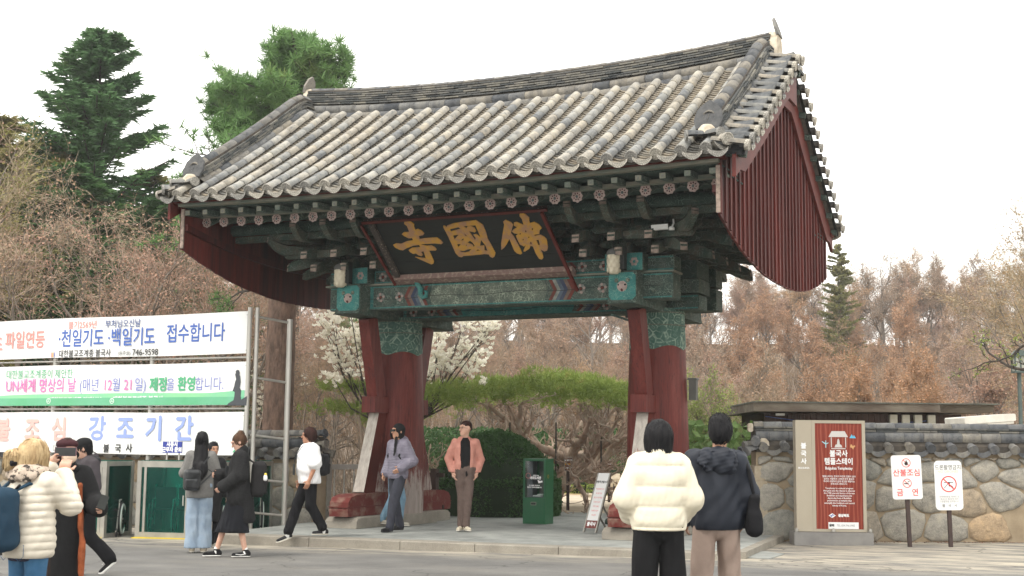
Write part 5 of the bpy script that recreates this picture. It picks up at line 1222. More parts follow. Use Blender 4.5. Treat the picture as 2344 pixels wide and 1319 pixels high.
pict([(-.06, 0), (.06, 0), (.045, .04), (.02, .05), (.02, .085), (.012, .12), (0, .135), (-.012, .12), (-.02, .085), (-.02, .05), (-.045, .04)], I_STN, 'printed_monk', 0, -.415)
pict([(-.05, 0), (.05, 0), (.035, .03), (.02, .045), (.008, .02), (-.012, .06), (-.03, .03)], I_SKY, 'printed_hill', .22, -.27)
pict([(0, 0), (.012, 0), (.012, .05), (.05, .07), (.045, .08), (.012, .065), (.012, .11), (.0, .11), (0, .07), (-.05, .1), (-.055, .09), (0, .05)], I_CY, 'printed_branch', -.20, -.42)
pict([(-.04, .03), (-.01, .02), (.0, 0), (.01, 0), (.012, .02), (.04, .045), (.03, .06), (0, .05), (-.02, .075), (-.035, .07)], INK('tan', (.60, .33, .15, 1)), 'printed_bird', .22, -.44)
for x in (-.56, 0, .56): m = MB(); m.lathe([(.03, 0), (.032, .03), (.02, .05), (.0, .06)], 8, (x, -.10, zb)); m.build('bolt_cap', M_ALU, ts)

# ---- two white notice boards on dark posts
def roundrect(w_, h, r): 
    P = []
    for cx_, cz, a0 in ((w_/2-r, -h/2+r, -90), (w_/2-r, h/2-r, 0), (-w_/2+r, h/2-r, 90), (-w_/2+r, -h/2+r, 180)):
        for k in range(5): a = math.radians(a0+k*22.5); P.append((cx_+r*math.cos(a), cz+r*math.sin(a)))
    return P
def ring(parent, x, z, R_, w_, mat, y=-.0135, slash=True):
    m = MB(); N = 28; V = [((R_-(w_ if i else 0))*math.cos(2*PI*k/N), 0, (R_-(w_ if i else 0))*math.sin(2*PI*k/N)) for i in (0, 1) for k in range(N)]
    m.add(V, [[k, (k+1) % N, N+(k+1) % N, N+k][::-1] for k in range(N)])
    if slash: c = .7071; m.add([(-c*R_*.95-c*w_/2, -.0005, c*R_*.95-c*w_/2), (-c*R_*.95+c*w_/2, -.0005, c*R_*.95+c*w_/2), (c*R_*.95+c*w_/2, -.0005, -c*R_*.95+c*w_/2), (c*R_*.95-c*w_/2, -.0005, -c*R_*.95-c*w_/2)], [[0, 3, 2, 1]])
    return m.build('prohibition_ring', mat, parent, Matrix.Translation((x, y, z)))
def post_sign(px, pyb, t, w_, h, zc, label, tilt=.0, r=.04):
    p = at(px, pyb, t); s = thing('post_sign', label, 'sign', (p.x, p.y, gz(p.x, p.y)+.02), ang); s.rotation_euler.y = tilt
    m = MB(); m.box(-.028, .028, .0, .05, -.1, zc); m.build('post', M_DARKP, s)
    m = MB(); m.prism(roundrect(w_, h, r), -.012, -.001, mi_side=0); m.build('board', M_WHITE, s, Matrix.Translation((0, 0, zc))); return s
s1 = post_sign(2084, 1252, 19.7, .455, .66, 1.04, 'white fire and smoking warning board with red lettering on a dark post', -.03)
text('산불조심', .118, s1, XZ(0, -.0135, 1.04+.06), I_RED, bold=.001, sx=.96); text('금    연', .118, s1, XZ(0, -.0135, 1.04-.235), I_RED, bold=.001, sx=.96)
ring(s1, 0, 1.04+.215, .068, .010, I_RED); ring(s1, 0, 1.04-.09, .068, .010, I_RED)
q = MB(); q.prism([(-.018, -.035), (.018, -.035), (.028, 0), (.01, .02), (.004, .045), (-.012, .01), (-.028, 0)], -.001, 0); q.build('printed_flame', I_BLK, s1, Matrix.Translation((0, -.013, 1.255)))
q = MB(); q.prism([(-.045, -.012), (.02, -.012), (.02, .002), (-.045, .002)], -.001, 0); q.prism([(.0, .012), (.03, .02), (.045, .035), (.02, .028)], -.001, 0); q.build('printed_cigarette', I_BLK, s1, Matrix.Translation((0, -.013, .95)))
s2 = post_sign(2178, 1254, 19.7, .415, .74, .92, 'white no drones board with a large red prohibition ring on a thin post', -.02, .06)
text('드론촬영금지', .082, s2, XZ(0, -.0135, .92+.265), I_BLK, sx=.88); text('NO DRONES', .050, s2, XZ(0, -.0135, .92+.205), INK('pale_gold', (.62, .53, .35, 1)), sx=1.1)
ring(s2, 0, .92+.02, .122, .017, I_RED)
q = MB(); q.prism([(-.07, .02), (.07, .02), (.07, .03), (-.07, .03)], -.0008, 0); q.prism([(-.02, .0), (.02, .0), (.02, .025), (-.02, .025)], -.0008, 0); q.prism([(-.075, -.06), (-.065, -.06), (-.01, .0), (-.02, .0)], -.0008, 0); q.prism([(.0, -.035), (.03, -.035), (.03, -.01), (.0, -.01)], -.0008, 0); q.prism([(.045, -.02), (.07, -.05), (.06, -.055), (.035, -.02)], -.0008, 0); q.build('printed_drone', I_BLK, s2, Matrix.Translation((0, -.0127, .94)))
for i, l in enumerate(('문화재보호법 제44조 및', '제101조 제3항에 따라', '드론촬영을 금지합니다')): text(l, .034, s2, XZ(0, -.0135, .92-.17-.036*i), I_GREY, sx=.9)
for i, ch in enumerate('불국사'): text(ch, .052, s2, XZ(-.09+.09*i, -.0135, .92-.305), I_BLK)

# ---- low dark building behind the right wall
hb = at(1760, 1000, 27.0); hut = thing('low_building', 'low dark timber building with a flat slab roof behind the right stone wall', 'building', (hb.x, hb.y, 0), ang-.02)
M_HROOF = M('roof_fascia', (.085, .065, .05, 1), (.16, .14, .11, 1), 5, .85, .4, 40, (.3, 1, 1), contrast=(.4, .7)); M_HW = M('dark_wall', (.035, .022, .018, 1), (.06, .035, .028, 1), 4, .8, .2, 30, (1, 1, .2))
zt_ = at(1720, 925, 27).z; k_ = 27/FPX
def hx(px): return (px-1760)*k_
m = MB(); m.prism([(hx(1717), zt_-.16), (hx(2135), zt_-.14), (hx(2135), zt_+.02), (hx(1717), zt_+.02)], -.5, 3.6); m.build('roof', M_HROOF, hut)
m = MB(); m.box(hx(1717)-.01, hx(2268), -.52, 3.62, zt_+.021, zt_+.045); m.build('roof_edge', M('roof_edge', (.13, .14, .12, 1), (.07, .07, .06, 1), 5, .9), hut)
m = MB(); m.prism([(hx(2135)+.005, zt_-.15), (hx(2262), zt_-.13), (hx(2262), zt_+.02), (hx(2135)+.005, zt_+.02)], -.3, 3.4); m.build('roof', M_HROOF, hut)
for i in range(34):
    x0 = hx(1750)+i*(hx(2200)-hx(1750))/34; x1 = x0+(hx(2200)-hx(1750))/34-.008; m = MB(); m.box(x0, x1, random.uniform(-.003, .003), .05, 0, zt_-.17); m.build('wall_plank', M_HW, hut)
m = MB(); m.box(hx(1750), hx(2200), .05, 3.0, 0, zt_-.17); m.build('wall', M_HW, hut)
for px in (2042, 2070, 2098, 2128): m = MB(); m.box(hx(px)-.075, hx(px)+.075, -.12, -.01, zt_-.46, zt_-.19, bev=.01); m.build('white_vent_box', M('vent_white', (.52, .52, .46, 1), (.46, .45, .38, 1), 6, .7), hut)
m = MB(); m.box(hx(1775), hx(1795), -.10, -.01, zt_-.23, zt_-.185); m.build('light_fitting', MW, hut)
m = MB(); m.tube([(hx(1752), -.03, zt_-.25), (hx(1850), -.04, zt_-.36), (hx(2010), -.04, zt_-.40), (hx(2130), -.03, zt_-.30)], .008, 5); m.build('cable', I_NAVY, hut)
w2 = at(2255, 962, 25.5); m = MB(); m.box(-.55, .48, -.3, .6, -.05, .09, bev=.02); m.box(-.50, .44, -.28, .55, -.10, -.055)
setp(m.build('white_canopy', M('canopy_white', (.70, .68, .62, 1), None, 4, .6), None, Matrix.Translation((w2.x, w2.y, w2.z)) @ Matrix.Rotation(ang+.1, 4, 'Z') @ Matrix.Rotation(-.08, 4, 'Y')), 'flat white canopy top showing above the wall at the far right', 'canopy')
m = MB(); m.box(-.04, .04, -.04, .04, -w2.z, -.1); o = m.build('canopy_post', M_ALU, bpy.data.objects['white_canopy'])

# ---- green glass fronted kiosk box
p = onz(1222, 1200, 0); ks = thing('donation_kiosk', 'dark green box kiosk with a glass window standing on the platform beside the round hedge', 'kiosk', (p.x, p.y, .002), .0)
M_KG = M('green_enamel', (.004, .10, .035, 1), (.006, .085, .03, 1), 3, .35, spec=.5); M_KD = M('kiosk_inside', (.25, .24, .30, 1), (.15, .16, .17, 1), 4, .5)
W2, D2, H2 = .215, .36, 1.13
for a in ((-W2, -W2+.035, 0, H2), (W2-.035, W2, 0, H2)): m = MB(); m.box(a[0], a[1], 0, .03, .46, H2-.03); m.build('front_stile', M_KG, ks)
m = MB(); m.box(-W2, W2, 0, .03, 0, .459); m.build('front_door', M_KG, ks); m = MB(); m.box(-W2, W2, 0, .03, H2-.0301, H2-.001); m.build('front_header', M_KG, ks)
m = MB(); m.box(-W2, -W2+.02, .031, D2, 0, H2-.001); m.build('side_panel', M_KG, ks); m = MB(); m.box(W2-.02, W2, .031, D2, 0, H2-.001); m.build('side_panel', M_KG, ks)
m = MB(); m.box(-W2, W2, -.003, D2, H2, H2+.012); m.build('top_panel', M_KG, ks); m = MB(); m.box(-W2+.02, W2-.02, D2-.02, D2, 0, H2-.002); m.build('back_panel', M_KG, ks)
m = MB(); m.box(-W2+.036, -W2+.14, .10, .30, .47, H2-.04); m.box(-.02, W2-.03, .28, .30, .47, H2-.04, 1); m.box(-W2+.036, W2-.03, .06, .30, .465, .475); m.build('inside_panel', [M_KD, M('kiosk_dark', (.04, .06, .05, 1), (.10, .11, .10, 1), 6, .4)], ks)
m = MB(); m.box(-.05, .09, .06, .2, .478, .50); m.box(.02, .12, .10, .2, .502, .52); m.build('paper_stack', I_WHT, ks)
n = NT('clear_glass'); n.n.remove(n.b); tr = n.n.new('ShaderNodeBsdfTransparent'); tr.inputs[0].default_value = (.86, .9, .88, 1); gl = n.n.new('ShaderNodeBsdfGlossy'); gl.inputs['Roughness'].default_value = .03
fr_ = n.n.new('ShaderNodeFresnel'); fr_.inputs[0].default_value = 1.45; ms = n.n.new('ShaderNodeMixShader'); n.link(fr_.outputs[0], ms.inputs[0]); n.link(tr.outputs[0], ms.inputs[1]); n.link(gl.outputs[0], ms.inputs[2]); n.link(ms.outputs[0], n.n['Material Output'].inputs[0]); M_CG = n.m
m = MB(); m.box(-W2+.035, W2-.035, .010, .016, .46, H2-.03); m.build('window_glass', M_CG, ks)
m = MB(); m.box(-.055, .035, -.012, -.001, .335, .375); m.build('slot_plate', M_INK, ks); m = MB(); m.box(-.062, .042, -.006, -.0005, .328, .382); m.build('slot_rim', M_ALU, ks)
text('야외도서관', .055, ks, XZ(.02, .008, .80), I_WHT, bold=.003, sx=.85); text('희망의 나눔', .022, ks, XZ(.03, .008, .845), I_WHT, bold=.001)
for i, l in enumerate(('이 시설은 여러분의', '따뜻한 기부로 운영됩니다')): text(l, .024, ks, XZ(0, .008, .67-.034*i), I_WHT, bold=.0008, sx=1.1)
r_ = ring(ks, -.12, .84, .05, .010, INK('dusty_pink', (.45, .2, .2, 1)), y=.007, slash=False)
q = MB(); q.prism([(0, 0), (.08, .02), (.07, .05), (.03, .04), (-.02, .06)], -.001, 0); q.build('printed_hand', I_WHT, ks, Matrix.Translation((.08, .008, .71)))
q = MB(); q.tube([(W2+.002, .12+.03*math.cos(a*PI/5), .83+.03*math.sin(a*PI/5)) for a in range(10)], .003, 4, closed=True); q.build('side_emblem', I_GOLDT, ks)

# ---- leaning white notice board on the platform
pA, pB = onz(1336, 1219, 0), onz(1360, 1223, 0); xw = .235
af = thing('leaning_notice', 'narrow white price board with red foot leaning back on grey legs on the platform', 'sign', (pA.x+.10, pA.y, .003), math.radians(-14))
LN = 1.02; slope = math.radians(24); A4 = Matrix.Rotation(-slope, 4, 'X')      # lean back, and the whole board leans right
A4 = frame(Vector((0, 0, 0)), Vector((1, 0, 0)), Vector((0, math.cos(slope), -math.sin(slope))), Vector((0, math.sin(slope), math.cos(slope))))
m = MB(); m.box(-xw/2, xw/2, -.008, .008, .07, LN); m.build('board', M_WHITE, af, A4); m = MB(); m.box(-xw/2-.001, xw/2+.001, -.0095, -.0085, .07, .20); m.build('red_foot_panel', M('maroon_print', (.17, .035, .028, 1), None, 3, .6), af, A4)
for x in (-xw/2, xw/2): m = MB(); m.box(x-.012, x+.012, -.012, .022, 0, LN+.005); m.build('side_rail', M_ALU, af, A4)
yb = math.sin(slope)*.48; m = MB()
for x in (-xw/2+.02, xw/2-.02): m = MB(); m.beam((x, yb, math.cos(slope)*.48), (x, .62, .02), .028, .02); m.build('prop_leg', M_ALU, af)
text('관람객 관람수칙', .048, af, A4 @ XZ(0, -.0098, .86), I_BLK, bold=.001, sx=.72); text('불국사', .075, af, A4 @ XZ(0, -.0105, .135), I_WHT, bold=.003, sx=.8)
for i, l in enumerate(('애완견동반 금지', '음식물 반입', '흡연 및 화기취급', '고성방가 금지', '자전거 출입', '드론촬영 금지', '기타사항')): text(l, .030, af, A4 @ XZ(0, -.0098, .74-.075*i), I_RED, sx=.8)
for q_ in (0,):
    p = onz(1398, 1200, 0); m = MB(); m.lathe([(0, 0), (.10, .0), (.11, .05), (.09, .09), (.04, .11), (0, .115)], 12); m.build('m', M_DCD).name = 'ground_spotlight'
    o = bpy.data.objects['ground_spotlight']; o.location = (p.x, p.y, .002); setp(o, 'small dark green spotlight drum on the platform by the leaning board', 'spotlight')
    m = MB(); m.tube([(.0, 0, .08), (.12, .05, .10)], .05, 8); m.build('spotlight_head', M_DCD, o)

# ---- steel balustrade beside the left pillar and timber fence behind
p0, p1 = at(748, 1180, 23.3), at(836, 1172, 24.2)
ra = thing('steel_railing', 'short polished steel railing with turned balusters between the left wall and the pillar', 'railing', (p0.x, p0.y, -.02)); d = Vector((p1.x-p0.x+.3, p1.y-p0.y+.3, 0)); Lr = d.length; ra.rotation_euler.z = math.atan2(d.y, d.x)
for x in (0, Lr): m = MB(); m.box(x-.05, x+.05, -.05, .05, 0, 1.15); m.build('post', M_ALU, ra)
m = MB(); m.box(.05, Lr-.05, -.04, .04, .93, 1.02); m.build('top_rail', M_STEEL, ra); m = MB(); m.box(.05, Lr-.05, -.03, .03, .14, .22); m.build('bottom_rail', M_ALU, ra)
for i in range(6):
    x = .15+i*(Lr-.3)/5; m = MB(); m.lathe([(.012, .22), (.012, .38), (.024, .42), (.014, .46), (.026, .52), (.014, .58), (.013, .78), (.022, .82), (.012, .86), (.012, .93)], 8, (x, 0, 0)); m.build('baluster', M_STEEL, ra)
m = MB(); m.beam((-.02, 0, .30), (-.02, -.35, .02), .05, .05, (1, 0, 0)); m.build('stay', M_ALU, ra)
tf = thing('timber_fence', 'dark timber fence with metal balusters behind the steel railing', 'fence', (p0.x-.2, p0.y+1.6, -.02))
for x in (.2, .85, 1.5): m = MB(); m.box(x-.06, x+.06, -.06, .06, 0, .95); m.build('post', M_HW, tf)
for z in (.22, .80): m = MB(); m.box(.0, 1.7, -.03, .03, z, z+.07); m.build('rail', M_HW, tf)
for i in range(9): m = MB(); m.lathe([(.012, .29), (.02, .42), (.012, .5), (.012, .7), (.02, .74), (.012, .8)], 6, (.1+.18*i, 0, 0)); m.build('baluster', M_STEEL, tf)

# ---- things in the court seen through the gate
def brown_sign(px, py, t, w_, h, lines, label, ph):
    p = at(px, py, t); s = thing('brown_sign', label, 'sign', (p.x, p.y, gz(p.x, p.y)), ang+.15); z = p.z-gz(p.x, p.y)
    m = MB(); m.box(-w_/2, w_/2, -.02, .01, z-h/2, z+h/2); m.build('board', M('brown_board', (.10, .035, .025, 1), (.12, .045, .03, 1), 6, .6), s); m = MB(); m.box(-.03, .03, .012, .06, 0, z-h/2+.1); m.build('post', M_DARKP, s)
    m = MB(); m.box(-w_/2-.012, w_/2+.012, -.008, .012, z-h/2-.012, z+h/2+.012); m.build('edging', M_ALU, s)
    for i, (l, mt, sz) in enumerate(lines): text(l, sz, s, XZ(0, -.0215, z+h*.32-i*h*.31), mt, bold=.002, sx=.85)
brown_sign(1301, 1063, 28.5, .155*1.0+.0, .27, [('출입금지구역', I_WHT, .034), ('들어가지마세요', I_GOLDT, .030), ('KEEP OUT', I_WHT, .036)], 'small brown keep out sign with white and amber words by the hedge', 0)
brown_sign(1395, 1063, 33, .17, .23, [('↑ ↑ ↑', I_WHT, .04), ('안내 표지', I_WHT, .026), ('문화재', I_WHT, .02)], 'small brown sign with three arrows behind the leaning notice board', 0)
def bench(px, py, t, label):
    p = at(px, py, t); s = thing('stone_bench', label, 'bench', (p.x, p.y, gz(p.x, p.y)), ang+.1)
    m = MB(); m.box(-.75, .6, -.25, .25, .36, .43); m.build('seat', M('red_seat', (.16, .03, .022, 1), (.12, .022, .018, 1), 5, .7), s)
    for x in (-.6, .62): m = MB(); m.box(x-.2, x+.25, -.28, .28, 0, .36 if x < 0 else .42, bev=.02); m.build('support', M_KERB, s)
bench(1300, 1072, 40, 'low bench with red seat and stone supports in the court beyond the gate')
def boulder(px, py, t, w_, h, label, mat=None, grp=None):
    p = at(px, py, t); m = MB(); N = 12; V = []; r = random
    for k, (zz, rr) in enumerate(((0, .9), (.35, 1), (.75, .92), (.97, .6))):
        for j in range(N): a = 2*PI*j/N; q = rr*r.uniform(.9, 1.1); V.append((q*w_/2*math.cos(a), q*w_*.35*math.sin(a), zz*h))
    V.append((0, 0, h)); m.add(V, [[a*N+j, a*N+(j+1) % N, (a+1)*N+(j+1) % N, (a+1)*N+j] for a in range(3) for j in range(N)]+[[3*N+j, 3*N+(j+1) % N, 4*N] for j in range(N)])
    return setp(m.build('boulder', mat or M_GRAN, None, Matrix.Translation((p.x, p.y, gz(p.x, p.y)-.05)) @ Matrix.Rotation(ang, 4, 'Z')), label, 'boulder', grp)
boulder(1412, 1082, 41, 1.0, .62, 'large upright boulder behind the small arrow sign')
boulder(1375, 1078, 38, .55, .26, 'squat pale boulder left of the large upright one'); boulder(1345, 1078, 36, .4, .18, 'small low stone at the edge of the dry lawn by the bench')
rf = thing('rope_fence', 'low rope strung between thin posts around the dry lawn', 'rope fence', (0, 0, 0))
RP = [at(1285, 1100, 27.5), at(1340, 1112, 29), at(1405, 1100, 30), at(1470, 1095, 31)]
for a in RP: m = MB(); m.tube([(a.x, a.y, gz(a.x, a.y)-.05), (a.x, a.y, gz(a.x, a.y)+.55)], .012, 6); m.build('post', M_DARKP, rf)
for a, b in zip(RP[:-1], RP[1:]):
    for h in (.22, .48):
        P = [Vector((a.x, a.y, gz(a.x, a.y)+h)).lerp(Vector((b.x, b.y, gz(b.x, b.y)+h)), i/8)-Vector((0, 0, .05*math.sin(PI*i/8))) for i in range(9)]; m = MB(); m.tube(P, .006, 4, cap=False); m.build('rope', M_DARKP, rf)
# hanging lantern at the right edge and a path stone line
p = at(2332, 832, 22); ln = thing('street_lantern', 'square grey green lantern at the right edge under the budding branch', 'lantern', (p.x, p.y, p.z), .4)
m = MB(); m.prism([(-.12, .12), (.12, .12), (.03, .22), (-.03, .22)], -.12, .12); m.build('lantern_cap', M('lantern_green', (.10, .13, .12, 1), None, 5, .6), ln)
m = MB(); m.box(-.085, .085, -.085, .085, -.13, .115); m.build('lantern_pane', M('lantern_pane', (.42, .42, .36, 1), None, 5, .5), ln)
for x, y in ((-.09, -.09), (.09, -.09), (.09, .09), (-.09, .09), (0, -.093), (.093, 0)): m = MB(); m.box(x-.01, x+.01, y-.01, y+.01, -.14, .12); m.build('lantern_bar', M('lantern_green', (.1, .13, .12, 1)), ln)
m = MB(); m.box(-.10, .10, -.10, .10, -.16, -.135); m.build('lantern_base', M('lantern_green', (.1, .13, .12, 1)), ln); m = MB(); m.tube([(.0, 0, -p.z-.1), (0, 0, -.161)], .035, 8); m.build('lantern_pole', M('lantern_green', (.1, .13, .12, 1)), ln)
# ================================================================== PEOPLE (implicit surfaces, one continuous skin per figure)
def surface_nets(Fd, org, h):
    s = Fd < 0; nx, ny, nz = Fd.shape
    c = [s[a:nx-1+a, b:ny-1+b, d:nz-1+d] for a in (0, 1) for b in (0, 1) for d in (0, 1)]
    al = c[0].copy(); an = c[0].copy()
    for q in c[1:]: al &= q; an |= q
    I = np.argwhere(an & ~al)
    if len(I) == 0: return np.zeros((0, 3)), np.zeros((0, 4), int)
    idx = np.full((nx-1, ny-1, nz-1), -1, np.int64); idx[I[:, 0], I[:, 1], I[:, 2]] = np.arange(len(I))
    acc = np.zeros((len(I), 3)); cnt = np.zeros(len(I)); cor = [(a, b, d) for a in (0, 1) for b in (0, 1) for d in (0, 1)]
    for i in range(8):
        for j in range(i+1, 8):
            if sum(abs(p-q) for p, q in zip(cor[i], cor[j])) != 1: continue
            A, B = I+cor[i], I+cor[j]; fa = Fd[A[:, 0], A[:, 1], A[:, 2]]; fb = Fd[B[:, 0], B[:, 1], B[:, 2]]
            m = (fa < 0) != (fb < 0); t = np.where(m, fa/np.where(fa == fb, 1, fa-fb), 0)[:, None]
            acc += np.where(m[:, None], A+(B-A)*t, 0); cnt += m
    V = org+(acc/cnt[:, None])*h; Q = []
    for ax in range(3):
        o = [0, 0, 0]; o[ax] = 1; n_ = [nx, ny, nz]
        a = s[:nx-o[0], :ny-o[1], :nz-o[2]]; b = s[o[0]:, o[1]:, o[2]:]
        E_ = np.argwhere(a != b); u, v = [(1, 2), (2, 0), (0, 1)][ax]
        E_ = E_[(E_[:, u] > 0) & (E_[:, v] > 0) & (E_[:, u] < n_[u]-1) & (E_[:, v] < n_[v]-1)]
        if not len(E_): continue
        du = np.zeros(3, int); du[u] = 1; dv = np.zeros(3, int); dv[v] = 1; g = lambda P: idx[P[:, 0], P[:, 1], P[:, 2]]
        q = np.stack([g(E_-du-dv), g(E_-dv), g(E_), g(E_-du)], 1); fl = s[E_[:, 0], E_[:, 1], E_[:, 2]]
        q[~fl] = q[~fl][:, ::-1]; Q.append(q)
    Q = np.concatenate(Q); return V, Q[(Q >= 0).all(1)]
def cap_(a, b, ra, rb=None, sc=(1, 1, 1), q=0, amp=0, yaw=0): return dict(t='c', a=np.array(a, float), b=np.array(b, float), ra=ra, rb=ra if rb is None else rb, sc=np.array(sc, float), q=q, amp=amp, yaw=yaw)
def ell(c, r, yaw=0, pitch=0): return dict(t='e', a=np.array(c, float), r=np.array(r, float), yaw=yaw, pitch=pitch)
def rbox(c, r, rd, yaw=0, pitch=0): return dict(t='b', a=np.array(c, float), r=np.array(r, float), rd=rd, yaw=yaw, pitch=pitch)
def rot_(P, yaw, pitch, inv=True):
    if yaw: c, s = math.cos(-yaw), math.sin(-yaw); P = np.stack([P[..., 0]*c-P[..., 1]*s, P[..., 0]*s+P[..., 1]*c, P[..., 2]], -1)
    if pitch: c, s = math.cos(-pitch), math.sin(-pitch); P = np.stack([P[..., 0], P[..., 1]*c-P[..., 2]*s, P[..., 1]*s+P[..., 2]*c], -1)
    return P
def pdist(p, P):
    if p['t'] == 'c':
        a, b = p['a'], p['b']; Q = (P-a)/p['sc']; d = (b-a)/p['sc']; L2 = max(1e-9, d@d); t = np.clip(Q@d/L2, 0, 1)
        r = p['ra']+(p['rb']-p['ra'])*t
        if p['q']: r = r+p['amp']*(np.abs(np.sin(PI*t*p['q']))**.6-.7)
        return (np.linalg.norm(Q-t[..., None]*d, axis=-1)-r)*min(p['sc'])
    Q = rot_(P-p['a'], p.get('yaw', 0), p.get('pitch', 0))
    if p['t'] == 'e':
        k = np.linalg.norm(Q/p['r'], axis=-1); return (k-1)*min(p['r'])*.9
    d = np.abs(Q)-p['r']+p['rd']; return np.linalg.norm(np.maximum(d, 0), axis=-1)+np.minimum(d.max(-1), 0)-p['rd']
def bbox(p):
    if p['t'] == 'c': r = max(p['ra'], p['rb'])*p['sc']+abs(p['amp'])+.01; return np.minimum(p['a'], p['b'])-r, np.maximum(p['a'], p['b'])+r
    R_ = p['r'].max() if (p.get('yaw') or p.get('pitch')) else p['r']
    if p['t'] == 'b' and (p.get('yaw') or p.get('pitch')): R_ = np.linalg.norm(p['r'])
    return p['a']-R_, p['a']+R_
def implicit(prims, h, k=.03, sub=(), disp=None, cut=None):
    lo = np.min([bbox(p)[0] for p in prims], 0)-.05; hi = np.max([bbox(p)[1] for p in prims], 0)+.05
    n_ = np.ceil((hi-lo)/h).astype(int)+1; Fd = np.full(n_, .2, np.float32)
    def region(p, mg):
        a, b = bbox(p); i0 = np.maximum(((a-mg-lo)/h).astype(int), 0); i1 = np.minimum(((b+mg-lo)/h).astype(int)+2, n_)
        if (i1 <= i0).any(): return None, None
        g = np.stack(np.meshgrid(*[lo[i]+h*np.arange(i0[i], i1[i]) for i in range(3)], indexing='ij'), -1)
        return tuple(slice(a_, b_) for a_, b_ in zip(i0, i1)), g
    for p in prims:
        kk = p.get('k', k); sl, g = region(p, .05+kk); 
        if sl is None: continue
        d = pdist(p, g); F0 = Fd[sl]; hh = np.clip(.5+.5*(F0-d)/kk, 0, 1); Fd[sl] = F0*(1-hh)+d*hh-kk*hh*(1-hh)
    for p in sub:
        sl, g = region(p, .03); 
        if sl is None: continue
        d = -pdist(p, g)+0; Fd[sl] = np.maximum(Fd[sl], d)
    if disp is not None or cut is not None:
        g = np.stack(np.meshgrid(*[lo[i]+h*np.arange(n_[i]) for i in range(3)], indexing='ij'), -1)
        if disp is not None: Fd = Fd+np.where(np.abs(Fd) < .06, disp(g), 0)
        if cut is not None: Fd = np.maximum(Fd, cut(g))
    return surface_nets(Fd, lo, h)
def strands(o, V, parent, mat, n_=420, L=.10):
    "loose locks lying over the hair, combed down from the crown"
    rg = np.random.default_rng(len(V)); c = V.mean(0); top = V[:, 2].max(); P = V[rg.integers(0, len(V), n_)]; A, B = [], []
    for i in range(3):
        out_ = P-c; out_[:, 2] *= .3; out_ /= np.maximum(np.linalg.norm(out_, axis=1, keepdims=True), 1e-5); dn = np.array([0, 0, -1.])+out_*np.clip((P[:, 2:3]-(top-.05))/.05, 0, 1)*1.6+rg.normal(0, .10, P.shape)
        Q = P+dn*L/3; j = ((V[None, ::7]-Q[:, None])**2).sum(2).argmin(1); N_ = V[::7][j]; Q = Q*.35+N_*.65; A.append(P+out_*.004); B.append(Q+out_*(.004 if i < 2 else .002)); P = Q
    A, B = np.concatenate(A), np.concatenate(B); d = B-A; r = np.cross(d, A-c); r /= np.maximum(np.linalg.norm(r, axis=1, keepdims=True), 1e-6); w_ = .0042
    Vs = np.stack([A-r*w_, A+r*w_, B+r*w_*.8, B-r*w_*.8], 1).reshape(-1, 3); obj('hair_lock', mesh_np('hair_lock', Vs, np.arange(len(Vs)).reshape(-1, 4)), parent, None, mat)
def imesh(name, prims, h, mat, parent, **kw):
    if name in ('trousers', 'jeans'): kw.setdefault('k', .012)
    V, F = implicit(prims, h, **kw); me = mesh_np(name, V, F, smooth=True); me.flip_normals() if len(F) and me.polygons[0].area < 0 else None
    o = obj(name, me, parent, None, mat)
    if name in ('hair', 'hair_bun') and len(V): strands(o, V, parent, mat)
    return o
def wrinkle(amp, f=1.0, seed=0, vert=.35):
    r = np.random.default_rng(seed); K = [(r.normal(0, 1, 3)*np.array([1, 1, vert])*22*f*(1+i*.5), r.uniform(0, 6.3)) for i in range(6)]
    def d(g):
        s = 0
        for i, (k, ph) in enumerate(K): s = s+np.sin(g@k+ph+1.6*np.sin(g[..., 2]*9+i))/(1+i*.35)
        return amp*s*.45
    return d

def skinmat(nm, c): return M(nm, c, (c[0]*.86, c[1]*.78, c[2]*.74, 1), 18, .55, .1, 120, spec=.35)
SK1, SK2, SK3 = skinmat('skin_warm', (.46, .26, .17, 1)), skinmat('skin_fair', (.58, .36, .27, 1)), skinmat('skin_tan', (.42, .22, .14, 1))
def hairmat(nm, c, c2): return M(nm, c, c2, 26, .55, .5, 60, (1, 1, .12), spec=.12)
H_BLK, H_BRN, H_BLD, H_DBR = hairmat('black_hair', (.010, .010, .012, 1), (.022, .021, .022, 1)), hairmat('brown_hair', (.06, .03, .018, 1), (.10, .055, .032, 1)), hairmat('blonde_hair', (.62, .47, .27, 1), (.40, .27, .14, 1)), hairmat('dark_brown_hair', (.028, .014, .012, 1), (.05, .022, .018, 1))
def cloth(nm, c, c2=None, scale=14, bump=.25, rough=.85, bs=70, stretch=(1, 1, 1), spec=.15): return M(nm, c, c2 or tuple(x*.8 for x in c[:3])+(1,), scale, rough, bump, bs, stretch, spec=spec, bdist=.004)

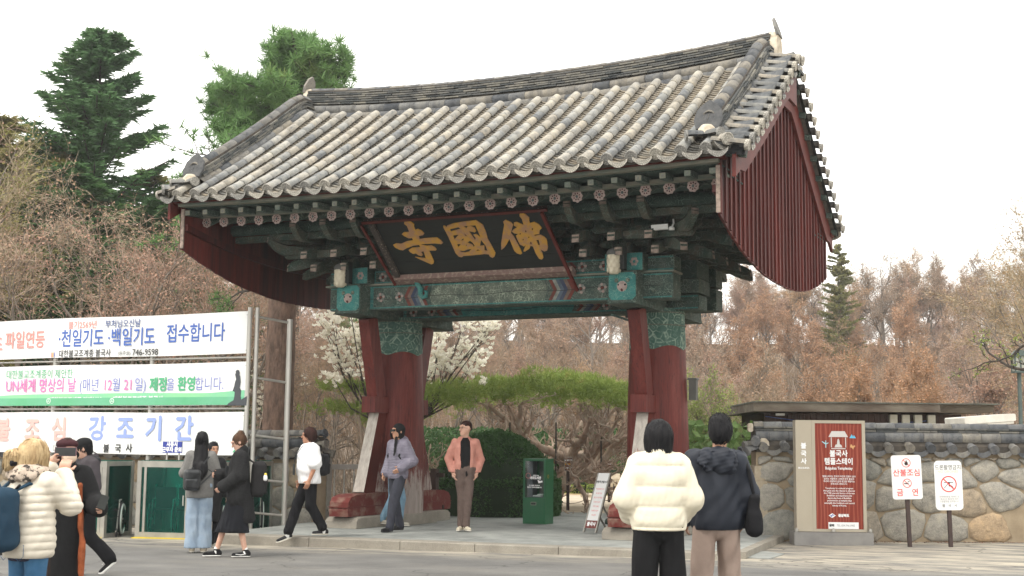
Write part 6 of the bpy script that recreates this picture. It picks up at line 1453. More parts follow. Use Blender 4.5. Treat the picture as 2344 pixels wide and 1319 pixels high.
def V3(*a): return np.array(a, float)
REST = dict(hz=.90, lk=None, rk=None, la=None, ra=None)
def figure(name_label, px, py, t, H, heading, P, skin=SK1, head_yaw=0, head_pitch=0, base='ground', res=.011, hands=('relax', 'relax'), z=None, build=1.0, girl=False):
    """one person. local frame: faces -Y, their right is -X. heading turns it about Z (0 = facing the camera).
    P: joint positions for a 1.70 m body: lw/rw wrists, le/re elbows, lk/rk knees, la/ra ankles."""
    p = at(px, py, t); z = (gz(p.x, p.y)+.02) if z is None else z
    root = thing('person', name_label, 'person', (p.x, p.y, z), YAW+heading); s = H/1.70; root.scale = (s*build, s*build, s)
    J = dict(hip=V3(0, 0, .93), chest=V3(0, .0, 1.25), neck=V3(0, .01, 1.43), head=V3(0, -.012, 1.585), ls=V3(.158, .01, 1.37), rs=V3(-.158, .01, 1.37),
             lh=V3(.085, 0, .90), rh=V3(-.085, 0, .90), le=V3(.235, .03, 1.12), re=V3(-.235, .03, 1.12), lw=V3(.245, -.04, .87), rw=V3(-.245, -.04, .87),
             lk=V3(.095, -.01, .49), rk=V3(-.095, -.01, .49), la=V3(.095, .03, .085), ra=V3(-.095, .03, .085), lt=None, rt=None)
    for k, v in P.items(): J[k] = V3(*v)
    if girl: J['ls'][0] -= .015; J['rs'][0] += .015
    B = []
    B += [cap_(J['hip']-V3(.06, 0, 0), J['hip']+V3(.06, 0, 0), .105, .105, (1, .85, 1)), cap_(J['hip']+V3(0, 0, .05), J['chest'], .112, .13, (1.08, .75, 1)), cap_(J['ls']-V3(.06, 0, .03), J['rs']+V3(.06, 0, -.03), .075, .075, (1, .8, 1))]
    B += [cap_(J['neck']-V3(0, 0, .03), J['head']-V3(0, -.012, .07), .054, .050)]
    for sd in 'lr':
        B += [cap_(J[sd+'s'], J[sd+'e'], .047, .038), cap_(J[sd+'e'], J[sd+'w'], .038, .027)]
        B += [cap_(J[sd+'h'], J[sd+'k'], .080, .053), cap_(J[sd+'k'], J[sd+'a'], .052, .033)]
    # head with a face; features are placed in the head's own turned frame
    hy, hp = head_yaw, head_pitch; hc = J['head']
    cy, sy_, cp, sp_ = math.cos(hy), math.sin(hy), math.cos(hp), math.sin(hp)
    def hp_(x, y, z): y2, z2 = y*cp-z*sp_, y*sp_+z*cp; return hc+V3(x*cy-y2*sy_, x*sy_+y2*cy, z2)
    def he(c, r): return ell(hp_(*c), r, hy, hp)
    B += [he((0, .010, .030), (.074, .092, .092)), he((0, -.020, -.025), (.062, .070, .085)), he((0, -.058, -.088), (.032, .030, .026))]
    nose = [dict(cap_(hp_(0, -.090, .018), hp_(0, -.112, -.020), .009, .013), k=.012), dict(he((0, -.083, -.052), (.026, .014, .012)), k=.01), dict(he((0, -.082, .040), (.052, .016, .012)), k=.02)]
    ears = [dict(he((e*.076, .012, -.002), (.012, .020, .030)), k=.01) for e in (-1, 1)]
    B += nose+ears
    # hands: palm, four unequal bent fingers and a thumb leaving the side of the palm
    for sd, mode in zip('lr', hands):
        w_ = J[sd+'w']; d = w_-J[sd+'e']; d /= np.linalg.norm(d); sgn = 1 if sd == 'l' else -1
        if isinstance(mode, tuple): mode, d, pn = mode[0], V3(*mode[1]), V3(*mode[2])
        else: pn = V3(-sgn, 0, 0)
        d = d/np.linalg.norm(d); pn = pn-d*(pn@d); pn /= np.linalg.norm(pn); side = np.cross(d, pn)
        fw = side if (side@V3(0, -1, 0.2)) > 0 else -side          # thumb side: forward/up
        pc = w_+d*.045
        B.append(dict(cap_(w_+d*.012, w_+d*.075, .026, .034, (1, 1, 1)), k=.015)) if False else None
        B.append(dict(ell(pc+d*.01, (.030, .030, .030)), k=.015)); B.append(dict(cap_(w_+d*.02+fw*.018, w_+d*.078+fw*.026, .015, .014), k=.02)); B.append(dict(cap_(w_+d*.02-fw*.018, w_+d*.072-fw*.026, .015, .013), k=.02))
        curl = {'relax': .5, 'grip': 1.35, 'point': .2, 'fist': 1.6, 'hold': 1.0}[mode]
        for i, (o, L) in enumerate(((.030, .070), (.010, .078), (-.010, .072), (-.029, .056))):
            cu_ = curl if not (mode == 'point' and i > 0) else 1.7
            b0 = w_+d*.078+fw*o; b1 = b0+(d*math.cos(cu_*.45)+pn*math.sin(cu_*.45))*L*.45; b2 = b1+(d*math.cos(cu_*1.1)+pn*math.sin(cu_*1.1))*L*.32; b3 = b2+(d*math.cos(cu_*1.7)+pn*math.sin(cu_*1.7))*L*.25
            for q0, q1, r0, r1 in ((b0, b1, .0098, .0088), (b1, b2, .0088, .0080), (b2, b3, .0080, .0068)): B.append(dict(cap_(q0, q1, r0, r1), k=.005))
        t0 = w_+d*.025+fw*.030; t1 = t0+(d*.55+fw*.75+pn*.25)*.036; t2 = t1+(d*.85+fw*.25+pn*.45)*.034
        for q0, q1, r0 in ((t0, t1, .0125), (t1, t2, .0105)): B.append(dict(cap_(q0, q1, r0, r0*.85), k=.008))
    B = [b for b in B if b]
    imesh('body', B, res, skin, root, k=.028)
    # eyes, brows, lips as small parts
    for e in (-1, 1):
        m = MB(); c = hp_(e*.031, -.0885, .016); m.lathe([(0, .009), (.010, .006), (.0135, 0)], 8); q = Matrix.Rotation(hy, 4, 'Z') @ Matrix.Rotation(hp, 4, 'X')
        m.build('eye', M('eye_dark', (.02, .014, .012, 1), None, 5, .3, spec=.5), root, Matrix.Translation(c) @ q @ Matrix.Rotation(PI/2, 4, 'X') @ Matrix.Diagonal((1.1, .62, 1, 1)))
        m = MB(); m.tube([hp_(e*.014, -.0935, .037), hp_(e*.034, -.0915, .043), hp_(e*.050, -.080, .037)], [.0035, .0045, .003], 5); m.build('eyebrow', H_DBR, root)
    m = MB(); m.tube([hp_(-.022, -.083, -.049), hp_(-.007, -.0945, -.046), hp_(.007, -.0945, -.046), hp_(.022, -.083, -.049)], [.003, .0058, .0058, .003], 6); m.build('lips', M('lips', (.38, .12, .10, 1), None, 5, .5), root)
    root['J'] = 0; del root['J']
    return root, J, hp_, he
def torso_top(J, th=.022, hem=.84, flare=.0, w=1.0, sleeves=True, quilt=0, amp=0, belly=0, sl_end=1.0, arm=1.0, shoulder=1.0):
    zc = J['hip'][2]; b = J['hip']+V3(0, 0, hem-.93); P = []
    P.append(cap_(b+V3(0, 0, .04), J['chest']+V3(0, 0, .0), .135*w+th+flare, .143*w+th*.8, (1.08, .78, 1), q=quilt, amp=amp))
    P.append(cap_(J['ls']-V3(.055, 0, .028), J['rs']+V3(.055, 0, -.028), .078*shoulder+th, .078*shoulder+th, (1, .88, 1)))
    P.append(cap_(J['neck']-V3(0, 0, .05), J['neck']-V3(0, -.0, .02), .072+th*.6, .064+th*.5))
    if belly: P.append(ell(J['hip']+V3(0, -.045, .14), (.15+belly, .13+belly, .17)))
    if sleeves:
        for sd in 'lr':
            q2 = J[sd+'e']+(J[sd+'w']-J[sd+'e'])*max(0, (sl_end-.5)*2) if sl_end > .5 else None
            e = J[sd+'e'] if sl_end >= .5 else J[sd+'s']+(J[sd+'e']-J[sd+'s'])*sl_end*2
            P.append(cap_(J[sd+'s'], e, (.052+th)*arm, (.046+th)*arm, q=quilt*.5 if quilt else 0, amp=amp))
            if q2 is not None: P.append(cap_(e, q2, (.046+th)*arm, (.034+th)*arm, q=quilt*.5 if quilt else 0, amp=amp))
    return P
def trousers(J, th=.014, wide=1.0, waist=.98, end=.0, cuff=.045):
    P = [cap_(J['hip']-V3(.055, 0, -.02), J['hip']+V3(.055, 0, .02), .113+th, .113+th, (1.0, .88, 1)), cap_(J['hip'], J['hip']+V3(0, 0, waist-.93), .118+th, .118+th, (1.15, .85, 1))]
    for sd in 'lr':
        a = J[sd+'a']+(J[sd+'k']-J[sd+'a'])*end
        P += [cap_(J[sd+'h'], J[sd+'k'], .080+th*.8, (.053+th)*wide), cap_(J[sd+'k'], a, (.053+th)*wide, (cuff-.004+th)*wide)]
    return P
def shoes(root, J, mat, sole, toes=(None, None), L=.25, h=.075, name='shoe'):
    for sd, tdir in zip('lr', toes):
        a = J[sd+'a']; d = V3(*(tdir or (0.12 if sd == 'l' else -.12, -1, 0))); d /= np.linalg.norm(d)
        heel = a+V3(0, 0, -.03)-d*.035; toe = heel+d*(L-.06); up = V3(0, 0, 1); 
        sh = imesh(name, [cap_(heel+V3(0, 0, -.005), toe-V3(0, 0, .018), .036, .030), cap_(heel+V3(0, 0, .0), a+V3(0, 0, .015), .040, .038)], .008, mat, root, k=.02,
              cut=lambda g, q=heel[2]-.055, dd=d: q+.010-g[..., 2] if abs(dd[2]) < .2 else np.full(g.shape[:-1], -1.))
        imesh('sole', [cap_(heel-V3(0, 0, .036), toe-V3(0, 0, .038), .040, .036, (1, 1, .34))], .007, sole, root, k=.01)
def shell_cut(z0=None, z1=None):
    def f(g):
        d = np.full(g.shape[:-1], -1.0)
        if z0 is not None: d = np.maximum(d, z0-g[..., 2])
        if z1 is not None: d = np.maximum(d, g[..., 2]-z1)
        return d
    return f
def hair_cap(he, r=(.084, .104, .104), drop=0, face=True):
    P = [he((0, .018, .036), r)]; S = [he((0, -.085, -.045), (.068, .065, .088))] if face else []
    return P, S
def strapline(pts, w_, th, mat, name, parent, up=(0, -1, 0)):
    m = MB()
    for a, b in zip(pts[:-1], pts[1:]): m.beam(a, b, w_, th, up)
    return m.build(name, mat, parent)
# arms in camera frame: YAW added so heading 0 faces the camera
M_SOLE = M('pale_sole', (.60, .57, .50, 1), None, 5, .7); M_BLKS = cloth('black_shoe', (.016, .016, .018, 1), None, rough=.6); M_WSK = cloth('white_sock', (.7, .7, .68, 1))

# --- 1 man in pink jacket
r, J, hp_, he = figure('man in a dusty pink jacket over a black shirt with hands in pockets', 1062, 1213, 20.9, 1.74, .10,
    dict(lh=(.075, 0, .90), rh=(-.075, 0, .90), lk=(.055, -.03, .49), rk=(-.045, .0, .49), la=(.035, -.03, .085), ra=(-.045, .04, .085), le=(.25, .06, 1.12), re=(-.25, .06, 1.12), lw=(.19, -.01, .905), rw=(-.19, -.01, .905)), SK2, head_yaw=-1.0, z=.003)
imesh('shirt', torso_top(J, .009, hem=.90, sleeves=False, shoulder=.72), .011, cloth('black_shirt', (.010, .010, .011, 1)), r, disp=wrinkle(.004, 1, 1), sub=[cap_((0, -.16, 1.46), (0, -.15, 1.36), .032, .008)])
imesh('jacket', torso_top(J, .019, hem=.93, w=1.0, arm=1.0, shoulder=.85), .010, cloth('pink_jacket', (.52, .25, .20, 1), (.43, .19, .15, 1)), r, k=.02, disp=wrinkle(.008, 1, 2),
      sub=[rbox((.0, -.20, 1.1), (.075, .17, .6), .02), cap_((0, -.08, 1.30), (0, -.09, 1.50), .05, .075)], cut=shell_cut(.91))
imesh('hood', [ell((0, .10, 1.40), (.13, .055, .08))], .011, cloth('pink_jacket', (1, 1, 1, 1)), r, disp=wrinkle(.006, 1, 3))
imesh('trousers', trousers(J, .012, 1.0), .011, cloth('taupe_cloth', (.125, .09, .078, 1), (.10, .072, .062, 1)), r, disp=wrinkle(.007, .9, 4))
P_, S_ = hair_cap(he, (.079, .098, .098)); imesh('hair', P_, .009, H_DBR, r, sub=S_+[he((-.09, -.02, -.02), (.06, .1, .075)), he((.09, -.02, -.02), (.06, .1, .075)), he((0, .1, -.06), (.12, .1, .06))])
m = MB(); 
for e in (-1, 1): m.tube([hp_(e*.034+.022*math.cos(a*PI/5), -.104, .012+.018*math.sin(a*PI/5)) for a in range(10)], .0018, 4, closed=True)
m.tube([hp_(-.012, -.106, .014), hp_(.012, -.106, .014)], .0018, 4); m.tube([hp_(.056, -.10, .016), hp_(.078, .0, .012)], .0018, 4); m.tube([hp_(-.056, -.10, .016), hp_(-.078, .0, .012)], .0018, 4); m.build('spectacles', M_INK, r)
shoes(r, J, cloth('cream_trainer', (.62, .56, .44, 1)), M_SOLE, ((.25, -1, 0), (-.35, -1, 0)))

# --- 2 woman in mauve quilted jacket, black hood cap
r, J, hp_, he = figure('person in a mauve quilted jacket and black knitted hood with sunglasses', 908, 1213, 20.7, 1.68, -.75,
    dict(lk=(.10, -.16, .50), rk=(-.08, .02, .50), la=(.13, -.27, .085), ra=(-.07, .13, .09), le=(.25, .08, 1.12), re=(-.24, .05, 1.12), lw=(.20, -.12, 1.00), rw=(-.23, -.06, .92)), SK1, head_yaw=-.25, z=.003, girl=True)
n = NT('mauve_quilt'); v = n.coord('Object', (1, 1, 1)); wv = n.new('ShaderNodeTexWave', wave_type='BANDS', bands_direction='Z'); n.link(v, wv.inputs['Vector']); wv.inputs['Scale'].default_value = 7; wv.inputs['Distortion'].default_value = 5; wv.inputs['Detail Scale'].default_value = 2.2
n.color(n.ramp(n.noise(v, 8), [(.3, (.135, .125, .165, 1)), (.7, (.175, .16, .205, 1))])).rough(.5, .4); n.bump(wv.outputs['Fac'], .45, .006)
imesh('jacket', torso_top(J, .035, hem=.86, w=1.04, arm=1.1)+[cap_(J['neck']+V3(0, .03, .0), J['neck']+V3(0, .04, .03), .085, .08)], .011, n.m, r, disp=wrinkle(.005, 1, 6), cut=shell_cut(.83))
imesh('hood', [ell(J['neck']+V3(0, .09, .0), (.12, .06, .09))], .011, n.m, r)
imesh('trousers', trousers(J, .018, 1.1, cuff=.048), .011, cloth('slate_trousers', (.040, .042, .055, 1)), r, disp=wrinkle(.009, .9, 7))
imesh('knitted_hood', [he((0, .014, .03), (.088, .108, .105)), cap_(J['neck']-V3(0, 0, .0), hp_(0, .03, -.05), .068, .075)], .009, cloth('black_knit', (.012, .012, .013, 1), None, 40, .5), r, sub=[he((0, -.105, -.02), (.058, .075, .085))])
m = MB(); m.beam(hp_(-.062, -.098, .018), hp_(.062, -.098, .018), .03, .034, (0, 0, 1)); m.build('sunglasses', M_INK, r)
imesh('hair', [cap_(hp_(.055, -.06, -.10), (.09, -.17, 1.22), .020, .012), cap_((-.16, .05, 1.45), (-.22, .02, 1.25), .03, .018)], .009, H_BLK, r)
imesh('neckerchief', [ell(J['neck']+V3(0, -.045, .035), (.06, .045, .025))], .009, cloth('rust_scarf', (.32, .10, .06, 1), (.4, .3, .2, 1), 30), r)
shoes(r, J, M_BLKS, M_BLKS, ((.1, -1, .0), (-.1, -1, 0)))
def backpack(label, root, c, rr, mat, yaw=0, extra=True, pocket=True, s=1.0, straps=True, mat2=None):
    mw = root.matrix_basis if False else Matrix.Translation(root.location) @ root.rotation_euler.to_matrix().to_4x4() @ Matrix.Diagonal((*root.scale, 1))
    b = thing('backpack', label, 'backpack', (0, 0, 0)); b.matrix_world = mw
    imesh('bag_body', [rbox(c, rr, min(rr)*.75, yaw, -.06)], .011, mat, b, disp=wrinkle(.006, .8, 9))
    if pocket: imesh('front_pocket', [rbox(V3(*c)+V3(0, rr[1]*.75, -rr[2]*.35), (rr[0]*.8, rr[1]*.5, rr[2]*.5), rr[1]*.4, yaw, -.06)], .011, mat2 or mat, b, disp=wrinkle(.005, 1, 10))
    if straps:
        for e in (-1, 1):
            m = MB(); m.tube([(c[0]+e*.08, c[1]-rr[1]*.5, c[2]+rr[2]*.85), (c[0]+e*.115, c[1]-rr[1]-.05, c[2]+rr[2]+.03), (c[0]+e*.125, c[1]-rr[1]-.16, c[2]+rr[2]-.02), (c[0]+e*.13, c[1]-rr[1]-.235, c[2]+rr[2]-.14), (c[0]+e*.15, c[1]-rr[1]-.20, c[2]-.02), (c[0]+e*.16, c[1]-rr[1]-.06, c[2]-rr[2]*.6)], [.012, .016, .018, .018, .012, .008], 6); m.build('shoulder_strap', mat2 or mat, b)
    m = MB(); m.tube([(c[0]-.03, c[1], c[2]+rr[2]-.01), (c[0], c[1], c[2]+rr[2]+.035), (c[0]+.03, c[1], c[2]+rr[2]-.01)], .007, 6); m.build('top_loop', mat2 or mat, b); return b
backpack('small black backpack worn by the person in the mauve quilted jacket', r, (0, .20, 1.16), (.12, .07, .17), cloth('black_pack', (.018, .018, .02, 1), None, 8, .3))

# --- 3 someone half hidden behind them: light jeans
r, J, hp_, he = figure('person in light blue jeans almost hidden behind the mauve jacket', 902, 1203, 21.9, 1.62, 1.2,
    dict(lk=(.09, -.10, .49), rk=(-.09, .0, .49), la=(.10, -.06, .085), ra=(-.09, .20, .12)), SK1, z=.003, girl=True, res=.013)
imesh('jacket', torso_top(J, .02, hem=.86), .013, cloth('charcoal_top', (.03, .03, .034, 1)), r); imesh('trousers', trousers(J, .012, 1.05), .012, cloth('light_denim', (.20, .32, .42, 1), (.15, .25, .34, 1)), r, disp=wrinkle(.006, 1, 12))
P_, S_ = hair_cap(he); imesh('hair', P_, .011, H_BLK, r, sub=S_); shoes(r, J, cloth('grey_trainer', (.35, .33, .28, 1)), M_SOLE)

# --- 4 woman in white T-shirt stepping off the kerb
r, J, hp_, he = figure('woman in a white T-shirt and black trousers stepping off the kerb', 702, 1228, 19.15, 1.60, -1.15,
    dict(hip=(0, .02, .95), lk=(.08, .03, .52), rk=(-.09, -.13, .55), la=(.07, .25, .14), ra=(-.09, -.28, .07), lh=(.085, .02, .92), rh=(-.085, .02, .92), chest=(0, -.02, 1.27), le=(.27, .03, 1.13), re=(-.27, .03, 1.13), lw=(.26, -.06, .90), rw=(-.27, -.05, .90)), SK3, head_yaw=-.25, z=-.02, girl=True)
imesh('t_shirt', torso_top(J, .04, hem=.86, w=1.18, sl_end=.42, arm=1.25, belly=.035, flare=.02), .011, cloth('white_tee', (.80, .80, .80, 1), (.74, .74, .75, 1), 6, .15), r, disp=wrinkle(.010, .8, 14), cut=shell_cut(.85))
imesh('trousers', trousers(J, .024, 1.1, cuff=.048, end=.1), .011, cloth('black_trousers', (.010, .010, .012, 1)), r, disp=wrinkle(.008, .8, 15))
P_, S_ = hair_cap(he, (.092, .108, .110)); imesh('hair', P_+[he((0, .05, .0), (.082, .075, .095))], .009, H_DBR, r, sub=S_)
imesh('sock', [cap_(J['la']+V3(0, 0, .08), J['la']-V3(0, 0, .03), .043, .044), cap_(J['ra']+V3(0, 0, .08), J['ra']-V3(0, 0, .03), .043, .044)], .009, M_WSK, r)
shoes(r, J, cloth('black_mule', (.02, .02, .022, 1), None, rough=.5), M_SOLE, ((0, -1, .0), (.0, -1, -.35)), h=.05)
ph = thing('phone', 'black phone hanging on a neck cord against the white T-shirt', 'phone', (0, 0, 0)); ph.matrix_world = Matrix.Translation(r.location) @ r.rotation_euler.to_matrix().to_4x4() @ Matrix.Diagonal((*r.scale, 1))
m = MB(); m.box(-.048, .048, -.242, -.228, .98, 1.15, bev=.008); m.build('phone_case', M_INK, ph); m = MB(); m.tube([(0, -.235, 1.15), (-.02, -.215, 1.28), (-.055, -.13, 1.42), (-.06, .03, 1.475)], .005, 5); m.tube([(0, -.235, 1.15), (.02, -.215, 1.28), (.055, -.13, 1.42), (.06, .03, 1.475)], .005, 5); m.build('neck_cord', M_INK, ph)
backpack('small black backpack with a red tag worn over the white T-shirt', r, (0, .235, 1.14), (.13, .075, .17), cloth('black_pack', (1, 1, 1, 1)))

# --- 5 long haired woman, grey blazer, jeans, seen from behind
r, J, hp_, he = figure('woman with long black hair in a grey blazer and light blue jeans', 452, 1268, 17.9, 1.63, PI+.15,
    dict(le=(.225, -.02, 1.13), re=(-.225, -.02, 1.13), lw=(.12, -.20, 1.08), rw=(-.12, -.20, 1.08), la=(.08, .02, .085), ra=(-.08, .0, .085), lk=(.08, .0, .49), rk=(-.08, .0, .49)), SK2, girl=True, head_yaw=.1)
imesh('blazer', torso_top(J, .028, hem=.80, w=1.0, flare=.015, arm=1.0, shoulder=.85), .011, cloth('grey_wool', (.20, .195, .185, 1), (.15, .146, .14, 1), 60, .4), r, disp=wrinkle(.006, .8, 17), cut=shell_cut(.775))
imesh('jeans', trousers(J, .022, 1.35, cuff=.062), .011, cloth('pale_denim', (.30, .37, .45, 1), (.22, .29, .38, 1), 5), r, disp=wrinkle(.008, .9, 18), cut=shell_cut(.07))
imesh('hair', [he((0, .018, .034), (.086, .106, .104)), cap_(hp_(0, .05, -.02), (0.0, .145, 1.15), .075, .085, (1.2, .55, 1)), cap_((0, .15, 1.2), (.02, .165, 1.06), .08, .045, (1.1, .45, 1))], .009, H_BLK, r, sub=[he((0, -.10, -.04), (.07, .07, .09))], disp=wrinkle(.003, 2.2, 19, .05))
shoes(r, J, cloth('beige_shoe', (.55, .48, .38, 1)), M_SOLE)
backpack('black leather backpack slung low over the grey blazer', r, (.10, .20, 1.03), (.12, .07, .15), M('black_leather', (.014, .016, .018, 1), (.03, .032, .035, 1), 10, .35, .4, 30, spec=.5), yaw=.3, straps=False)
m = MB(); m.beam(Vector((.06, .17, 1.14)), Vector((-.13, .175, 1.36)), .022, .008, (0, 1, 0)); m.beam(Vector((.03, .17, .92)), Vector((-.17, .10, 1.12)), .022, .008, (0, 1, 0)); o = m.build('shoulder_strap', M('black_leather', (1, 1, 1, 1)), [q for q in bpy.data.objects if q.get('label') == 'black leather backpack slung low over the grey blazer'][0])

# --- 6 bun girl in long black coat
r, J, hp_, he = figure('woman with a hair bun in a long black coat looking down at a phone', 540, 1284, 17.15, 1.60, -1.35,
    dict(lk=(.08, .03, .49), rk=(-.08, -.15, .50), la=(.08, .12, .085), ra=(-.08, -.27, .085), le=(.20, .02, 1.13), re=(-.22, -.02, 1.13), lw=(.14, -.20, .98), rw=(-.12, -.27, 1.13)), SK2, head_yaw=-.1, head_pitch=.42, girl=True, hands=('relax', 'grip'))
M_FL = cloth('black_fleece', (.014, .014, .015, 1), (.024, .024, .025, 1), 50, .8, .95, 160)
imesh('skirt', [cap_((0, .0, .95), (0, -.04, .40), .13, .19, (.9, 1.0, 1)), cap_(J['lh'], J['lk']*.45+J['la']*.55, .10, .10), cap_(J['rh'], J['rk']*.45+J['ra']*.55, .10, .10)], .011, cloth('black_skirt', (.012, .013, .017, 1)), r, disp=wrinkle(.008, .8, 21, .1), cut=shell_cut(.34))
imesh('coat', torso_top(J, .045, hem=.80, w=1.05, flare=.02, arm=1.15)+[cap_((0, .04, .9), (0, .05, .56), .16, .19, (.95, 1.0, 1)), cap_(J['neck']-V3(0, -.02, .02), J['neck']+V3(0, .03, .05), .085, .078)], .011, M_FL, r, disp=wrinkle(.007, .8, 22), cut=shell_cut(.47))
imesh('patch_pocket', [rbox((-.10, -.165, 1.18), (.05, .02, .08), .015)], .009, cloth('black_nylon', (.018, .019, .022, 1), None, rough=.5), r)
imesh('hair', [he((0, .02, .034), (.082, .102, .100)), he((0, .07, .125), (.034, .034, .032))], .008, H_BRN, r, sub=[he((0, -.085, -.045), (.070, .075, .085)), he((0, .08, -.09), (.12, .07, .05))])
imesh('sock', [cap_(J['la']+V3(0, 0, .03), J['la']-V3(0, 0, .03), .036, .038), cap_(J['ra']+V3(0, 0, .03), J['ra']-V3(0, 0, .03), .036, .038)], .009, M_WSK, r)
shoes(r, J, cloth('black_canvas', (.014, .014, .015, 1)), cloth('white_rubber', (.68, .67, .64, 1)), ((0, -1, 0), (0, -1, 0)))
for sd in 'lr':
    a = J[sd+'a']; m = MB(); m.tube([a+V3((.042 if sd == 'l' else -.042), .01, -.03), a+V3((.044 if sd == 'l' else -.044), -.06, -.045), a+V3((.038 if sd == 'l' else -.038), -.13, -.035)], .006, 5); m.build('white_stripe', M_WSK, r)
mw = Matrix.Translation(r.location) @ r.rotation_euler.to_matrix().to_4x4() @ Matrix.Diagonal((*r.scale, 1))
ph = thing('phone', 'black phone held out in front of the woman with the hair bun', 'phone'); ph.matrix_world = mw
m = MB(); m.box(-.036, .036, -.004, .004, -.075, .075, bev=.003); m.build('phone_case', M_INK, ph, Matrix.Translation((-.115, -.365, 1.165)) @ Matrix.Rotation(.9, 4, 'X')); m = MB(); m.box(-.032, .032, .0045, .0052, -.07, .07); m.build('phone_screen', M('dark_screen', (.05, .055, .06, 1), None, 5, .15), ph, Matrix.Translation((-.115, -.365, 1.165)) @ Matrix.Rotation(.9, 4, 'X'))
bp = backpack('large black hiking backpack with a small plush duck worn over the black coat', r, (.0, .27, 1.08), (.15, .10, .25), cloth('dark_pack', (.022, .021, .022, 1), None, 8, .3))
q = imesh('plush_duck', [ell((.13, .36, 1.12), (.026, .026, .024)), ell((.13, .36, 1.08), (.03, .03, .028))], .008, M_WHITE, bp); q = imesh('plush_head', [ell((.13, .362, 1.148), (.022, .022, .020))], .008, M('duck_yellow', (.75, .60, .08, 1)), bp)
# --- 6b figure tucked between them
r, J, hp_, he = figure('person in a black padded coat mostly hidden behind the blazer and bun women', 480, 1246, 18.9, 1.50, .6, dict(), SK1, girl=True, res=.013)
imesh('coat', torso_top(J, .04, hem=.80, w=1.0)+[cap_((0, .0, .9), (0, .02, .5), .155, .165, (1, .85, 1))], .013, cloth('black_padded', (.016, .016, .018, 1), None, rough=.5), r, cut=shell_cut(.42)); imesh('trousers', trousers(J, .012), .013, cloth('black_trousers', (1, 1, 1, 1)), r)
P_, S_ = hair_cap(he); imesh('hair', P_+[cap_(hp_(0, .05, -.02), (0, .11, 1.2), .07, .05)], .011, H_BLK, r, sub=S_); shoes(r, J, cloth('grey_trainer', (1, 1, 1, 1)), M_SOLE)

# --- 7 person in black cap, mask, hoodie, mid stride
r, J, hp_, he = figure('person in a black cap and black face mask pointing down while walking', 186, 1311, 14.5, 1.50, -1.05,
    dict(hip=(0, 0, .92), lk=(.10, .05, .50), rk=(-.09, -.03, .50), la=(.13, .33, .20), ra=(-.05, -.05, .085), le=(.25, .02, 1.10), re=(-.23, .02, 1.12), lw=(.23, -.16, .95), rw=(-.22, -.14, 1.0), head=(0, -.05, 1.575)), SK2, head_yaw=-.35, head_pitch=.2, hands=('point', 'relax'))
imesh('hoodie', torso_top(J, .045, hem=.84, w=1.08, arm=1.2)+[cap_(J['neck']-V3(0, -.04, .0), J['neck']+V3(0, .05, .03), .09, .085)], .010, cloth('aubergine_jersey', (.060, .052, .058, 1)), r, disp=wrinkle(.010, .7, 25), cut=shell_cut(.80))
imesh('hood', [ell(J['neck']+V3(0, .08, -.01), (.15, .08, .08))], .010, cloth('black_nylon', (1, 1, 1, 1)), r, disp=wrinkle(.008, 1, 26))
imesh('trousers', trousers(J, .022, 1.2, cuff=.052, end=.08), .010, cloth('black_trousers', (1, 1, 1, 1)), r, disp=wrinkle(.010, .8, 27))
P_, S_ = hair_cap(he, (.084, .104, .10)); imesh('hair', P_+[cap_(hp_(0, .06, -.03), hp_(.0, .09, -.08), .045, .03)], .008, H_BLK, r, sub=S_)
imesh('cap', [he((0, .012, .062), (.092, .112, .082)), he((0, -.12, .045), (.066, .07, .012))], .008, cloth('black_cotton', (.013, .013, .014, 1)), r, k=.015, sub=[he((0, -.09, -.05), (.08, .08, .08))])
imesh('face_mask', [he((0, -.070, -.045), (.060, .052, .058))], .008, cloth('black_cotton', (1, 1, 1, 1)), r, sub=[he((0, -.10, .028), (.09, .05, .035))])
imesh('hair_tie', [ell(hp_(0, .10, -.09), (.030, .026, .03))], .008, cloth('grey_scrunchie', (.5, .5, .48, 1)), r, disp=wrinkle(.004, 3, 5))
m = MB(); m.tube([hp_(-.055, -.045, .105), hp_(-.035, -.085, .095), hp_(-.02, -.09, .105)], .006, 5); m.build('cap_emblem', M_WHITE, r)
imesh('sock', [cap_(J['la']+V3(0, 0, .05), J['la']-V3(0, 0, .03), .040, .042), cap_(J['ra']+V3(0, 0, .05), J['ra']-V3(0, 0, .03), .040, .042)], .009, M_WSK, r)
shoes(r, J, cloth('black_canvas', (1, 1, 1, 1)), cloth('white_rubber', (1, 1, 1, 1)), ((.05, -.75, -.65), (0, -1, 0)))
for k in range(5):
    a = J['la']+V3(.01, -.06-.012*k, .012-.018*k); m = MB(); m.tube([a+V3(-.02, 0, 0), a+V3(.03, 0, .004)], .004, 4); m.build('lace', M_WSK, r)

# --- 8 person with beige mask in rust coat behind the photographer
r, J, hp_, he = figure('person with a pale beige face mask and rust lined black coat', 140, 1300, 10.4, 1.45, .55,
    dict(le=(.25, -.02, 1.12), lw=(.26, -.24, 1.08), re=(-.24, .02, 1.1)), SK2, head_yaw=.15, hands=('grip', 'relax'), girl=True)
imesh('coat', torso_top(J, .04, hem=.80, w=1.02, arm=1.15)+[cap_((0, .0, .9), (0, .02, .45), .16, .18, (1, .85, 1))], .010, cloth('black_wool', (.016, .016, .017, 1), None, 30, .5), r, disp=wrinkle(.008, .8, 31), cut=shell_cut(.38))
imesh('rust_lining', [cap_((.11, -.125, 1.28), (.155, -.15, .46), .022, .030), cap_(J['le']*.5+J['lw']*.5, J['lw'], .064, .056)], .010, cloth('rust_wool', (.20, .05, .018, 1), (.29, .085, .035, 1), 20, .5), r, k=.01, disp=wrinkle(.012, 1, 35, .3))
imesh('trousers', trousers(J, .02, 1.2), .011, cloth('dark_brown_cloth', (.03, .022, .02, 1)), r)
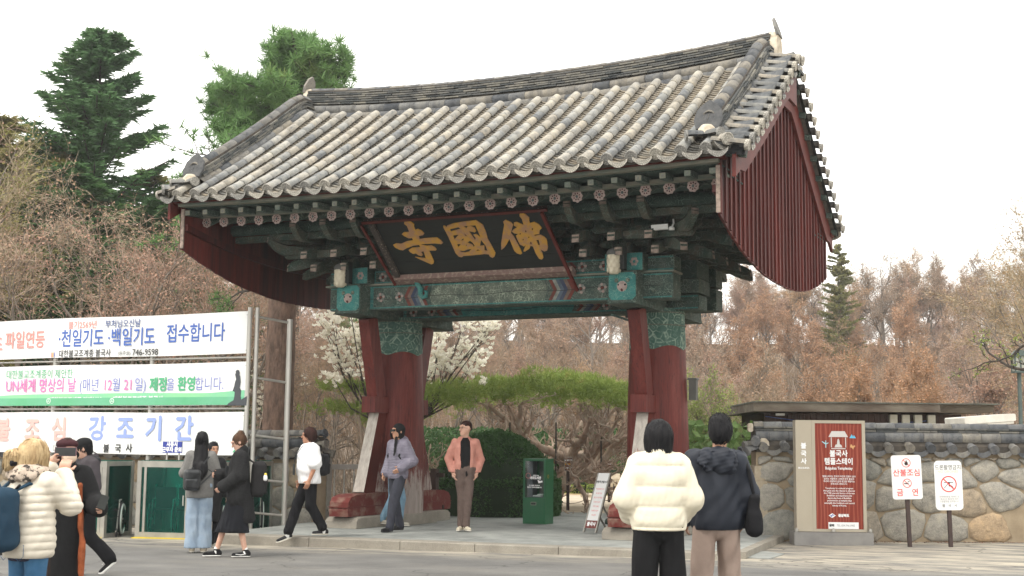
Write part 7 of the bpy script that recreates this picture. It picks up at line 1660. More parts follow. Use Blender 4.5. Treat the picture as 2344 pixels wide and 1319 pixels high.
imesh('scarf', [ell(J['neck']+V3(0, -.02, .0), (.13, .11, .07))], .009, cloth('black_knit', (1, 1, 1, 1)), r, disp=wrinkle(.008, 1.2, 33))
P_, S_ = hair_cap(he); imesh('hair', P_+[cap_(hp_(.05, .04, 0), hp_(.06, .03, -.12), .045, .03), cap_(hp_(-.05, .04, 0), hp_(-.06, .03, -.12), .045, .03)], .009, H_DBR, r, sub=S_)
imesh('beret', [he((0, .015, .075), (.10, .115, .055))], .009, cloth('maroon_felt', (.05, .018, .022, 1)), r)
imesh('face_mask', [he((0, -.072, -.045), (.062, .055, .060))], .008, cloth('beige_mask', (.68, .52, .40, 1), (.62, .47, .36, 1)), r, sub=[he((0, -.10, .03), (.09, .05, .035))])
shoes(r, J, M_BLKS, M_BLKS)
mw = Matrix.Translation(r.location) @ r.rotation_euler.to_matrix().to_4x4() @ Matrix.Diagonal((*r.scale, 1)); ph = thing('phone', 'black phone with a wrist strap held by the person in the rust lined coat', 'phone'); ph.matrix_world = mw
q4 = Matrix.Translation((.27, -.33, 1.13)) @ Matrix.Rotation(-.6, 4, 'X') @ Matrix.Rotation(.4, 4, 'Y'); m = MB(); m.box(-.038, .038, -.005, .005, -.078, .078, bev=.003); m.build('phone_case', M_INK, ph, q4); m = MB(); m.tube([(.27, -.34, 1.06), (.34, -.35, .98), (.42, -.33, 1.0), (.44, -.30, 1.12), (.36, -.30, 1.18)], .003, 4); m.build('wrist_strap', M_INK, ph)

# --- 9 blonde photographer, cream puffer, raised phone
r, J, hp_, he = figure('blonde woman in a cream puffer jacket raising a phone in both hands', 62, 1290, 8.9, 1.44, PI-.62,
    dict(le=(.25, -.22, 1.24), lw=(.21, -.29, 1.48), re=(-.20, -.18, 1.17), rw=(.03, -.27, 1.43), ls=(.16, -.03, 1.36), rs=(-.16, -.03, 1.36), head=(0, -.02, 1.56)), SK2, head_yaw=0.05, head_pitch=.0, res=.008,
    build=1.17, hands=(('hold', (-.1, -.35, 1), (-.6, -.6, 0)), ('hold', (.1, -.35, 1), (.6, -.6, 0))), girl=True)
M_CRP = cloth('cream_puffer', (.66, .60, .50, 1), (.60, .545, .45, 1), 5, .2, .5, 50, spec=.35)
n = _mc['cream_puffer']
imesh('puffer_jacket', torso_top(J, .040, hem=.82, w=1.06, arm=.92, quilt=0, amp=.0, flare=.015, shoulder=.85, sl_end=.95), .009, M_CRP, r, k=.02, disp=lambda g, w=wrinkle(.0045, 1.0, 41, 1.2): w(g)-.009*(np.abs(np.sin((g[..., 2]+.10*g[..., 0])*PI/.062))**.5-.6)*np.clip((1.34-g[..., 2])/.05, 0, 1), cut=shell_cut(.76))
imesh('jeans', trousers(J, .012, 1.0, waist=.93), .010, cloth('blue_denim', (.055, .14, .25, 1), (.035, .10, .19, 1), 7, .3), r, disp=wrinkle(.004, 1.2, 42))
for e in (-1, 1): m = MB(); P = [(-.05, .07), (.05, .07), (.05, -.02), (0, -.06), (-.05, -.02)]; m.tube([(e*.085+x, .128-abs(x)*.02, .80+z) for x, z in P], .0022, 4, closed=True); m.build('back_pocket', cloth('blue_denim', (1, 1, 1, 1)), r)
imesh('scarf', [ell(J['neck']+V3(0, .01, .02), (.135, .125, .065)), ell(J['neck']+V3(0, .01, -.03), (.15, .135, .055))], .008, M('leopard_scarf', (.50, .41, .33, 1), (.05, .042, .036, 1), 24, .9, .3, 60, contrast=(.50, .58)), r, disp=wrinkle(.010, 1.4, 43))
imesh('hair', [he((0, .02, .036), (.094, .114, .112)), cap_(hp_(0, .06, .0), hp_(.0, .065, -.10), .075, .07), cap_(hp_(.05, -.03, .0), hp_(.06, -.03, -.12), .035, .02), cap_(hp_(-.05, -.03, .0), hp_(-.06, -.03, -.12), .035, .02)], .007, H_BLD, r, sub=[he((0, -.10, -.04), (.066, .07, .09))], disp=wrinkle(.004, 2.6, 44, .1))
imesh('hair_bun', [ell(hp_(.05, .14, .0), (.055, .055, .065)), ell(hp_(.08, .15, -.05), (.04, .04, .05))], .007, H_BLD, r, k=.02, disp=wrinkle(.007, 3, 45, 1))
imesh('hair_claw', [ell(hp_(.03, .155, -.05), (.035, .028, .032))], .007, M_BLKS, r, disp=wrinkle(.006, 3, 46, 1))
imesh('trouser_shirt', [cap_((0, 0, .83), (0, 0, .78), .135, .14, (1.08, .85, 1))], .011, cloth('navy_jersey', (.03, .03, .05, 1)), r, cut=shell_cut(.735))
shoes(r, J, M_BLKS, M_SOLE)
mw = Matrix.Translation(r.location) @ r.rotation_euler.to_matrix().to_4x4() @ Matrix.Diagonal((*r.scale, 1)); ph = thing('phone', 'dark phone held up sideways in both hands by the blonde woman', 'phone'); ph.matrix_world = mw
m = MB(); m.box(-.078, .078, -.005, .005, -.038, .038, bev=.004); m.build('phone_case', M('pink_case', (.20, .11, .13, 1), None, 4, .4), ph, Matrix.Translation((.12, -.35, 1.60)) @ Matrix.Rotation(.60, 4, 'Z')); m = MB(); m.box(-.074, .074, .0052, .006, -.034, .034); m.build('phone_screen', M('dark_screen', (1, 1, 1, 1)), ph, Matrix.Translation((.12, -.35, 1.60)) @ Matrix.Rotation(.60, 4, 'Z'))
M_BLP = cloth('blue_pack', (.022, .052, .085, 1), (.015, .038, .065, 1), 4, .25, .7, 60)
bp = backpack('large steel blue backpack worn by the blonde woman at the left edge', r, (.0, .25, 1.07), (.15, .105, .25), M_BLP, yaw=0, mat2=M_BLP)
m = MB(); m.box(-.05, .06, .385, .40, 1.14, 1.165); m.build('side_buckle', M_INK, bp, Matrix.Rotation(0, 4, 'Z')); m = MB(); m.tube([(-.12, .36, 1.28), (-.04, .385, 1.20), (.05, .385, 1.16), (.12, .36, 1.12)], .006, 5); m.build('zip_line', M_INK, bp)
cb = thing('shoulder_bag', 'small black cross body bag at the hip of the blonde woman', 'bag'); cb.matrix_world = mw
imesh('bag_body', [rbox((.26, -.02, .86), (.045, .085, .10), .03)], .009, M('black_leather', (1, 1, 1, 1)), cb); m = MB(); m.tube([(.25, .04, .94), (.205, .13, 1.04), (.08, .19, 1.15), (-.12, .17, 1.34)], .010, 6); m.build('bag_strap', M_BLKS, cb); m = MB(); m.beam(Vector((.205, .15, 1.10)), Vector((.20, .16, .80)), .03, .01, (0, 1, 0)); m.build('hanging_strap', M_BLKS, cb)

# --- 10 couple from behind
r, J, hp_, he = figure('woman with a black bob in a thick cream down jacket seen from behind', 1508, 1300, 9.0, 1.575, PI+.03,
    dict(le=(.235, .0, 1.14), re=(-.235, .0, 1.14), lw=(.19, -.15, 1.02), rw=(-.19, -.15, 1.02), la=(.125, .06, .085), ra=(-.125, -.06, .085), lk=(.115, .0, .49), rk=(-.115, -.02, .49)), SK2, girl=True, res=.010)
M_CR2 = cloth('ivory_down', (.74, .68, .54, 1), (.69, .63, .49, 1), 4, .12, .55, 60, spec=.3)
def q_(n): return lambda g: -(.016*(np.abs(np.sin((g[..., 2]-.93)*PI/.15))**.5-.6))*np.clip((.20-np.abs(g[..., 0]))/.03, 0, 1)+wrinkle(.004, 1.4, 51, 1.5)(g)
imesh('down_jacket', torso_top(J, .052, hem=.93, w=1.06, arm=1.0, shoulder=.9)+[cap_(J['neck']+V3(0, .01, -.02), J['neck']+V3(0, .01, .055), .100, .088)], .009, M_CR2, r, k=.035, disp=q_(1), cut=shell_cut(.905))
imesh('trousers', trousers(J, .026, 1.25, cuff=.062), .010, cloth('black_twill', (.011, .011, .012, 1)), r, disp=wrinkle(.008, .7, 52, .15))
imesh('hair', [he((0, .018, .035), (.102, .116, .108)), cap_(hp_(0, .045, .0), hp_(0, .05, -.085), .096, .090, (1.08, .8, 1)), cap_(hp_(.06, -.01, -.02), hp_(.065, -.01, -.10), .045, .03), cap_(hp_(-.06, -.01, -.02), hp_(-.065, -.01, -.10), .045, .03)], .008, H_BLK, r, sub=[he((0, -.10, -.03), (.06, .06, .09))], disp=wrinkle(.003, 2.5, 53, .06))
shoes(r, J, M_BLKS, M_SOLE)
r, J, hp_, he = figure('man with short black hair in a navy hooded jacket and sand trousers seen from behind', 1640, 1300, 9.45, 1.63, PI-.02,
    dict(le=(.235, .0, 1.12), re=(-.235, .0, 1.12), lw=(.22, -.10, .93), rw=(-.21, -.10, .93), la=(.13, .10, .085), ra=(-.12, -.10, .085), lk=(.12, .03, .49), rk=(-.105, -.05, .49), head=(-.035, -.02, 1.585), neck=(-.02, .01, 1.43)), SK1, res=.010)
M_NV = cloth('navy_shell', (.012, .015, .024, 1), (.016, .02, .03, 1), 5, .2, .6, 40, spec=.3)
imesh('jacket', torso_top(J, .032, hem=.90, w=1.06, arm=1.05, flare=.01, shoulder=.95), .009, M_NV, r, disp=wrinkle(.009, .75, 61, .5), cut=shell_cut(.855))
imesh('hood', [ell((-.01, .115, 1.365), (.15, .055, .095)), cap_((-.11, .07, 1.42), (.09, .07, 1.42), .045, .045)], .009, M_NV, r, disp=wrinkle(.012, 1.1, 62, .8))
imesh('trousers', trousers(J, .016, 1.15, cuff=.055, waist=.90), .010, cloth('sand_twill', (.32, .245, .205, 1), (.27, .20, .165, 1), 5, .2), r, disp=wrinkle(.010, .8, 63, .35))
imesh('hair', [he((0, .018, .045), (.088, .106, .098)), he((0, .055, -.005), (.078, .068, .075))], .007, H_BLK, r, sub=[he((0, -.11, -.03), (.07, .06, .10)), he((0, .09, -.115), (.11, .05, .04))], disp=wrinkle(.004, 2.5, 64, .4))
m = MB(); rr_ = random.Random(3)
for k in range(170):
    a, b = rr_.uniform(0, 2*PI), rr_.uniform(.15, 1.25); c = hp_(.084*math.cos(a)*math.sin(b), .018+.102*math.sin(a)*math.sin(b), .045+.094*math.cos(b)); d = V3(math.cos(a)*math.sin(b), math.sin(a)*math.sin(b), math.cos(b)*1.1+.2)+V3(*[rr_.uniform(-.4, .4) for _ in range(3)]); e = c+d/np.linalg.norm(d)*rr_.uniform(.006, .022)
    m.tube([c, e], [.004, .0008], 4, cap=False)
m.build('hair_tuft', H_BLK, r); shoes(r, J, M_BLKS, M_SOLE)
mw = Matrix.Translation(r.location) @ r.rotation_euler.to_matrix().to_4x4() @ Matrix.Diagonal((*r.scale, 1)); tb = thing('tote_bag', 'black canvas tote bag hanging from the shoulder of the man in navy', 'bag'); tb.matrix_world = mw
imesh('bag_body', [rbox((-.275, .03, .98), (.045, .09, .15), .04), rbox((-.28, .03, .91), (.055, .11, .10), .05)], .010, cloth('black_canvas_bag', (.012, .012, .014, 1)), tb, disp=wrinkle(.007, 1, 66)); m = MB(); m.tube([(-.28, .07, 1.08), (-.235, .10, 1.30), (-.185, .02, 1.455), (-.22, -.10, 1.33), (-.28, -.06, 1.08)], .014, 6); m.build('bag_handle', cloth('black_canvas_bag', (1, 1, 1, 1)), tb)
# ================================================================== TREES AND PLANTS
def seg_tubes(P0, P1, R0, R1, n=3):
    "tapered n-sided tubes for arrays of segments"
    P0, P1 = np.asarray(P0, float), np.asarray(P1, float); d = P1-P0; L = np.linalg.norm(d, axis=1, keepdims=True); d = d/np.maximum(L, 1e-6)
    ref = np.where(np.abs(d[:, 2:3]) < .9, np.array([[0, 0, 1.]]), np.array([[1., 0, 0]])); r = np.cross(d, ref); r /= np.linalg.norm(r, axis=1, keepdims=True); u = np.cross(d, r)
    a = 2*PI*np.arange(n)/n; c, s = np.cos(a), np.sin(a)
    off = r[:, None]*c[None, :, None]+u[:, None]*s[None, :, None]
    V = np.concatenate([P0[:, None]+off*np.asarray(R0)[:, None, None], P1[:, None]+off*np.asarray(R1)[:, None, None]], 1).reshape(-1, 3)
    b = (np.arange(len(P0))*2*n)[:, None, None]; j = np.arange(n); q = np.stack([j, (j+1) % n, n+(j+1) % n, n+j], 1)[None]
    return V, (b+q).reshape(-1, 4)
def slivers(P0, P1, W, rg):
    "flat thin ribbons"
    P0, P1 = np.asarray(P0, float), np.asarray(P1, float); d = P1-P0; r = np.cross(d, rg.normal(size=d.shape)); r /= np.maximum(np.linalg.norm(r, axis=1, keepdims=True), 1e-6); w_ = np.asarray(W)[:, None]
    V = np.stack([P0-r*w_, P0+r*w_, P1+r*w_*.35, P1-r*w_*.35], 1).reshape(-1, 3); return V, np.arange(len(V)).reshape(-1, 4)
def leaf_tris(C, size, rg, flat=0.0, up=0):
    C = np.asarray(C, float); n_ = len(C); a = rg.normal(size=(n_, 3)); b = rg.normal(size=(n_, 3))
    if flat: a[:, 2] *= 1-flat; b[:, 2] *= 1-flat
    a /= np.linalg.norm(a, axis=1, keepdims=True); b -= a*(a*b).sum(1, keepdims=True); b /= np.maximum(np.linalg.norm(b, axis=1, keepdims=True), 1e-6)
    s = (size*rg.uniform(.6, 1.4, n_))[:, None] if np.isscalar(size) else (size*rg.uniform(.6, 1.4, n_))[:, None]
    V = np.stack([C-a*s*.5, C+b*s*.35, C+a*s*.5, C-b*s*.35], 1).reshape(-1, 3); return V, np.arange(len(V)).reshape(-1, 4)
def join(parts):
    V = []; F = []; o = 0
    for v, f in parts:
        if len(v): V.append(v); F.append(f+o); o += len(v)
    return np.concatenate(V), np.concatenate(F)

def grow(rg, base, direction, length, radius, depth, spec, out, tips):
    "recursive limb: wandering polyline with side shoots"
    sp_ = spec[depth]; n_ = sp_['n']; p = np.array(base, float); d = np.array(direction, float); d /= np.linalg.norm(d); step = length/n_; pts = [p.copy()]
    for i in range(n_):
        d = d+rg.normal(0, sp_['wob'], 3)+np.array([0, 0, sp_.get('up', 0)]); d /= np.linalg.norm(d); p = p+d*step; pts.append(p.copy())
    rr = [radius*(1-.75*i/n_) for i in range(n_+1)]
    for i in range(n_): out[depth].append((pts[i], pts[i+1], rr[i], rr[i+1]))
    if depth+1 >= len(spec): tips.append((pts[-1], d)); return
    k = sp_['kids']; 
    for j in range(k):
        t = sp_.get('from', .25)+(1-sp_.get('from', .25))*(j+rg.uniform(0, 1))/k; f = min(t, .999)*n_; i = int(f); q = pts[i]+(pts[i+1]-pts[i])*(f-i); dd = pts[i+1]-pts[i]; dd /= np.linalg.norm(dd)
        pr = np.cross(dd, rg.normal(size=3)); pr /= np.linalg.norm(pr); ang_ = sp_['ang']*rg.uniform(.7, 1.25); nd = dd*math.cos(ang_)+pr*math.sin(ang_)
        L2 = length*sp_['ratio']*rg.uniform(.65, 1.2)*(1-.45*t*sp_.get('taper', 1)); grow(rg, q, nd, L2, rr[i]*sp_.get('rk', .62), depth+1, spec, out, tips)
    if sp_.get('cont', True): grow(rg, pts[-1], d, length*sp_['ratio']*.8, rr[-1], depth+1, spec, out, tips)

M_BARK = M('grey_bark', (.21, .18, .15, 1), (.13, .105, .085, 1), 9, .9, .6, 50, (1, 1, .3)); M_BARKD = M('dark_bark', (.05, .042, .036, 1), (.085, .07, .058, 1), 9, .9, .6, 50, (1, 1, .3))
M_PINEB = M('red_pine_bark', (.30, .19, .14, 1), (.46, .38, .31, 1), 7, .9, .7, 30, (1, 1, .4)); M_BRKB = M('plated_bark', (.22, .145, .11, 1), (.10, .07, .055, 1), 12, .95, 1.0, 26, (1, 1, .35), bdist=.05)
def twigmat(name, a, b, tr=0):
    n = NT(name); oi = n.new('ShaderNodeObjectInfo'); v = n.coord('Object'); c1 = n.ramp(n.noise(v, .8, 3), [(.35, a), (.65, b)])
    n.color(n.mix(1, c1, oi.outputs['Color'], 'MULTIPLY')).rough(.9, .1); return n.m
M_TWIG = twigmat('fine_twigs', (.27, .22, .18, 1), (.35, .29, .24, 1)); M_BUD = twigmat('bud_haze', (.44, .31, .235, 1), (.37, .26, .195, 1))
def leafmat(name, a, b, c=None, scale=1.5):
    n = NT(name); v = n.coord('Object'); st = [(.3, a), (.6, b)]+([(.75, c)] if c else []); oi = n.new('ShaderNodeObjectInfo')
    col = n.ramp(n.noise(v, scale, 4), st); col = n.mix(.5, col, n.ramp(n.noise(v, 40, 2), [(.3, (.6, .6, .6, 1)), (.7, (1.35, 1.35, 1.35, 1))]), 'MULTIPLY'); n.color(n.mix(1, col, oi.outputs['Color'], 'MULTIPLY')).rough(.7, .25)
    tr = n.n.new('ShaderNodeBsdfTranslucent'); n.link(col, tr.inputs[0]); ms = n.n.new('ShaderNodeMixShader'); ms.inputs[0].default_value = .25; n.link(n.b.outputs[0], ms.inputs[1]); n.link(tr.outputs[0], ms.inputs[2]); n.link(ms.outputs[0], n.n['Material Output'].inputs[0]); return n.m
M_FIR = leafmat('fir_needles', (.06, .13, .055, 1), (.10, .20, .075, 1), (.18, .23, .08, 1), .6); M_KPINE = leafmat('pine_needles', (.10, .20, .06, 1), (.15, .27, .09, 1), (.24, .30, .10, 1), .9)
M_CEDAR = leafmat('cedar_needles', (.16, .18, .06, 1), (.27, .24, .09, 1), (.09, .15, .05, 1), .5); M_SPINE = leafmat('spread_pine_needles', (.16, .23, .05, 1), (.25, .32, .075, 1), (.38, .31, .12, 1), 3)
M_HEDGE = leafmat('hedge_leaves', (.032, .08, .022, 1), (.055, .12, .035, 1), None, 3); M_BUSH = leafmat('bush_leaves', (.08, .15, .04, 1), (.13, .20, .06, 1), (.18, .17, .07, 1), 2)
M_SPRING = leafmat('spring_leaves', (.22, .30, .06, 1), (.30, .36, .10, 1), None, 2); n = NT('white_petals'); n.color((.86, .83, .74, 1)).rough(.5, .3); tr = n.n.new('ShaderNodeBsdfTranslucent'); tr.inputs[0].default_value = (.88, .85, .76, 1); ms = n.n.new('ShaderNodeMixShader'); ms.inputs[0].default_value = .5; n.link(n.b.outputs[0], ms.inputs[1]); n.link(tr.outputs[0], ms.inputs[2]); n.link(ms.outputs[0], n.n['Material Output'].inputs[0]); M_PETAL = n.m
M_DRYB = leafmat('dry_shrub', (.30, .22, .14, 1), (.42, .33, .22, 1), None, 3)

class TreeKind:
    def __init__(s, trunk, crown, H): s.trunk, s.crown, s.H = trunk, crown, H
def bare_tree(seed, H, spec, r0, buds=2, bud=.05, tw=.010, lean=(0, 0, 1), multi=1, tipn=2):
    rg = np.random.default_rng(seed); out = [[] for _ in spec]; tips = []
    for k in range(multi):
        a = rg.uniform(0, 6.3); sp_ = .35 if multi > 1 else .05; grow(rg, (0, 0, -.3), (math.cos(a)*sp_+lean[0], math.sin(a)*sp_+lean[1], 1), H*(.42 if multi == 1 else .40), r0*(1 if multi == 1 else .65), 0, spec, out, tips)
    A = []; 
    for lv in (0, 1, 2):
        if lv < len(spec) and out[lv]: P0, P1, a, b = zip(*out[lv]); A.append(seg_tubes(P0, P1, np.maximum(a, .008), np.maximum(b, .006), 6 if lv == 0 else 4 if lv == 1 else 3))
    trunk = mesh_np('trunk', *join(A), smooth=True)
    B = []; mi = []
    for lv in range(3, len(spec)):
        if out[lv]: P0, P1, a, b = map(np.array, zip(*out[lv])); B.append(slivers(P0, P1, np.full(len(P0), tw*(.75 if lv > 3 else 1.1)), rg))
    T = np.array([t[0] for t in tips]); D = np.array([t[1] for t in tips]); E0 = np.repeat(T, tipn, 0); dr = np.repeat(D, tipn, 0)+rg.normal(0, .55, (len(T)*tipn, 3)); dr /= np.linalg.norm(dr, axis=1, keepdims=True); E1 = E0+dr*rg.uniform(.12, .40, (len(E0), 1))*H/9
    B.append(slivers(E0, E1, np.full(len(E0), tw*.55), rg)); nt_ = sum(len(f) for v, f in B)
    if buds: C = np.concatenate([E0+(E1-E0)*rg.uniform(.2, 1.05, (len(E0), 1)) for _ in range(buds)]); B.append(leaf_tris(C, bud, rg))
    V, F = join(B); me = mesh_np('crown', V, F, mi=[0]*nt_+[1]*(len(F)-nt_)); return TreeKind(trunk, me, H)
SP_MAPLE = [dict(n=5, wob=.10, up=.05, kids=5, ang=.75, ratio=.85, taper=.3, **{'from': .45}), dict(n=6, wob=.14, up=.06, kids=5, ang=.65, ratio=.58), dict(n=5, wob=.16, up=.03, kids=5, ang=.65, ratio=.55), dict(n=4, wob=.2, up=.02, kids=3, ang=.6, ratio=.6), dict(n=3, wob=.25, kids=0, ang=.5, ratio=.5)]
SP_UP = [dict(n=7, wob=.06, up=.08, kids=7, ang=.55, ratio=.60, **{'from': .35}), dict(n=6, wob=.10, up=.10, kids=6, ang=.5, ratio=.55), dict(n=5, wob=.13, up=.07, kids=6, ang=.5, ratio=.55), dict(n=3, wob=.18, up=.05, kids=4, ang=.5, ratio=.6), dict(n=2, wob=.2, up=.03, kids=0, ang=.5, ratio=.5)]
maples = [bare_tree(s, 9, SP_MAPLE, .16, buds=1, bud=.045, tw=.008, multi=m_, tipn=2) for s, m_ in ((3, 1), (4, 2), (5, 1))]
ups = [bare_tree(s, 10, SP_UP, .15, buds=1, bud=.075, tw=.013, multi=m_) for s, m_ in ((13, 1), (14, 2), (15, 1))]
for k in maples+ups: k.trunk.materials.append(M_BARK); k.crown.materials.append(M_TWIG); k.crown.materials.append(M_BUD)
def plant_tree(kind, p, H, rz, tint, label, group=None, cat='tree', name='bare_tree', wide=1.0):
    r = thing(name, label, cat, (p[0], p[1], gz(p[0], p[1])-.05), rz, group); s = H/kind.H; r.scale = (s*wide, s*wide, s)
    t = obj('trunk', kind.trunk, r); c = obj('crown', kind.crown, r); c.color = (*tint, 1); return r
def gp(px, t):      # ground position under a picture column at a given distance
    p = at(px, 1000, t); return (p.x, p.y)
rs = random.Random(21)
# the maples behind the banners (left)
LM = [(-40, 31, 10.0), (90, 29, 9.0), (165, 33, 11.0), (235, 28.5, 9.0), (325, 31, 10.2), (395, 34, 10.2), (450, 29.5, 8.8), (520, 33, 8.0), (590, 36, 8.0), (10, 38, 12.5)]
lb_l = ['maple with fine pink brown twigs at the far left edge behind the banners', 'maple with pink brown twigs whose stem shows between the upper two banners at left', 'tall maple with rusty twigs under the dark fir', 'maple with a forked grey stem behind the word on the top banner', 'maple with dense salmon twigs left of the gate eave', 'slender maple rising under the left eave corner', 'low maple with dark limbs beside the steel banner post', 'small maple beneath the left gable of the gate', 'maple right of the steel banner post near the thick pine trunk', 'tallest bare tree at upper left with mustard twigs']
for i, (px, t, H) in enumerate(LM): plant_tree(maples[i % 3], gp(px, t), H, rs.uniform(0, 6), [(1.1, .93, .88), (1.05, .96, .88), (1.0, 1, .88)][i % 3], lb_l[i], 'bare maples behind the banners', wide=1.1)
# upper-left tall tree with sparse yellow leaves whose branches enter the frame
sp = bare_tree(31, 13, SP_UP, .22, buds=1, bud=.06, tw=.009); sp.trunk.materials.append(M_BARK); sp.crown.materials.append(M_TWIG); sp.crown.materials.append(M_CEDAR)
plant_tree(sp, gp(-210, 30), 13.5, 1.0, (1.1, 1.1, .9), 'tall tree with sparse mustard leaves reaching in from the top left corner', wide=1.25)

# woods behind: rows of bare trees on the rising ground
rows = [(46, 7.0, 12), (54, 7.8, 14), (63, 8.5, 16), (74, 9.2, 20), (88, 10, 24), (105, 11, 26), (118, 12, 32), (130, 12.5, 34), (146, 13, 36), (164, 13.5, 36)]
words = ['rust', 'grey', 'mauve', 'tawny', 'brown']; tints = [(1.12, .92, .74), (.98, .98, .93), (1.08, .95, .92), (1.14, 1.02, .80), (1.04, .97, .88)]
kk = 0
for ri, (t, H, nn) in enumerate(rows):
    for i in range(nn):
        px = -60+(2520)*(i+.5+rs.uniform(-.38, .38))/nn
        if t < 60 and 880 < px < 1430: continue            # the open court in view through the gate
        if t < 100 and px < 560: continue
        tt_ = t*rs.uniform(.94, 1.06); p = gp(px, tt_); w_ = 0 if (1640 < px < 2080 and t < 90 and rs.random() < .75) else rs.choice([1, 2, 3, 4, 2, 4])
        Hh = H*rs.uniform(.85, 1.12)*(1.0 if px > 700 else .9)
        o = plant_tree(ups[kk % 3] if rs.random() < .7 else maples[kk % 3], p, Hh, rs.uniform(0, 6.3), tints[w_], f'bare {words[w_]} twigged tree in the woods behind the temple court', 'bare trees in the woods'+f' with {words[w_]} twigs', wide=1.15); kk += 1
# low understorey thicket hiding the foot of the wood
def thicket(n_, region, size, mat, name, label, hmax=1.6, seed=5, kind='stuff', sliver=False):
    rg = np.random.default_rng(seed); C = []
    for _ in range(n_):
        px, t = rg.uniform(*region[0]), rg.uniform(*region[1]); x, y = gp(px, t); C.append((x, y, gz(x, y)))
    C = np.array(C)
    if sliver: P1 = C+rg.normal(0, .75, C.shape)+np.array([0, 0, 1])*rg.uniform(.3, hmax, (n_, 1)); V, F = slivers(C, P1, np.full(n_, size), rg)
    else: C[:, 2] += rg.uniform(0, 1, n_)**1.5*hmax; V, F = leaf_tris(C, size, rg)
    return setp(obj(name, mesh_np(name, V, F), mats=mat), label=label, kind=kind)
thicket(8000, ((-100, 2450), (50, 160)), .022, M_TWIG, 'undergrowth', 'thin bare saplings and brush on the wooded slope', 3.2, 6, sliver=True)
thicket(5000, ((-200, 900), (27, 44)), .012, M_TWIG, 'undergrowth', 'thin bare brush among the maples behind the left wall', 1.6, 7, sliver=True)
thicket(9000, ((1440, 1760), (50, 57)), .30, M_HEDGE, 'bamboo_thicket', 'dark green bamboo at the back of the court right of the gate', 2.0, 18)
thicket(22000, ((940, 1450), (42, 48)), .13, M_HEDGE, 'bamboo_thicket', 'dark green bamboo undergrowth at the back of the court', 2.0, 8)
thicket(3000, ((1560, 1740), (26, 34)), .22, M_BUSH, 'bamboo_thicket', 'brighter green bamboo beside the right pillar', 1.9, 9)

# ---- conifers
def conifer(seed, H, base_r, crown_from, nb, droop, mat_len, tuft):
    rg = np.random.default_rng(seed); A = [seg_tubes([(0, 0, -.3+H*i/10) for i in range(10)], [(0, 0, -.3+H*(i+1)/10) for i in range(10)], [base_r*(1-.09*i) for i in range(10)], [base_r*(1-.09*(i+1)) for i in range(10)], 8)]
    P0 = []; P1 = []; N0 = []; N1 = []
    for k in range(nb):
        f = crown_from+(1-crown_from)*(k/nb)**.9; z = H*f; L = (1-f)**.72*H*mat_len*rg.uniform(.75, 1.1)+.25; a = rg.uniform(0, 2*PI); d = np.array([math.cos(a), math.sin(a), 0]); sd = np.array([-d[1], d[0], 0]); last = np.array([0, 0, z])
        for i in range(6):
            t = (i+1)/6; q = np.array([0, 0, z])+d*L*t+np.array([0, 0, L*(droop*t*t+.28*t)*.5]); P0.append(last); P1.append(q)
            for sgn in (-1, 1):
                for j in range(2):
                    tt = (i+.3+.5*j)/6; l2 = L*.34*(1-tt*.75)*rg.uniform(.6, 1.1); b = last+(q-last)*(.3+.5*j); dd = (d*.75+sd*sgn*.8+np.array([0, 0, rg.uniform(-.05, .22)])); e = b+dd*l2; m_ = max(3, int(l2/tuft*2.2))
                    for s_ in range(m_):
                        c = b+(e-b)*(s_+.5)/m_
                        for sg2 in (-1, 1, 0): n_ = dd+np.cross(dd, (0, 0, 1))*sg2*1.1+rg.normal(0, .25, 3); n_ /= np.linalg.norm(n_); N0.append(c); N1.append(c+n_*tuft*rg.uniform(.7, 1.2))
            last = q
    A.append(seg_tubes(P0, P1, np.full(len(P0), .03), np.full(len(P0), .02), 3)); trunk = mesh_np('trunk', *join(A), smooth=True); V, F = slivers(N0, N1, np.full(len(N0), tuft*.13), rg)
    return TreeKind(trunk, mesh_np('crown', V, F), H)
fir = conifer(41, 14, .22, .12, 210, .55, .33, .27); fir.trunk.materials.append(M_BARKD); fir.crown.materials.append(M_FIR)
ced = conifer(42, 11, .2, .10, 120, .0, .48, .30); ced.trunk.materials.append(M_BARKD); ced.crown.materials.append(M_CEDAR)
plant_tree(fir, gp(188, 42), 15.0, .5, (1, 1, 1), 'tall dark green fir with a pointed top rising against the sky at left', name='fir_tree', wide=1.0)
for px, t, H, lab in ((-60, 38, 11.0, 'mustard green cedar with layered boughs at the left edge'), (75, 41, 10.8, 'mustard green cedar with layered boughs in front of the fir'), (330, 44, 10.6, 'mustard green cedar right of the fir with flat layered boughs')):
    plant_tree(ced, gp(px, t), H, rs.uniform(0, 6), (1.0, 1.0, 1.0), lab, 'cedars with layered boughs', name='cedar_tree', wide=1.15)
for px, t, H, lab in ((130, 38, 9.5, 'dark fir directly behind the word printed on the top banner'), (370, 40, 9.0, 'dark fir in shade below the left roof corner'), (30, 45, 11.0, 'dark green fir low behind the maples at far left'), (430, 48, 8.8, 'dark green fir behind the left eave corner'), (250, 50, 10.2, 'dark green fir low behind the salmon maples')):
    plant_tree(fir, gp(px, t), H, rs.uniform(0, 6), (.9, .9, .8), lab, 'lower dark firs', name='fir_tree', wide=1.5)
def tufted(P, n_, L, rg, spread=1.0, upb=.5):
    "needle tufts at points P"
    P = np.asarray(P); C = np.repeat(P, n_, 0); d = rg.normal(size=C.shape)*spread; d[:, 2] += upb; d /= np.linalg.norm(d, axis=1, keepdims=True); return C, C+d*L*rg.uniform(.6, 1.15, (len(C), 1))
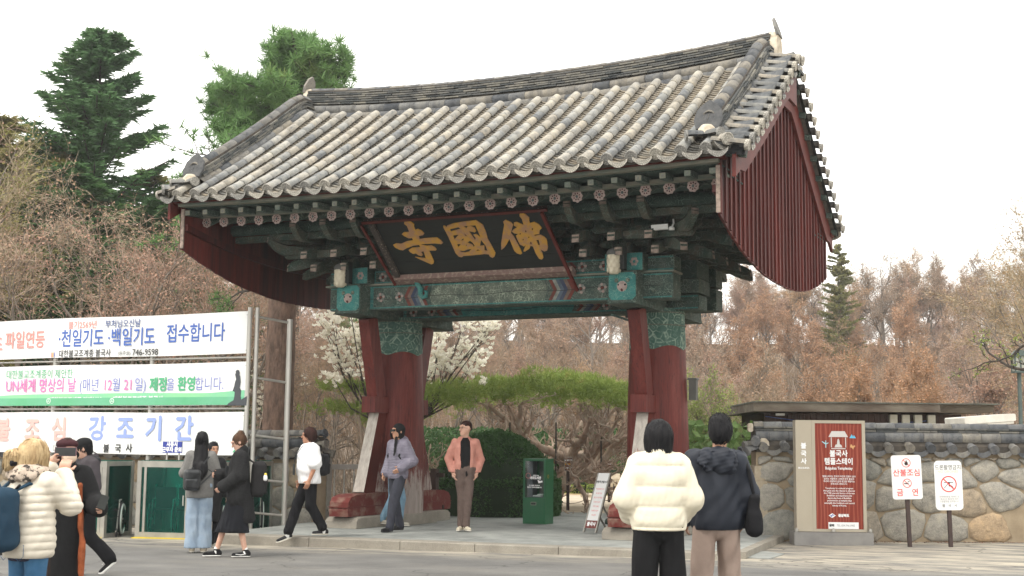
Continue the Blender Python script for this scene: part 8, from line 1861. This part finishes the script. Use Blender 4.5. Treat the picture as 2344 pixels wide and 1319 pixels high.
def korean_pine(seed, H):
    rg = np.random.default_rng(seed); out = [[] for _ in range(4)]; tips = []
    spec = [dict(n=10, wob=.03, up=.05, kids=34, ang=1.1, ratio=.34, taper=.7, **{'from': .30}), dict(n=6, wob=.10, up=.09, kids=7, ang=.7, ratio=.42, **{'from': .2}), dict(n=4, wob=.15, up=.08, kids=4, ang=.6, ratio=.5), dict(n=3, wob=.2, up=.12, kids=0, ang=.5, ratio=.5)]
    grow(rg, (0, 0, -.3), (0.02, 0, 1), H, .26, 0, spec, out, tips); A = []
    for lv in range(4): P0, P1, a, b = zip(*out[lv]); A.append(seg_tubes(P0, P1, np.maximum(a, .012), np.maximum(b, .008), 7 if lv == 0 else 3))
    T = np.array([t[0] for t in tips]); S = np.array([p1 for p0, p1, _, _ in out[3]]); Q = np.concatenate([T, T+rg.normal(0, .06, T.shape), S]); N0, N1 = tufted(Q, 10, .30, rg, 1, .6)
    V, F = slivers(N0, N1, np.full(len(N0), .020), rg); return TreeKind(mesh_np('trunk', *join(A), smooth=True), mesh_np('crown', V, F), H)
kp = korean_pine(51, 13); kp.trunk.materials.append(M_BARKD); kp.crown.materials.append(M_KPINE)
rg = np.random.default_rng(52); p = gp(672, 41); g0 = gz(*p); O = np.array([p[0], p[1], g0]); T = thing('pine_tree', 'full green pine with long needles rising behind the left end of the roof', 'tree', (p[0], p[1], g0)); F3_ = np.array([-math.sin(YAW), math.cos(YAW), 0])
trk = [np.array(at(px, py, 41))-O for px, py in ((672, 1010), (668, 700), (672, 400), (676, 250), (680, 150), (668, 75))]; S_ = [(trk[i], trk[i+1], .26-.045*i, .22-.045*i) for i in range(5)]; Q = []
for bx, by, rx, ry, n_ in [(662, 95, 24, 22, 40), (640, 120, 38, 26, 60), (700, 115, 40, 26, 70), (735, 130, 34, 26, 60), (655, 160, 44, 26, 80), (720, 170, 50, 26, 80), (770, 165, 34, 16, 34), (625, 205, 44, 26, 80), (690, 215, 60, 28, 100), (755, 205, 40, 20, 50), (570, 200, 26, 16, 26), (515, 205, 26, 22, 30), (490, 215, 20, 14, 16), (545, 235, 44, 22, 70), (600, 255, 60, 30, 110), (510, 255, 34, 20, 44), (660, 265, 60, 26, 90), (560, 285, 50, 26, 80), (520, 300, 30, 20, 40), (620, 300, 60, 26, 80), (790, 150, 20, 10, 12), (700, 300, 60, 30, 60), (560, 340, 60, 40, 70), (500, 160, 10, 8, 6), (780, 110, 12, 12, 8)]:
    c = np.array(at(bx, by, 41+rg.uniform(-1.6, 1.6)))-O; q = trk[2]+(trk[4]-trk[2])*min(1, max(0, (320-by)/210)); m_ = (q+c)/2+np.array([0, 0, -.15]); S_ += [(q, m_, .05, .035), (m_, c, .035, .015)]; k_ = 41/FPX
    for _ in range(n_): e = c+np.array(_r)*rg.normal(0, rx*k_*.5)+F3_*rg.normal(0, .5)+np.array([0, 0, rg.normal(0, ry*k_*.5)]); Q.append(e); (rg.random() < .3) and S_.append((m_+(c-m_)*rg.uniform(.3, 1), e, .015, .008))
P0, P1, a, b = zip(*S_); obj('trunk', mesh_np('trunk', *seg_tubes(P0, P1, a, b, 5), smooth=True), T, mats=M_BARKD); N0, N1 = tufted(Q, 34, .34, rg, .8, .45); obj('crown', mesh_np('crown', *slivers(N0, N1, np.full(len(N0), .015), rg)), T, mats=M_KPINE)
plant_tree(kp, gp(880, 48), 10.9, 1.0, (.95, .95, .9), 'pine whose tip just shows above the middle of the ridge', name='pine_tree', wide=.6)
plant_tree(ced, gp(1925, 92), 10.5, 1.0, (.9, .95, .9), 'distant grey green conifer showing beyond the right gable', name='cedar_tree', wide=.5)
# thick pine trunk right of the banner post
m = MB(); p = gp(632, 27); r_ = np.random.default_rng(4); N = 16; V = []; R0 = .33
zs = np.linspace(-.2, 7.6, 26)
for z in zs:
    for j in range(N): a = 2*PI*j/N; V.append((R0*(1-.028*z)*(1+r_.uniform(-.05, .05))*math.cos(a)+.012*z, R0*(1-.028*z)*(1+r_.uniform(-.05, .05))*math.sin(a), z))
m.add(V, [[i*N+j, i*N+(j+1) % N, (i+1)*N+(j+1) % N, (i+1)*N+j] for i in range(25) for j in range(N)], 0, True)
bt_ = thing('pine_tree', 'thick straight pine trunk with plated brown bark right of the steel banner post', 'tree', (*p, gz(*p)-.02)); m.build('trunk', M_BRKB, bt_)
rg = np.random.default_rng(77); out = [[] for _ in range(3)]; tips = []
for k in range(16):
    a = rg.uniform(0, 6.3); grow(rg, (0, 0, rg.uniform(4.4, 7.6)), (math.cos(a), math.sin(a), .1), rg.uniform(1.6, 2.8), .05, 0, [dict(n=5, wob=.12, up=.0, kids=5, ang=.8, ratio=.4), dict(n=3, wob=.15, up=.05, kids=4, ang=.6, ratio=.5), dict(n=2, wob=.1, kids=0, ang=.5, ratio=.5)], out, tips)
A = []; 
for lv in range(3): P0, P1, a, b = zip(*out[lv]); A.append(seg_tubes(P0, P1, np.maximum(a, .01), np.maximum(b, .006), 3))
obj('limbs', mesh_np('limbs', *join(A)), bt_, mats=M_BARKD); N0, N1 = tufted([t[0] for t in tips], 12, .2, rg); obj('needles', mesh_np('needles', *slivers(N0, N1, np.full(len(N0), .011), rg)), bt_, mats=M_KPINE)

# ---- the spreading pine in the court, seen through the gate
def spreading_pine():
    rg = np.random.default_rng(61); base = np.array(at(1248, 1024, 29.5)); base[2] = 0; T = thing('pine_tree', 'low spreading pine with a wide flat green canopy on twisting red limbs', 'tree', (base[0], base[1], -.02)); zc = 2.62
    R3 = np.array(_r); F3 = np.array([-math.sin(YAW), math.cos(YAW), 0]); out = [[] for _ in range(4)]; tips = []
    spec = [dict(n=12, wob=.20, up=.006, kids=7, ang=.75, ratio=.40, taper=.4, **{'from': .15}), dict(n=8, wob=.24, up=.05, kids=5, ang=.75, ratio=.48, **{'from': .2}), dict(n=5, wob=.28, up=.10, kids=4, ang=.7, ratio=.5), dict(n=3, wob=.25, up=.22, kids=0, ang=.6, ratio=.5)]
    # leaning trunk
    tr_pts = [np.array([0, 0, -.2]), R3*.25+np.array([0, 0, .45]), R3*.62+np.array([0, 0, .85]), R3*.55+np.array([0, 0, 1.15]), R3*.35+np.array([0, 0, 1.35])]
    trunk = [(tr_pts[i], tr_pts[i+1], .24-.03*i, .24-.03*(i+1)) for i in range(4)]
    for k in range(17):
        a = 2*PI*(k+rg.uniform(-.2, .2))/17; d = R3*math.cos(a)+F3*math.sin(a)*.75; L = 3.5 if math.cos(a) < 0 else 2.3; L *= rg.uniform(.8, 1.05)
        o = tr_pts[3] if k % 2 else tr_pts[2]; grow(rg, o+d*.05, d+np.array([0, 0, .15]), L, rg.uniform(.08, .13), 0, spec, out, tips)
    A = []
    P0, P1, a, b = zip(*trunk); A.append(seg_tubes(P0, P1, a, b, 10))
    for lv in range(4): P0, P1, a, b = zip(*out[lv]); A.append(seg_tubes(P0, P1, np.maximum(a, .014), np.maximum(b, .010), [8, 6, 4, 3][lv]))
    V, F = join(A)
    lid = lambda x, y: (zc-.30)-.10*np.sqrt((x-.0)**2+y**2)*.55            # keep the limbs under the canopy
    z = V[:, 2]; rr = np.hypot(V[:, 0], V[:, 1]); top = 2.38-.055*rr**1.3; V[:, 2] = np.where(z > top, top+(z-top)*.18, z); V[:, 2] = np.maximum(V[:, 2], np.minimum(z, .9+.12*rr))
    obj('trunk', mesh_np('trunk', V, F, smooth=True), T, mats=M_PINEB)
    n_ = 6500; a = rg.uniform(0, 2*PI, n_); q = np.sqrt(rg.uniform(0, 1, n_)); ex = np.where(np.cos(a) < 0, 4.3, 3.0)*q*np.cos(a)*1.0; ey = 3.1*q*np.sin(a); top = 2.90-.055*np.abs(ex)**1.75-.03*ey**2+.16*np.sin(ex*2.3+ey)*np.cos(ey*1.9)
    C = ex[:, None]*R3+ey[:, None]*F3; lump = np.sin(C[:, 0]*3.1+1)*np.sin(C[:, 1]*2.7)+.5*np.sin(C[:, 0]*6+C[:, 1]*5); C[:, 2] = top+.12*lump-rg.uniform(0, 1, n_)**1.3*(.26+.30*np.clip(lump, 0, 1)); C = C[lump > -.3]
    N0, N1 = tufted(C, 9, .15, rg, .8, .75); obj('needles', mesh_np('needles', *slivers(N0, N1, np.full(len(N0), .0085), rg)), T, mats=M_SPINE)
    for k in range(6):
        x, y = -2.8+k*1.0, -1.2+.3*(k % 3); m = MB(); p = R3*x+F3*y; m.tube([(p[0], p[1], 0), (p[0], p[1], 1.9)], .02, 6); m.build('prop', M_BARKD, T)
spreading_pine()
# smaller pine bough left of the pillar
rg = np.random.default_rng(8); p = at(812, 900, 28); pb = thing('pine_tree', 'small pine with flat green boughs left of the left pillar', 'tree', (p.x, p.y, gz(p.x, p.y)))
n_ = 330; C = np.stack([rg.normal(0, .40, n_), rg.normal(0, .4, n_), np.where(rg.random(n_) < .5, 2.15, 2.6)+rg.normal(0, .07, n_)], 1); N0, N1 = tufted(C, 10, .14, rg, .8, .7); obj('needles', mesh_np('needles', *slivers(N0, N1, np.full(len(N0), .009), rg)), pb, mats=M_SPINE)
m = MB(); m.tube([(.3, 0, -.1), (.25, .05, 1.2), (.1, 0, 2.0), (-.1, 0, 2.5)], [.06, .05, .035, .015], 7); m.tube([(.18, 0, 1.7), (-.2, .1, 1.95), (-.5, .1, 2.05)], [.03, .02, .01], 5); m.build('trunk', M_PINEB, pb)

# ---- white magnolias
def magnolia(px, t, label, blobs, seed, stem_px, extra=None):
    rg = np.random.default_rng(seed); p = gp(stem_px, t); g0 = gz(*p); T = thing('magnolia_tree', label, 'tree', (*p, g0)); O = np.array([p[0], p[1], g0]); A = []; FL = []; trunk_top = np.array(at(stem_px, 960, t))-O
    segs = [(np.array([0, 0, -.1]), trunk_top*np.array([1, 1, .55]), .06, .05), (trunk_top*np.array([1, 1, .55]), trunk_top, .05, .04)]
    for bx, by, rx, ry, n_ in blobs:
        c = np.array(at(bx, by, t+rg.uniform(-.5, .5)))-O; mid = trunk_top*.45+c*.55+rg.normal(0, .08, 3)-np.array([0, 0, .12]); segs += [(trunk_top, mid, .024, .015), (mid, c, .015, .008)]
        k_ = t/FPX
        for _ in range(int(n_*.95)):
            e = c+np.array(_r)*rg.normal(0, rx*k_*.5)+np.array([-math.sin(YAW), math.cos(YAW), 0])*rg.normal(0, .22)+np.array([0, 0, rg.normal(0, ry*k_*.5)]); FL.append(e)
            if rg.random() < .15: segs.append((mid+(c-mid)*rg.uniform(.2, 1), e, .007, .004))
    P0, P1, a, b = zip(*segs); obj('trunk', mesh_np('trunk', *seg_tubes(P0, P1, a, b, 5), smooth=True), T, mats=M_BARKD)
    # each flower: five cupped petals
    FL = np.array(FL); V = []; F = []; n_ = len(FL)
    for j in range(6):
        a = rg.uniform(0, .6, n_)+j*2*PI/6; tl = rg.uniform(.35, 1.0, n_); L = rg.uniform(.07, .105, n_); dx_, dy_ = np.cos(a), np.sin(a); out_ = np.stack([dx_*tl, dy_*tl, np.sqrt(np.maximum(0, 1-tl**2))], 1); sd = np.stack([-dy_, dx_, 0*a], 1); b = FL
        V.append(np.stack([b, b+out_*L[:, None]*.6+sd*L[:, None]*.36, b+out_*L[:, None]+np.array([0, 0, .01]), b+out_*L[:, None]*.6-sd*L[:, None]*.36], 1).reshape(-1, 3))
    V = np.concatenate(V); obj('blossom', mesh_np('blossom', V, np.arange(len(V)).reshape(-1, 4)), T, mats=M_PETAL); return T
magnolia(800, 27.5, 'white magnolia in bloom left of the left pillar', [(760, 735, 30, 22, 46), (800, 700, 26, 16, 20), (790, 770, 45, 26, 60), (825, 790, 25, 30, 40), (765, 800, 26, 26, 44), (790, 830, 34, 22, 44), (765, 870, 26, 18, 34), (830, 745, 24, 24, 26), (800, 855, 30, 14, 22), (745, 760, 14, 26, 16)], 3, 850)
magnolia(1050, 28.5, 'white magnolia in bloom right of the left pillar above the spreading pine', [(1005, 770, 16, 34, 46), (1020, 830, 36, 28, 70), (1060, 800, 26, 24, 44), (1075, 850, 22, 18, 26), (1110, 770, 24, 30, 44), (1060, 745, 44, 16, 40), (1120, 745, 22, 14, 26), (1095, 820, 24, 22, 34), (990, 850, 20, 26, 34), (1000, 815, 20, 24, 40), (1105, 875, 14, 10, 10)], 4, 965)
magnolia(620, 33, 'sparse white magnolia behind the steel banner post', [(590, 830, 26, 40, 30), (596, 900, 22, 50, 34), (690, 880, 14, 30, 6), (615, 950, 20, 30, 16)], 5, 600)

# ---- clipped round hedge, shrubs
def dome(px, pyb, t, rx, h, label, mat, seed, leaf=.035, n_=26000, name='round_hedge', cat='hedge', rough_=.03, group=None):
    rg = np.random.default_rng(seed); p = at(px, pyb, t); z0 = gz(p.x, p.y); T = thing(name, label, cat, (p.x, p.y, z0), 0, group)
    u = rg.normal(size=(n_, 3)); u[:, 2] = np.abs(u[:, 2]); u /= np.linalg.norm(u, axis=1, keepdims=True); e = 1+rough_*np.sin(u[:, 0]*9+seed)*np.sin(u[:, 1]*8)*np.sin(u[:, 2]*7)+rg.normal(0, rough_*.5, n_)
    side = np.clip((u[:, 2])/.5, 0, 1); k = np.where(u[:, 2] < .45, 1/np.sqrt(np.maximum(1e-3, 1-u[:, 2]**2))*.95, 1.0); C = u*e[:, None]; C[:, :2] *= k[:, None]*np.where(u[:, 2] < .45, 1, 1)[:, None]; C = C*np.array([rx, rx*.95, h]); rr = np.hypot(C[:, 0], C[:, 1])/rx; C[:, :2] *= np.where(rr > 1.02, 1.02/rr, 1)[:, None]
    V, F = leaf_tris(C, leaf, rg); obj('leaves', mesh_np('leaves', V, F), T, mats=mat)
    m = MB(); m.lathe([(rx*.93, 0), (rx*.94, h*.3), (rx*.84, h*.55), (rx*.62, h*.77), (rx*.3, h*.92), (0, h*.95)], 24); m.build('shade_core', M('hedge_core', (.010, .022, .007, 1), None, 6, .95), T); return T  # near-black solid core: shade between the leaves put into its colour
dome(1134, 1168, 26.3, 1.36, 1.66, 'large dark green clipped round hedge beyond the platform', M_HEDGE, 3, .045, 42000)
for px, py, t, rx, h, lab in ((1372, 1075, 42, 1.0, 1.15, 'broad olive green clipped shrub behind the small signs'), (1400, 1070, 45, 1.1, 1.5, 'tall olive shrub mound at the back of the court')):
    dome(px, py, t, rx, h, lab, M_BUSH, int(px), .05, 9000, 'shrub', 'shrub', .05)
dome(1330, 1066, 39, .52, .62, 'bright green rounded shrub above the red bench', M_SPRING, 31, .05, 5000, 'shrub', 'shrub', .06); dome(1368, 1074, 38, .36, .38, 'small bright green shrub right of the bench', M_SPRING, 32, .05, 3000, 'shrub', 'shrub', .06)
dome(2325, 975, 33, 1.15, 1.7, 'pale dry shrub mound at the right edge behind the wall', M_DRYB, 33, .07, 16000, 'shrub', 'shrub', .06); dome(2345, 990, 30.5, .62, 1.05, 'bright green low shrub at the right edge above the wall', M_BUSH, 34, .06, 6000, 'shrub', 'shrub', .06)

# ---- spring-green saplings right of the gate, grey forked trees in the court
wil = bare_tree(71, 6, SP_UP, .08, buds=2, bud=.05, tw=.007); wil.trunk.materials.append(M_BARK); wil.crown.materials.append(M_TWIG); wil.crown.materials.append(M_SPRING)
for px, t, H, lab in ((1630, 29, 4.6, 'young tree with yellow green spring leaves beside the right pillar'), (1690, 34, 4.4, 'thin tree with yellow green leaves left of the low building'), (1590, 37, 5.2, 'yellow green leafing tree behind the right pillar')):
    plant_tree(wil, gp(px, t), H, rs.uniform(0, 6), (1, 1, 1), lab, 'young trees in spring leaf', name='leafing_tree')
for px, t, H, lab in ((700, 30, 5.6, 'leaning grey forked tree behind the steel railing'), (790, 31, 5.0, 'grey bare tree between the wall end and the left pillar'), (845, 33, 6.4, 'thin dark bare tree close to the left pillar'), (1345, 47, 6.8, 'grey bare tree at the back of the court behind the shrubs'), (1430, 44, 6.2, 'grey forked tree with peeling bark left of the right pillar'), (1040, 46, 7, 'bare tree above the round hedge far in the court'), (1200, 50, 7.6, 'bare tree at the back of the court over the pine canopy'), (940, 50, 7.5, 'bare tree far behind the left pillar'), (1735, 30, 4.2, 'pale barked bare tree by the left end of the right wall'), (1290, 54, 8, 'slim bare tree at the court edge'), (1110, 56, 8.5, 'bare tree at the centre of the view through the gate')):
    plant_tree(maples[int(px) % 3], gp(px, t), H, px*.37, (.95, .86, .74), lab)
# ---- right: tall fan-shaped tree and the budding branch in front
big = bare_tree(81, 14, [dict(n=6, wob=.06, up=.06, kids=8, ang=.6, ratio=.80, taper=.3, **{'from': .3}), dict(n=7, wob=.09, up=.05, kids=8, ang=.5, ratio=.5), dict(n=5, wob=.12, up=.03, kids=7, ang=.5, ratio=.5), dict(n=4, wob=.16, up=.02, kids=5, ang=.55, ratio=.55), dict(n=3, wob=.2, kids=0, ang=.5, ratio=.5)], .28, buds=1, bud=.07, tw=.012)
big.trunk.materials.append(M_BARK); big.crown.materials.append(M_TWIG); big.crown.materials.append(M_BUD)
plant_tree(big, gp(2385, 40), 12.0, 1.3, (1.0, 1.0, .82), 'tall fan shaped bare tree with fine buds at the right edge', wide=1.1)
rg = np.random.default_rng(91); o = np.array(at(2420, 800, 19.5)); T = thing('quince_tree', 'gnarled branch with tiny green buds reaching in from the right edge', 'tree', (o[0], o[1], gz(o[0], o[1]))); O = np.array([o[0], o[1], gz(o[0], o[1])]); out = [[] for _ in range(3)]; tips = []
spec = [dict(n=14, wob=.22, up=.0, kids=9, ang=.8, ratio=.22, **{'from': .2}), dict(n=5, wob=.3, up=.06, kids=4, ang=.7, ratio=.45), dict(n=2, wob=.2, kids=0, ang=.5, ratio=.5)]
for (sx_, sy_, ex_, ey_, rad) in ((2440, 830, 2190, 770, .035), (2440, 700, 2200, 800, .028), (2440, 640, 2260, 690, .022), (2430, 760, 2215, 735, .028)):
    a, b = np.array(at(sx_, sy_, 19.5)), np.array(at(ex_, ey_, 19.3)); grow(rg, a-O, b-a, np.linalg.norm(b-a), rad, 0, spec, out, tips)
A = [seg_tubes([(0, 0, 0), (.05, 0, 1.5)], [(.05, 0, 1.5), tuple(np.array(at(2440, 830, 19.5))-O)], [.12, .10], [.10, .05], 8), seg_tubes([tuple(np.array(at(2440, 830, 19.5))-O)], [tuple(np.array(at(2440, 640, 19.5))-O)], [.06], [.03], 6)]
for lv in range(3): P0, P1, a, b = zip(*out[lv]); A.append(seg_tubes(P0, P1, np.maximum(a, .005), np.maximum(b, .004), 5))
obj('trunk', mesh_np('trunk', *join(A), smooth=True), T, mats=M_BARKD); C = np.repeat(np.array([t[0] for t in tips]), 5, 0)+rg.normal(0, .012, (len(tips)*5, 3)); obj('buds', mesh_np('buds', *leaf_tris(C, .030, rg)), T, mats=M_SPRING)
# fallen leaves along the wall foot
rg = np.random.default_rng(5); s = rg.uniform(0, 5.9, 700); off = -np.abs(rg.normal(0, .10, 700))-.04; d_ = (Vector((9.2, 3.21))-Vector((3.83, .70))).normalized(); X = 3.83+d_.x*s-d_.y*off*-1*-1; Y = .70+d_.y*s+d_.x*off
C = np.stack([X, Y, ground_z(X, Y)+.028], 1); setp(obj('fallen_leaves', mesh_np('fallen_leaves', *leaf_tris(C, .03, rg, flat=.9)), mats=M('dead_leaf', (.22, .11, .06, 1), (.12, .06, .04, 1), 30)), label='scattered brown leaves along the foot of the right wall', kind='stuff')

# ---- the thin spring haze that pales the far woods
m = MB(); m.box(-260, 200, -70, 300, -2.5, 45); hz_ = m.mesh('haze'); n = NT('air'); n.n.remove(n.b); pv = n.n.new('ShaderNodeVolumePrincipled'); pv.inputs['Color'].default_value = (.93, .94, .95, 1); pv.inputs['Density'].default_value = .0007; pv.inputs['Anisotropy'].default_value = .2
n.link(pv.outputs[0], n.n['Material Output'].inputs['Volume']); hz_.materials.append(n.m); setp(obj('haze', hz_), label='thin pale haze in the air', kind='stuff')
sc.cycles.volume_bounces = 0; sc.cycles.volume_max_steps = 64
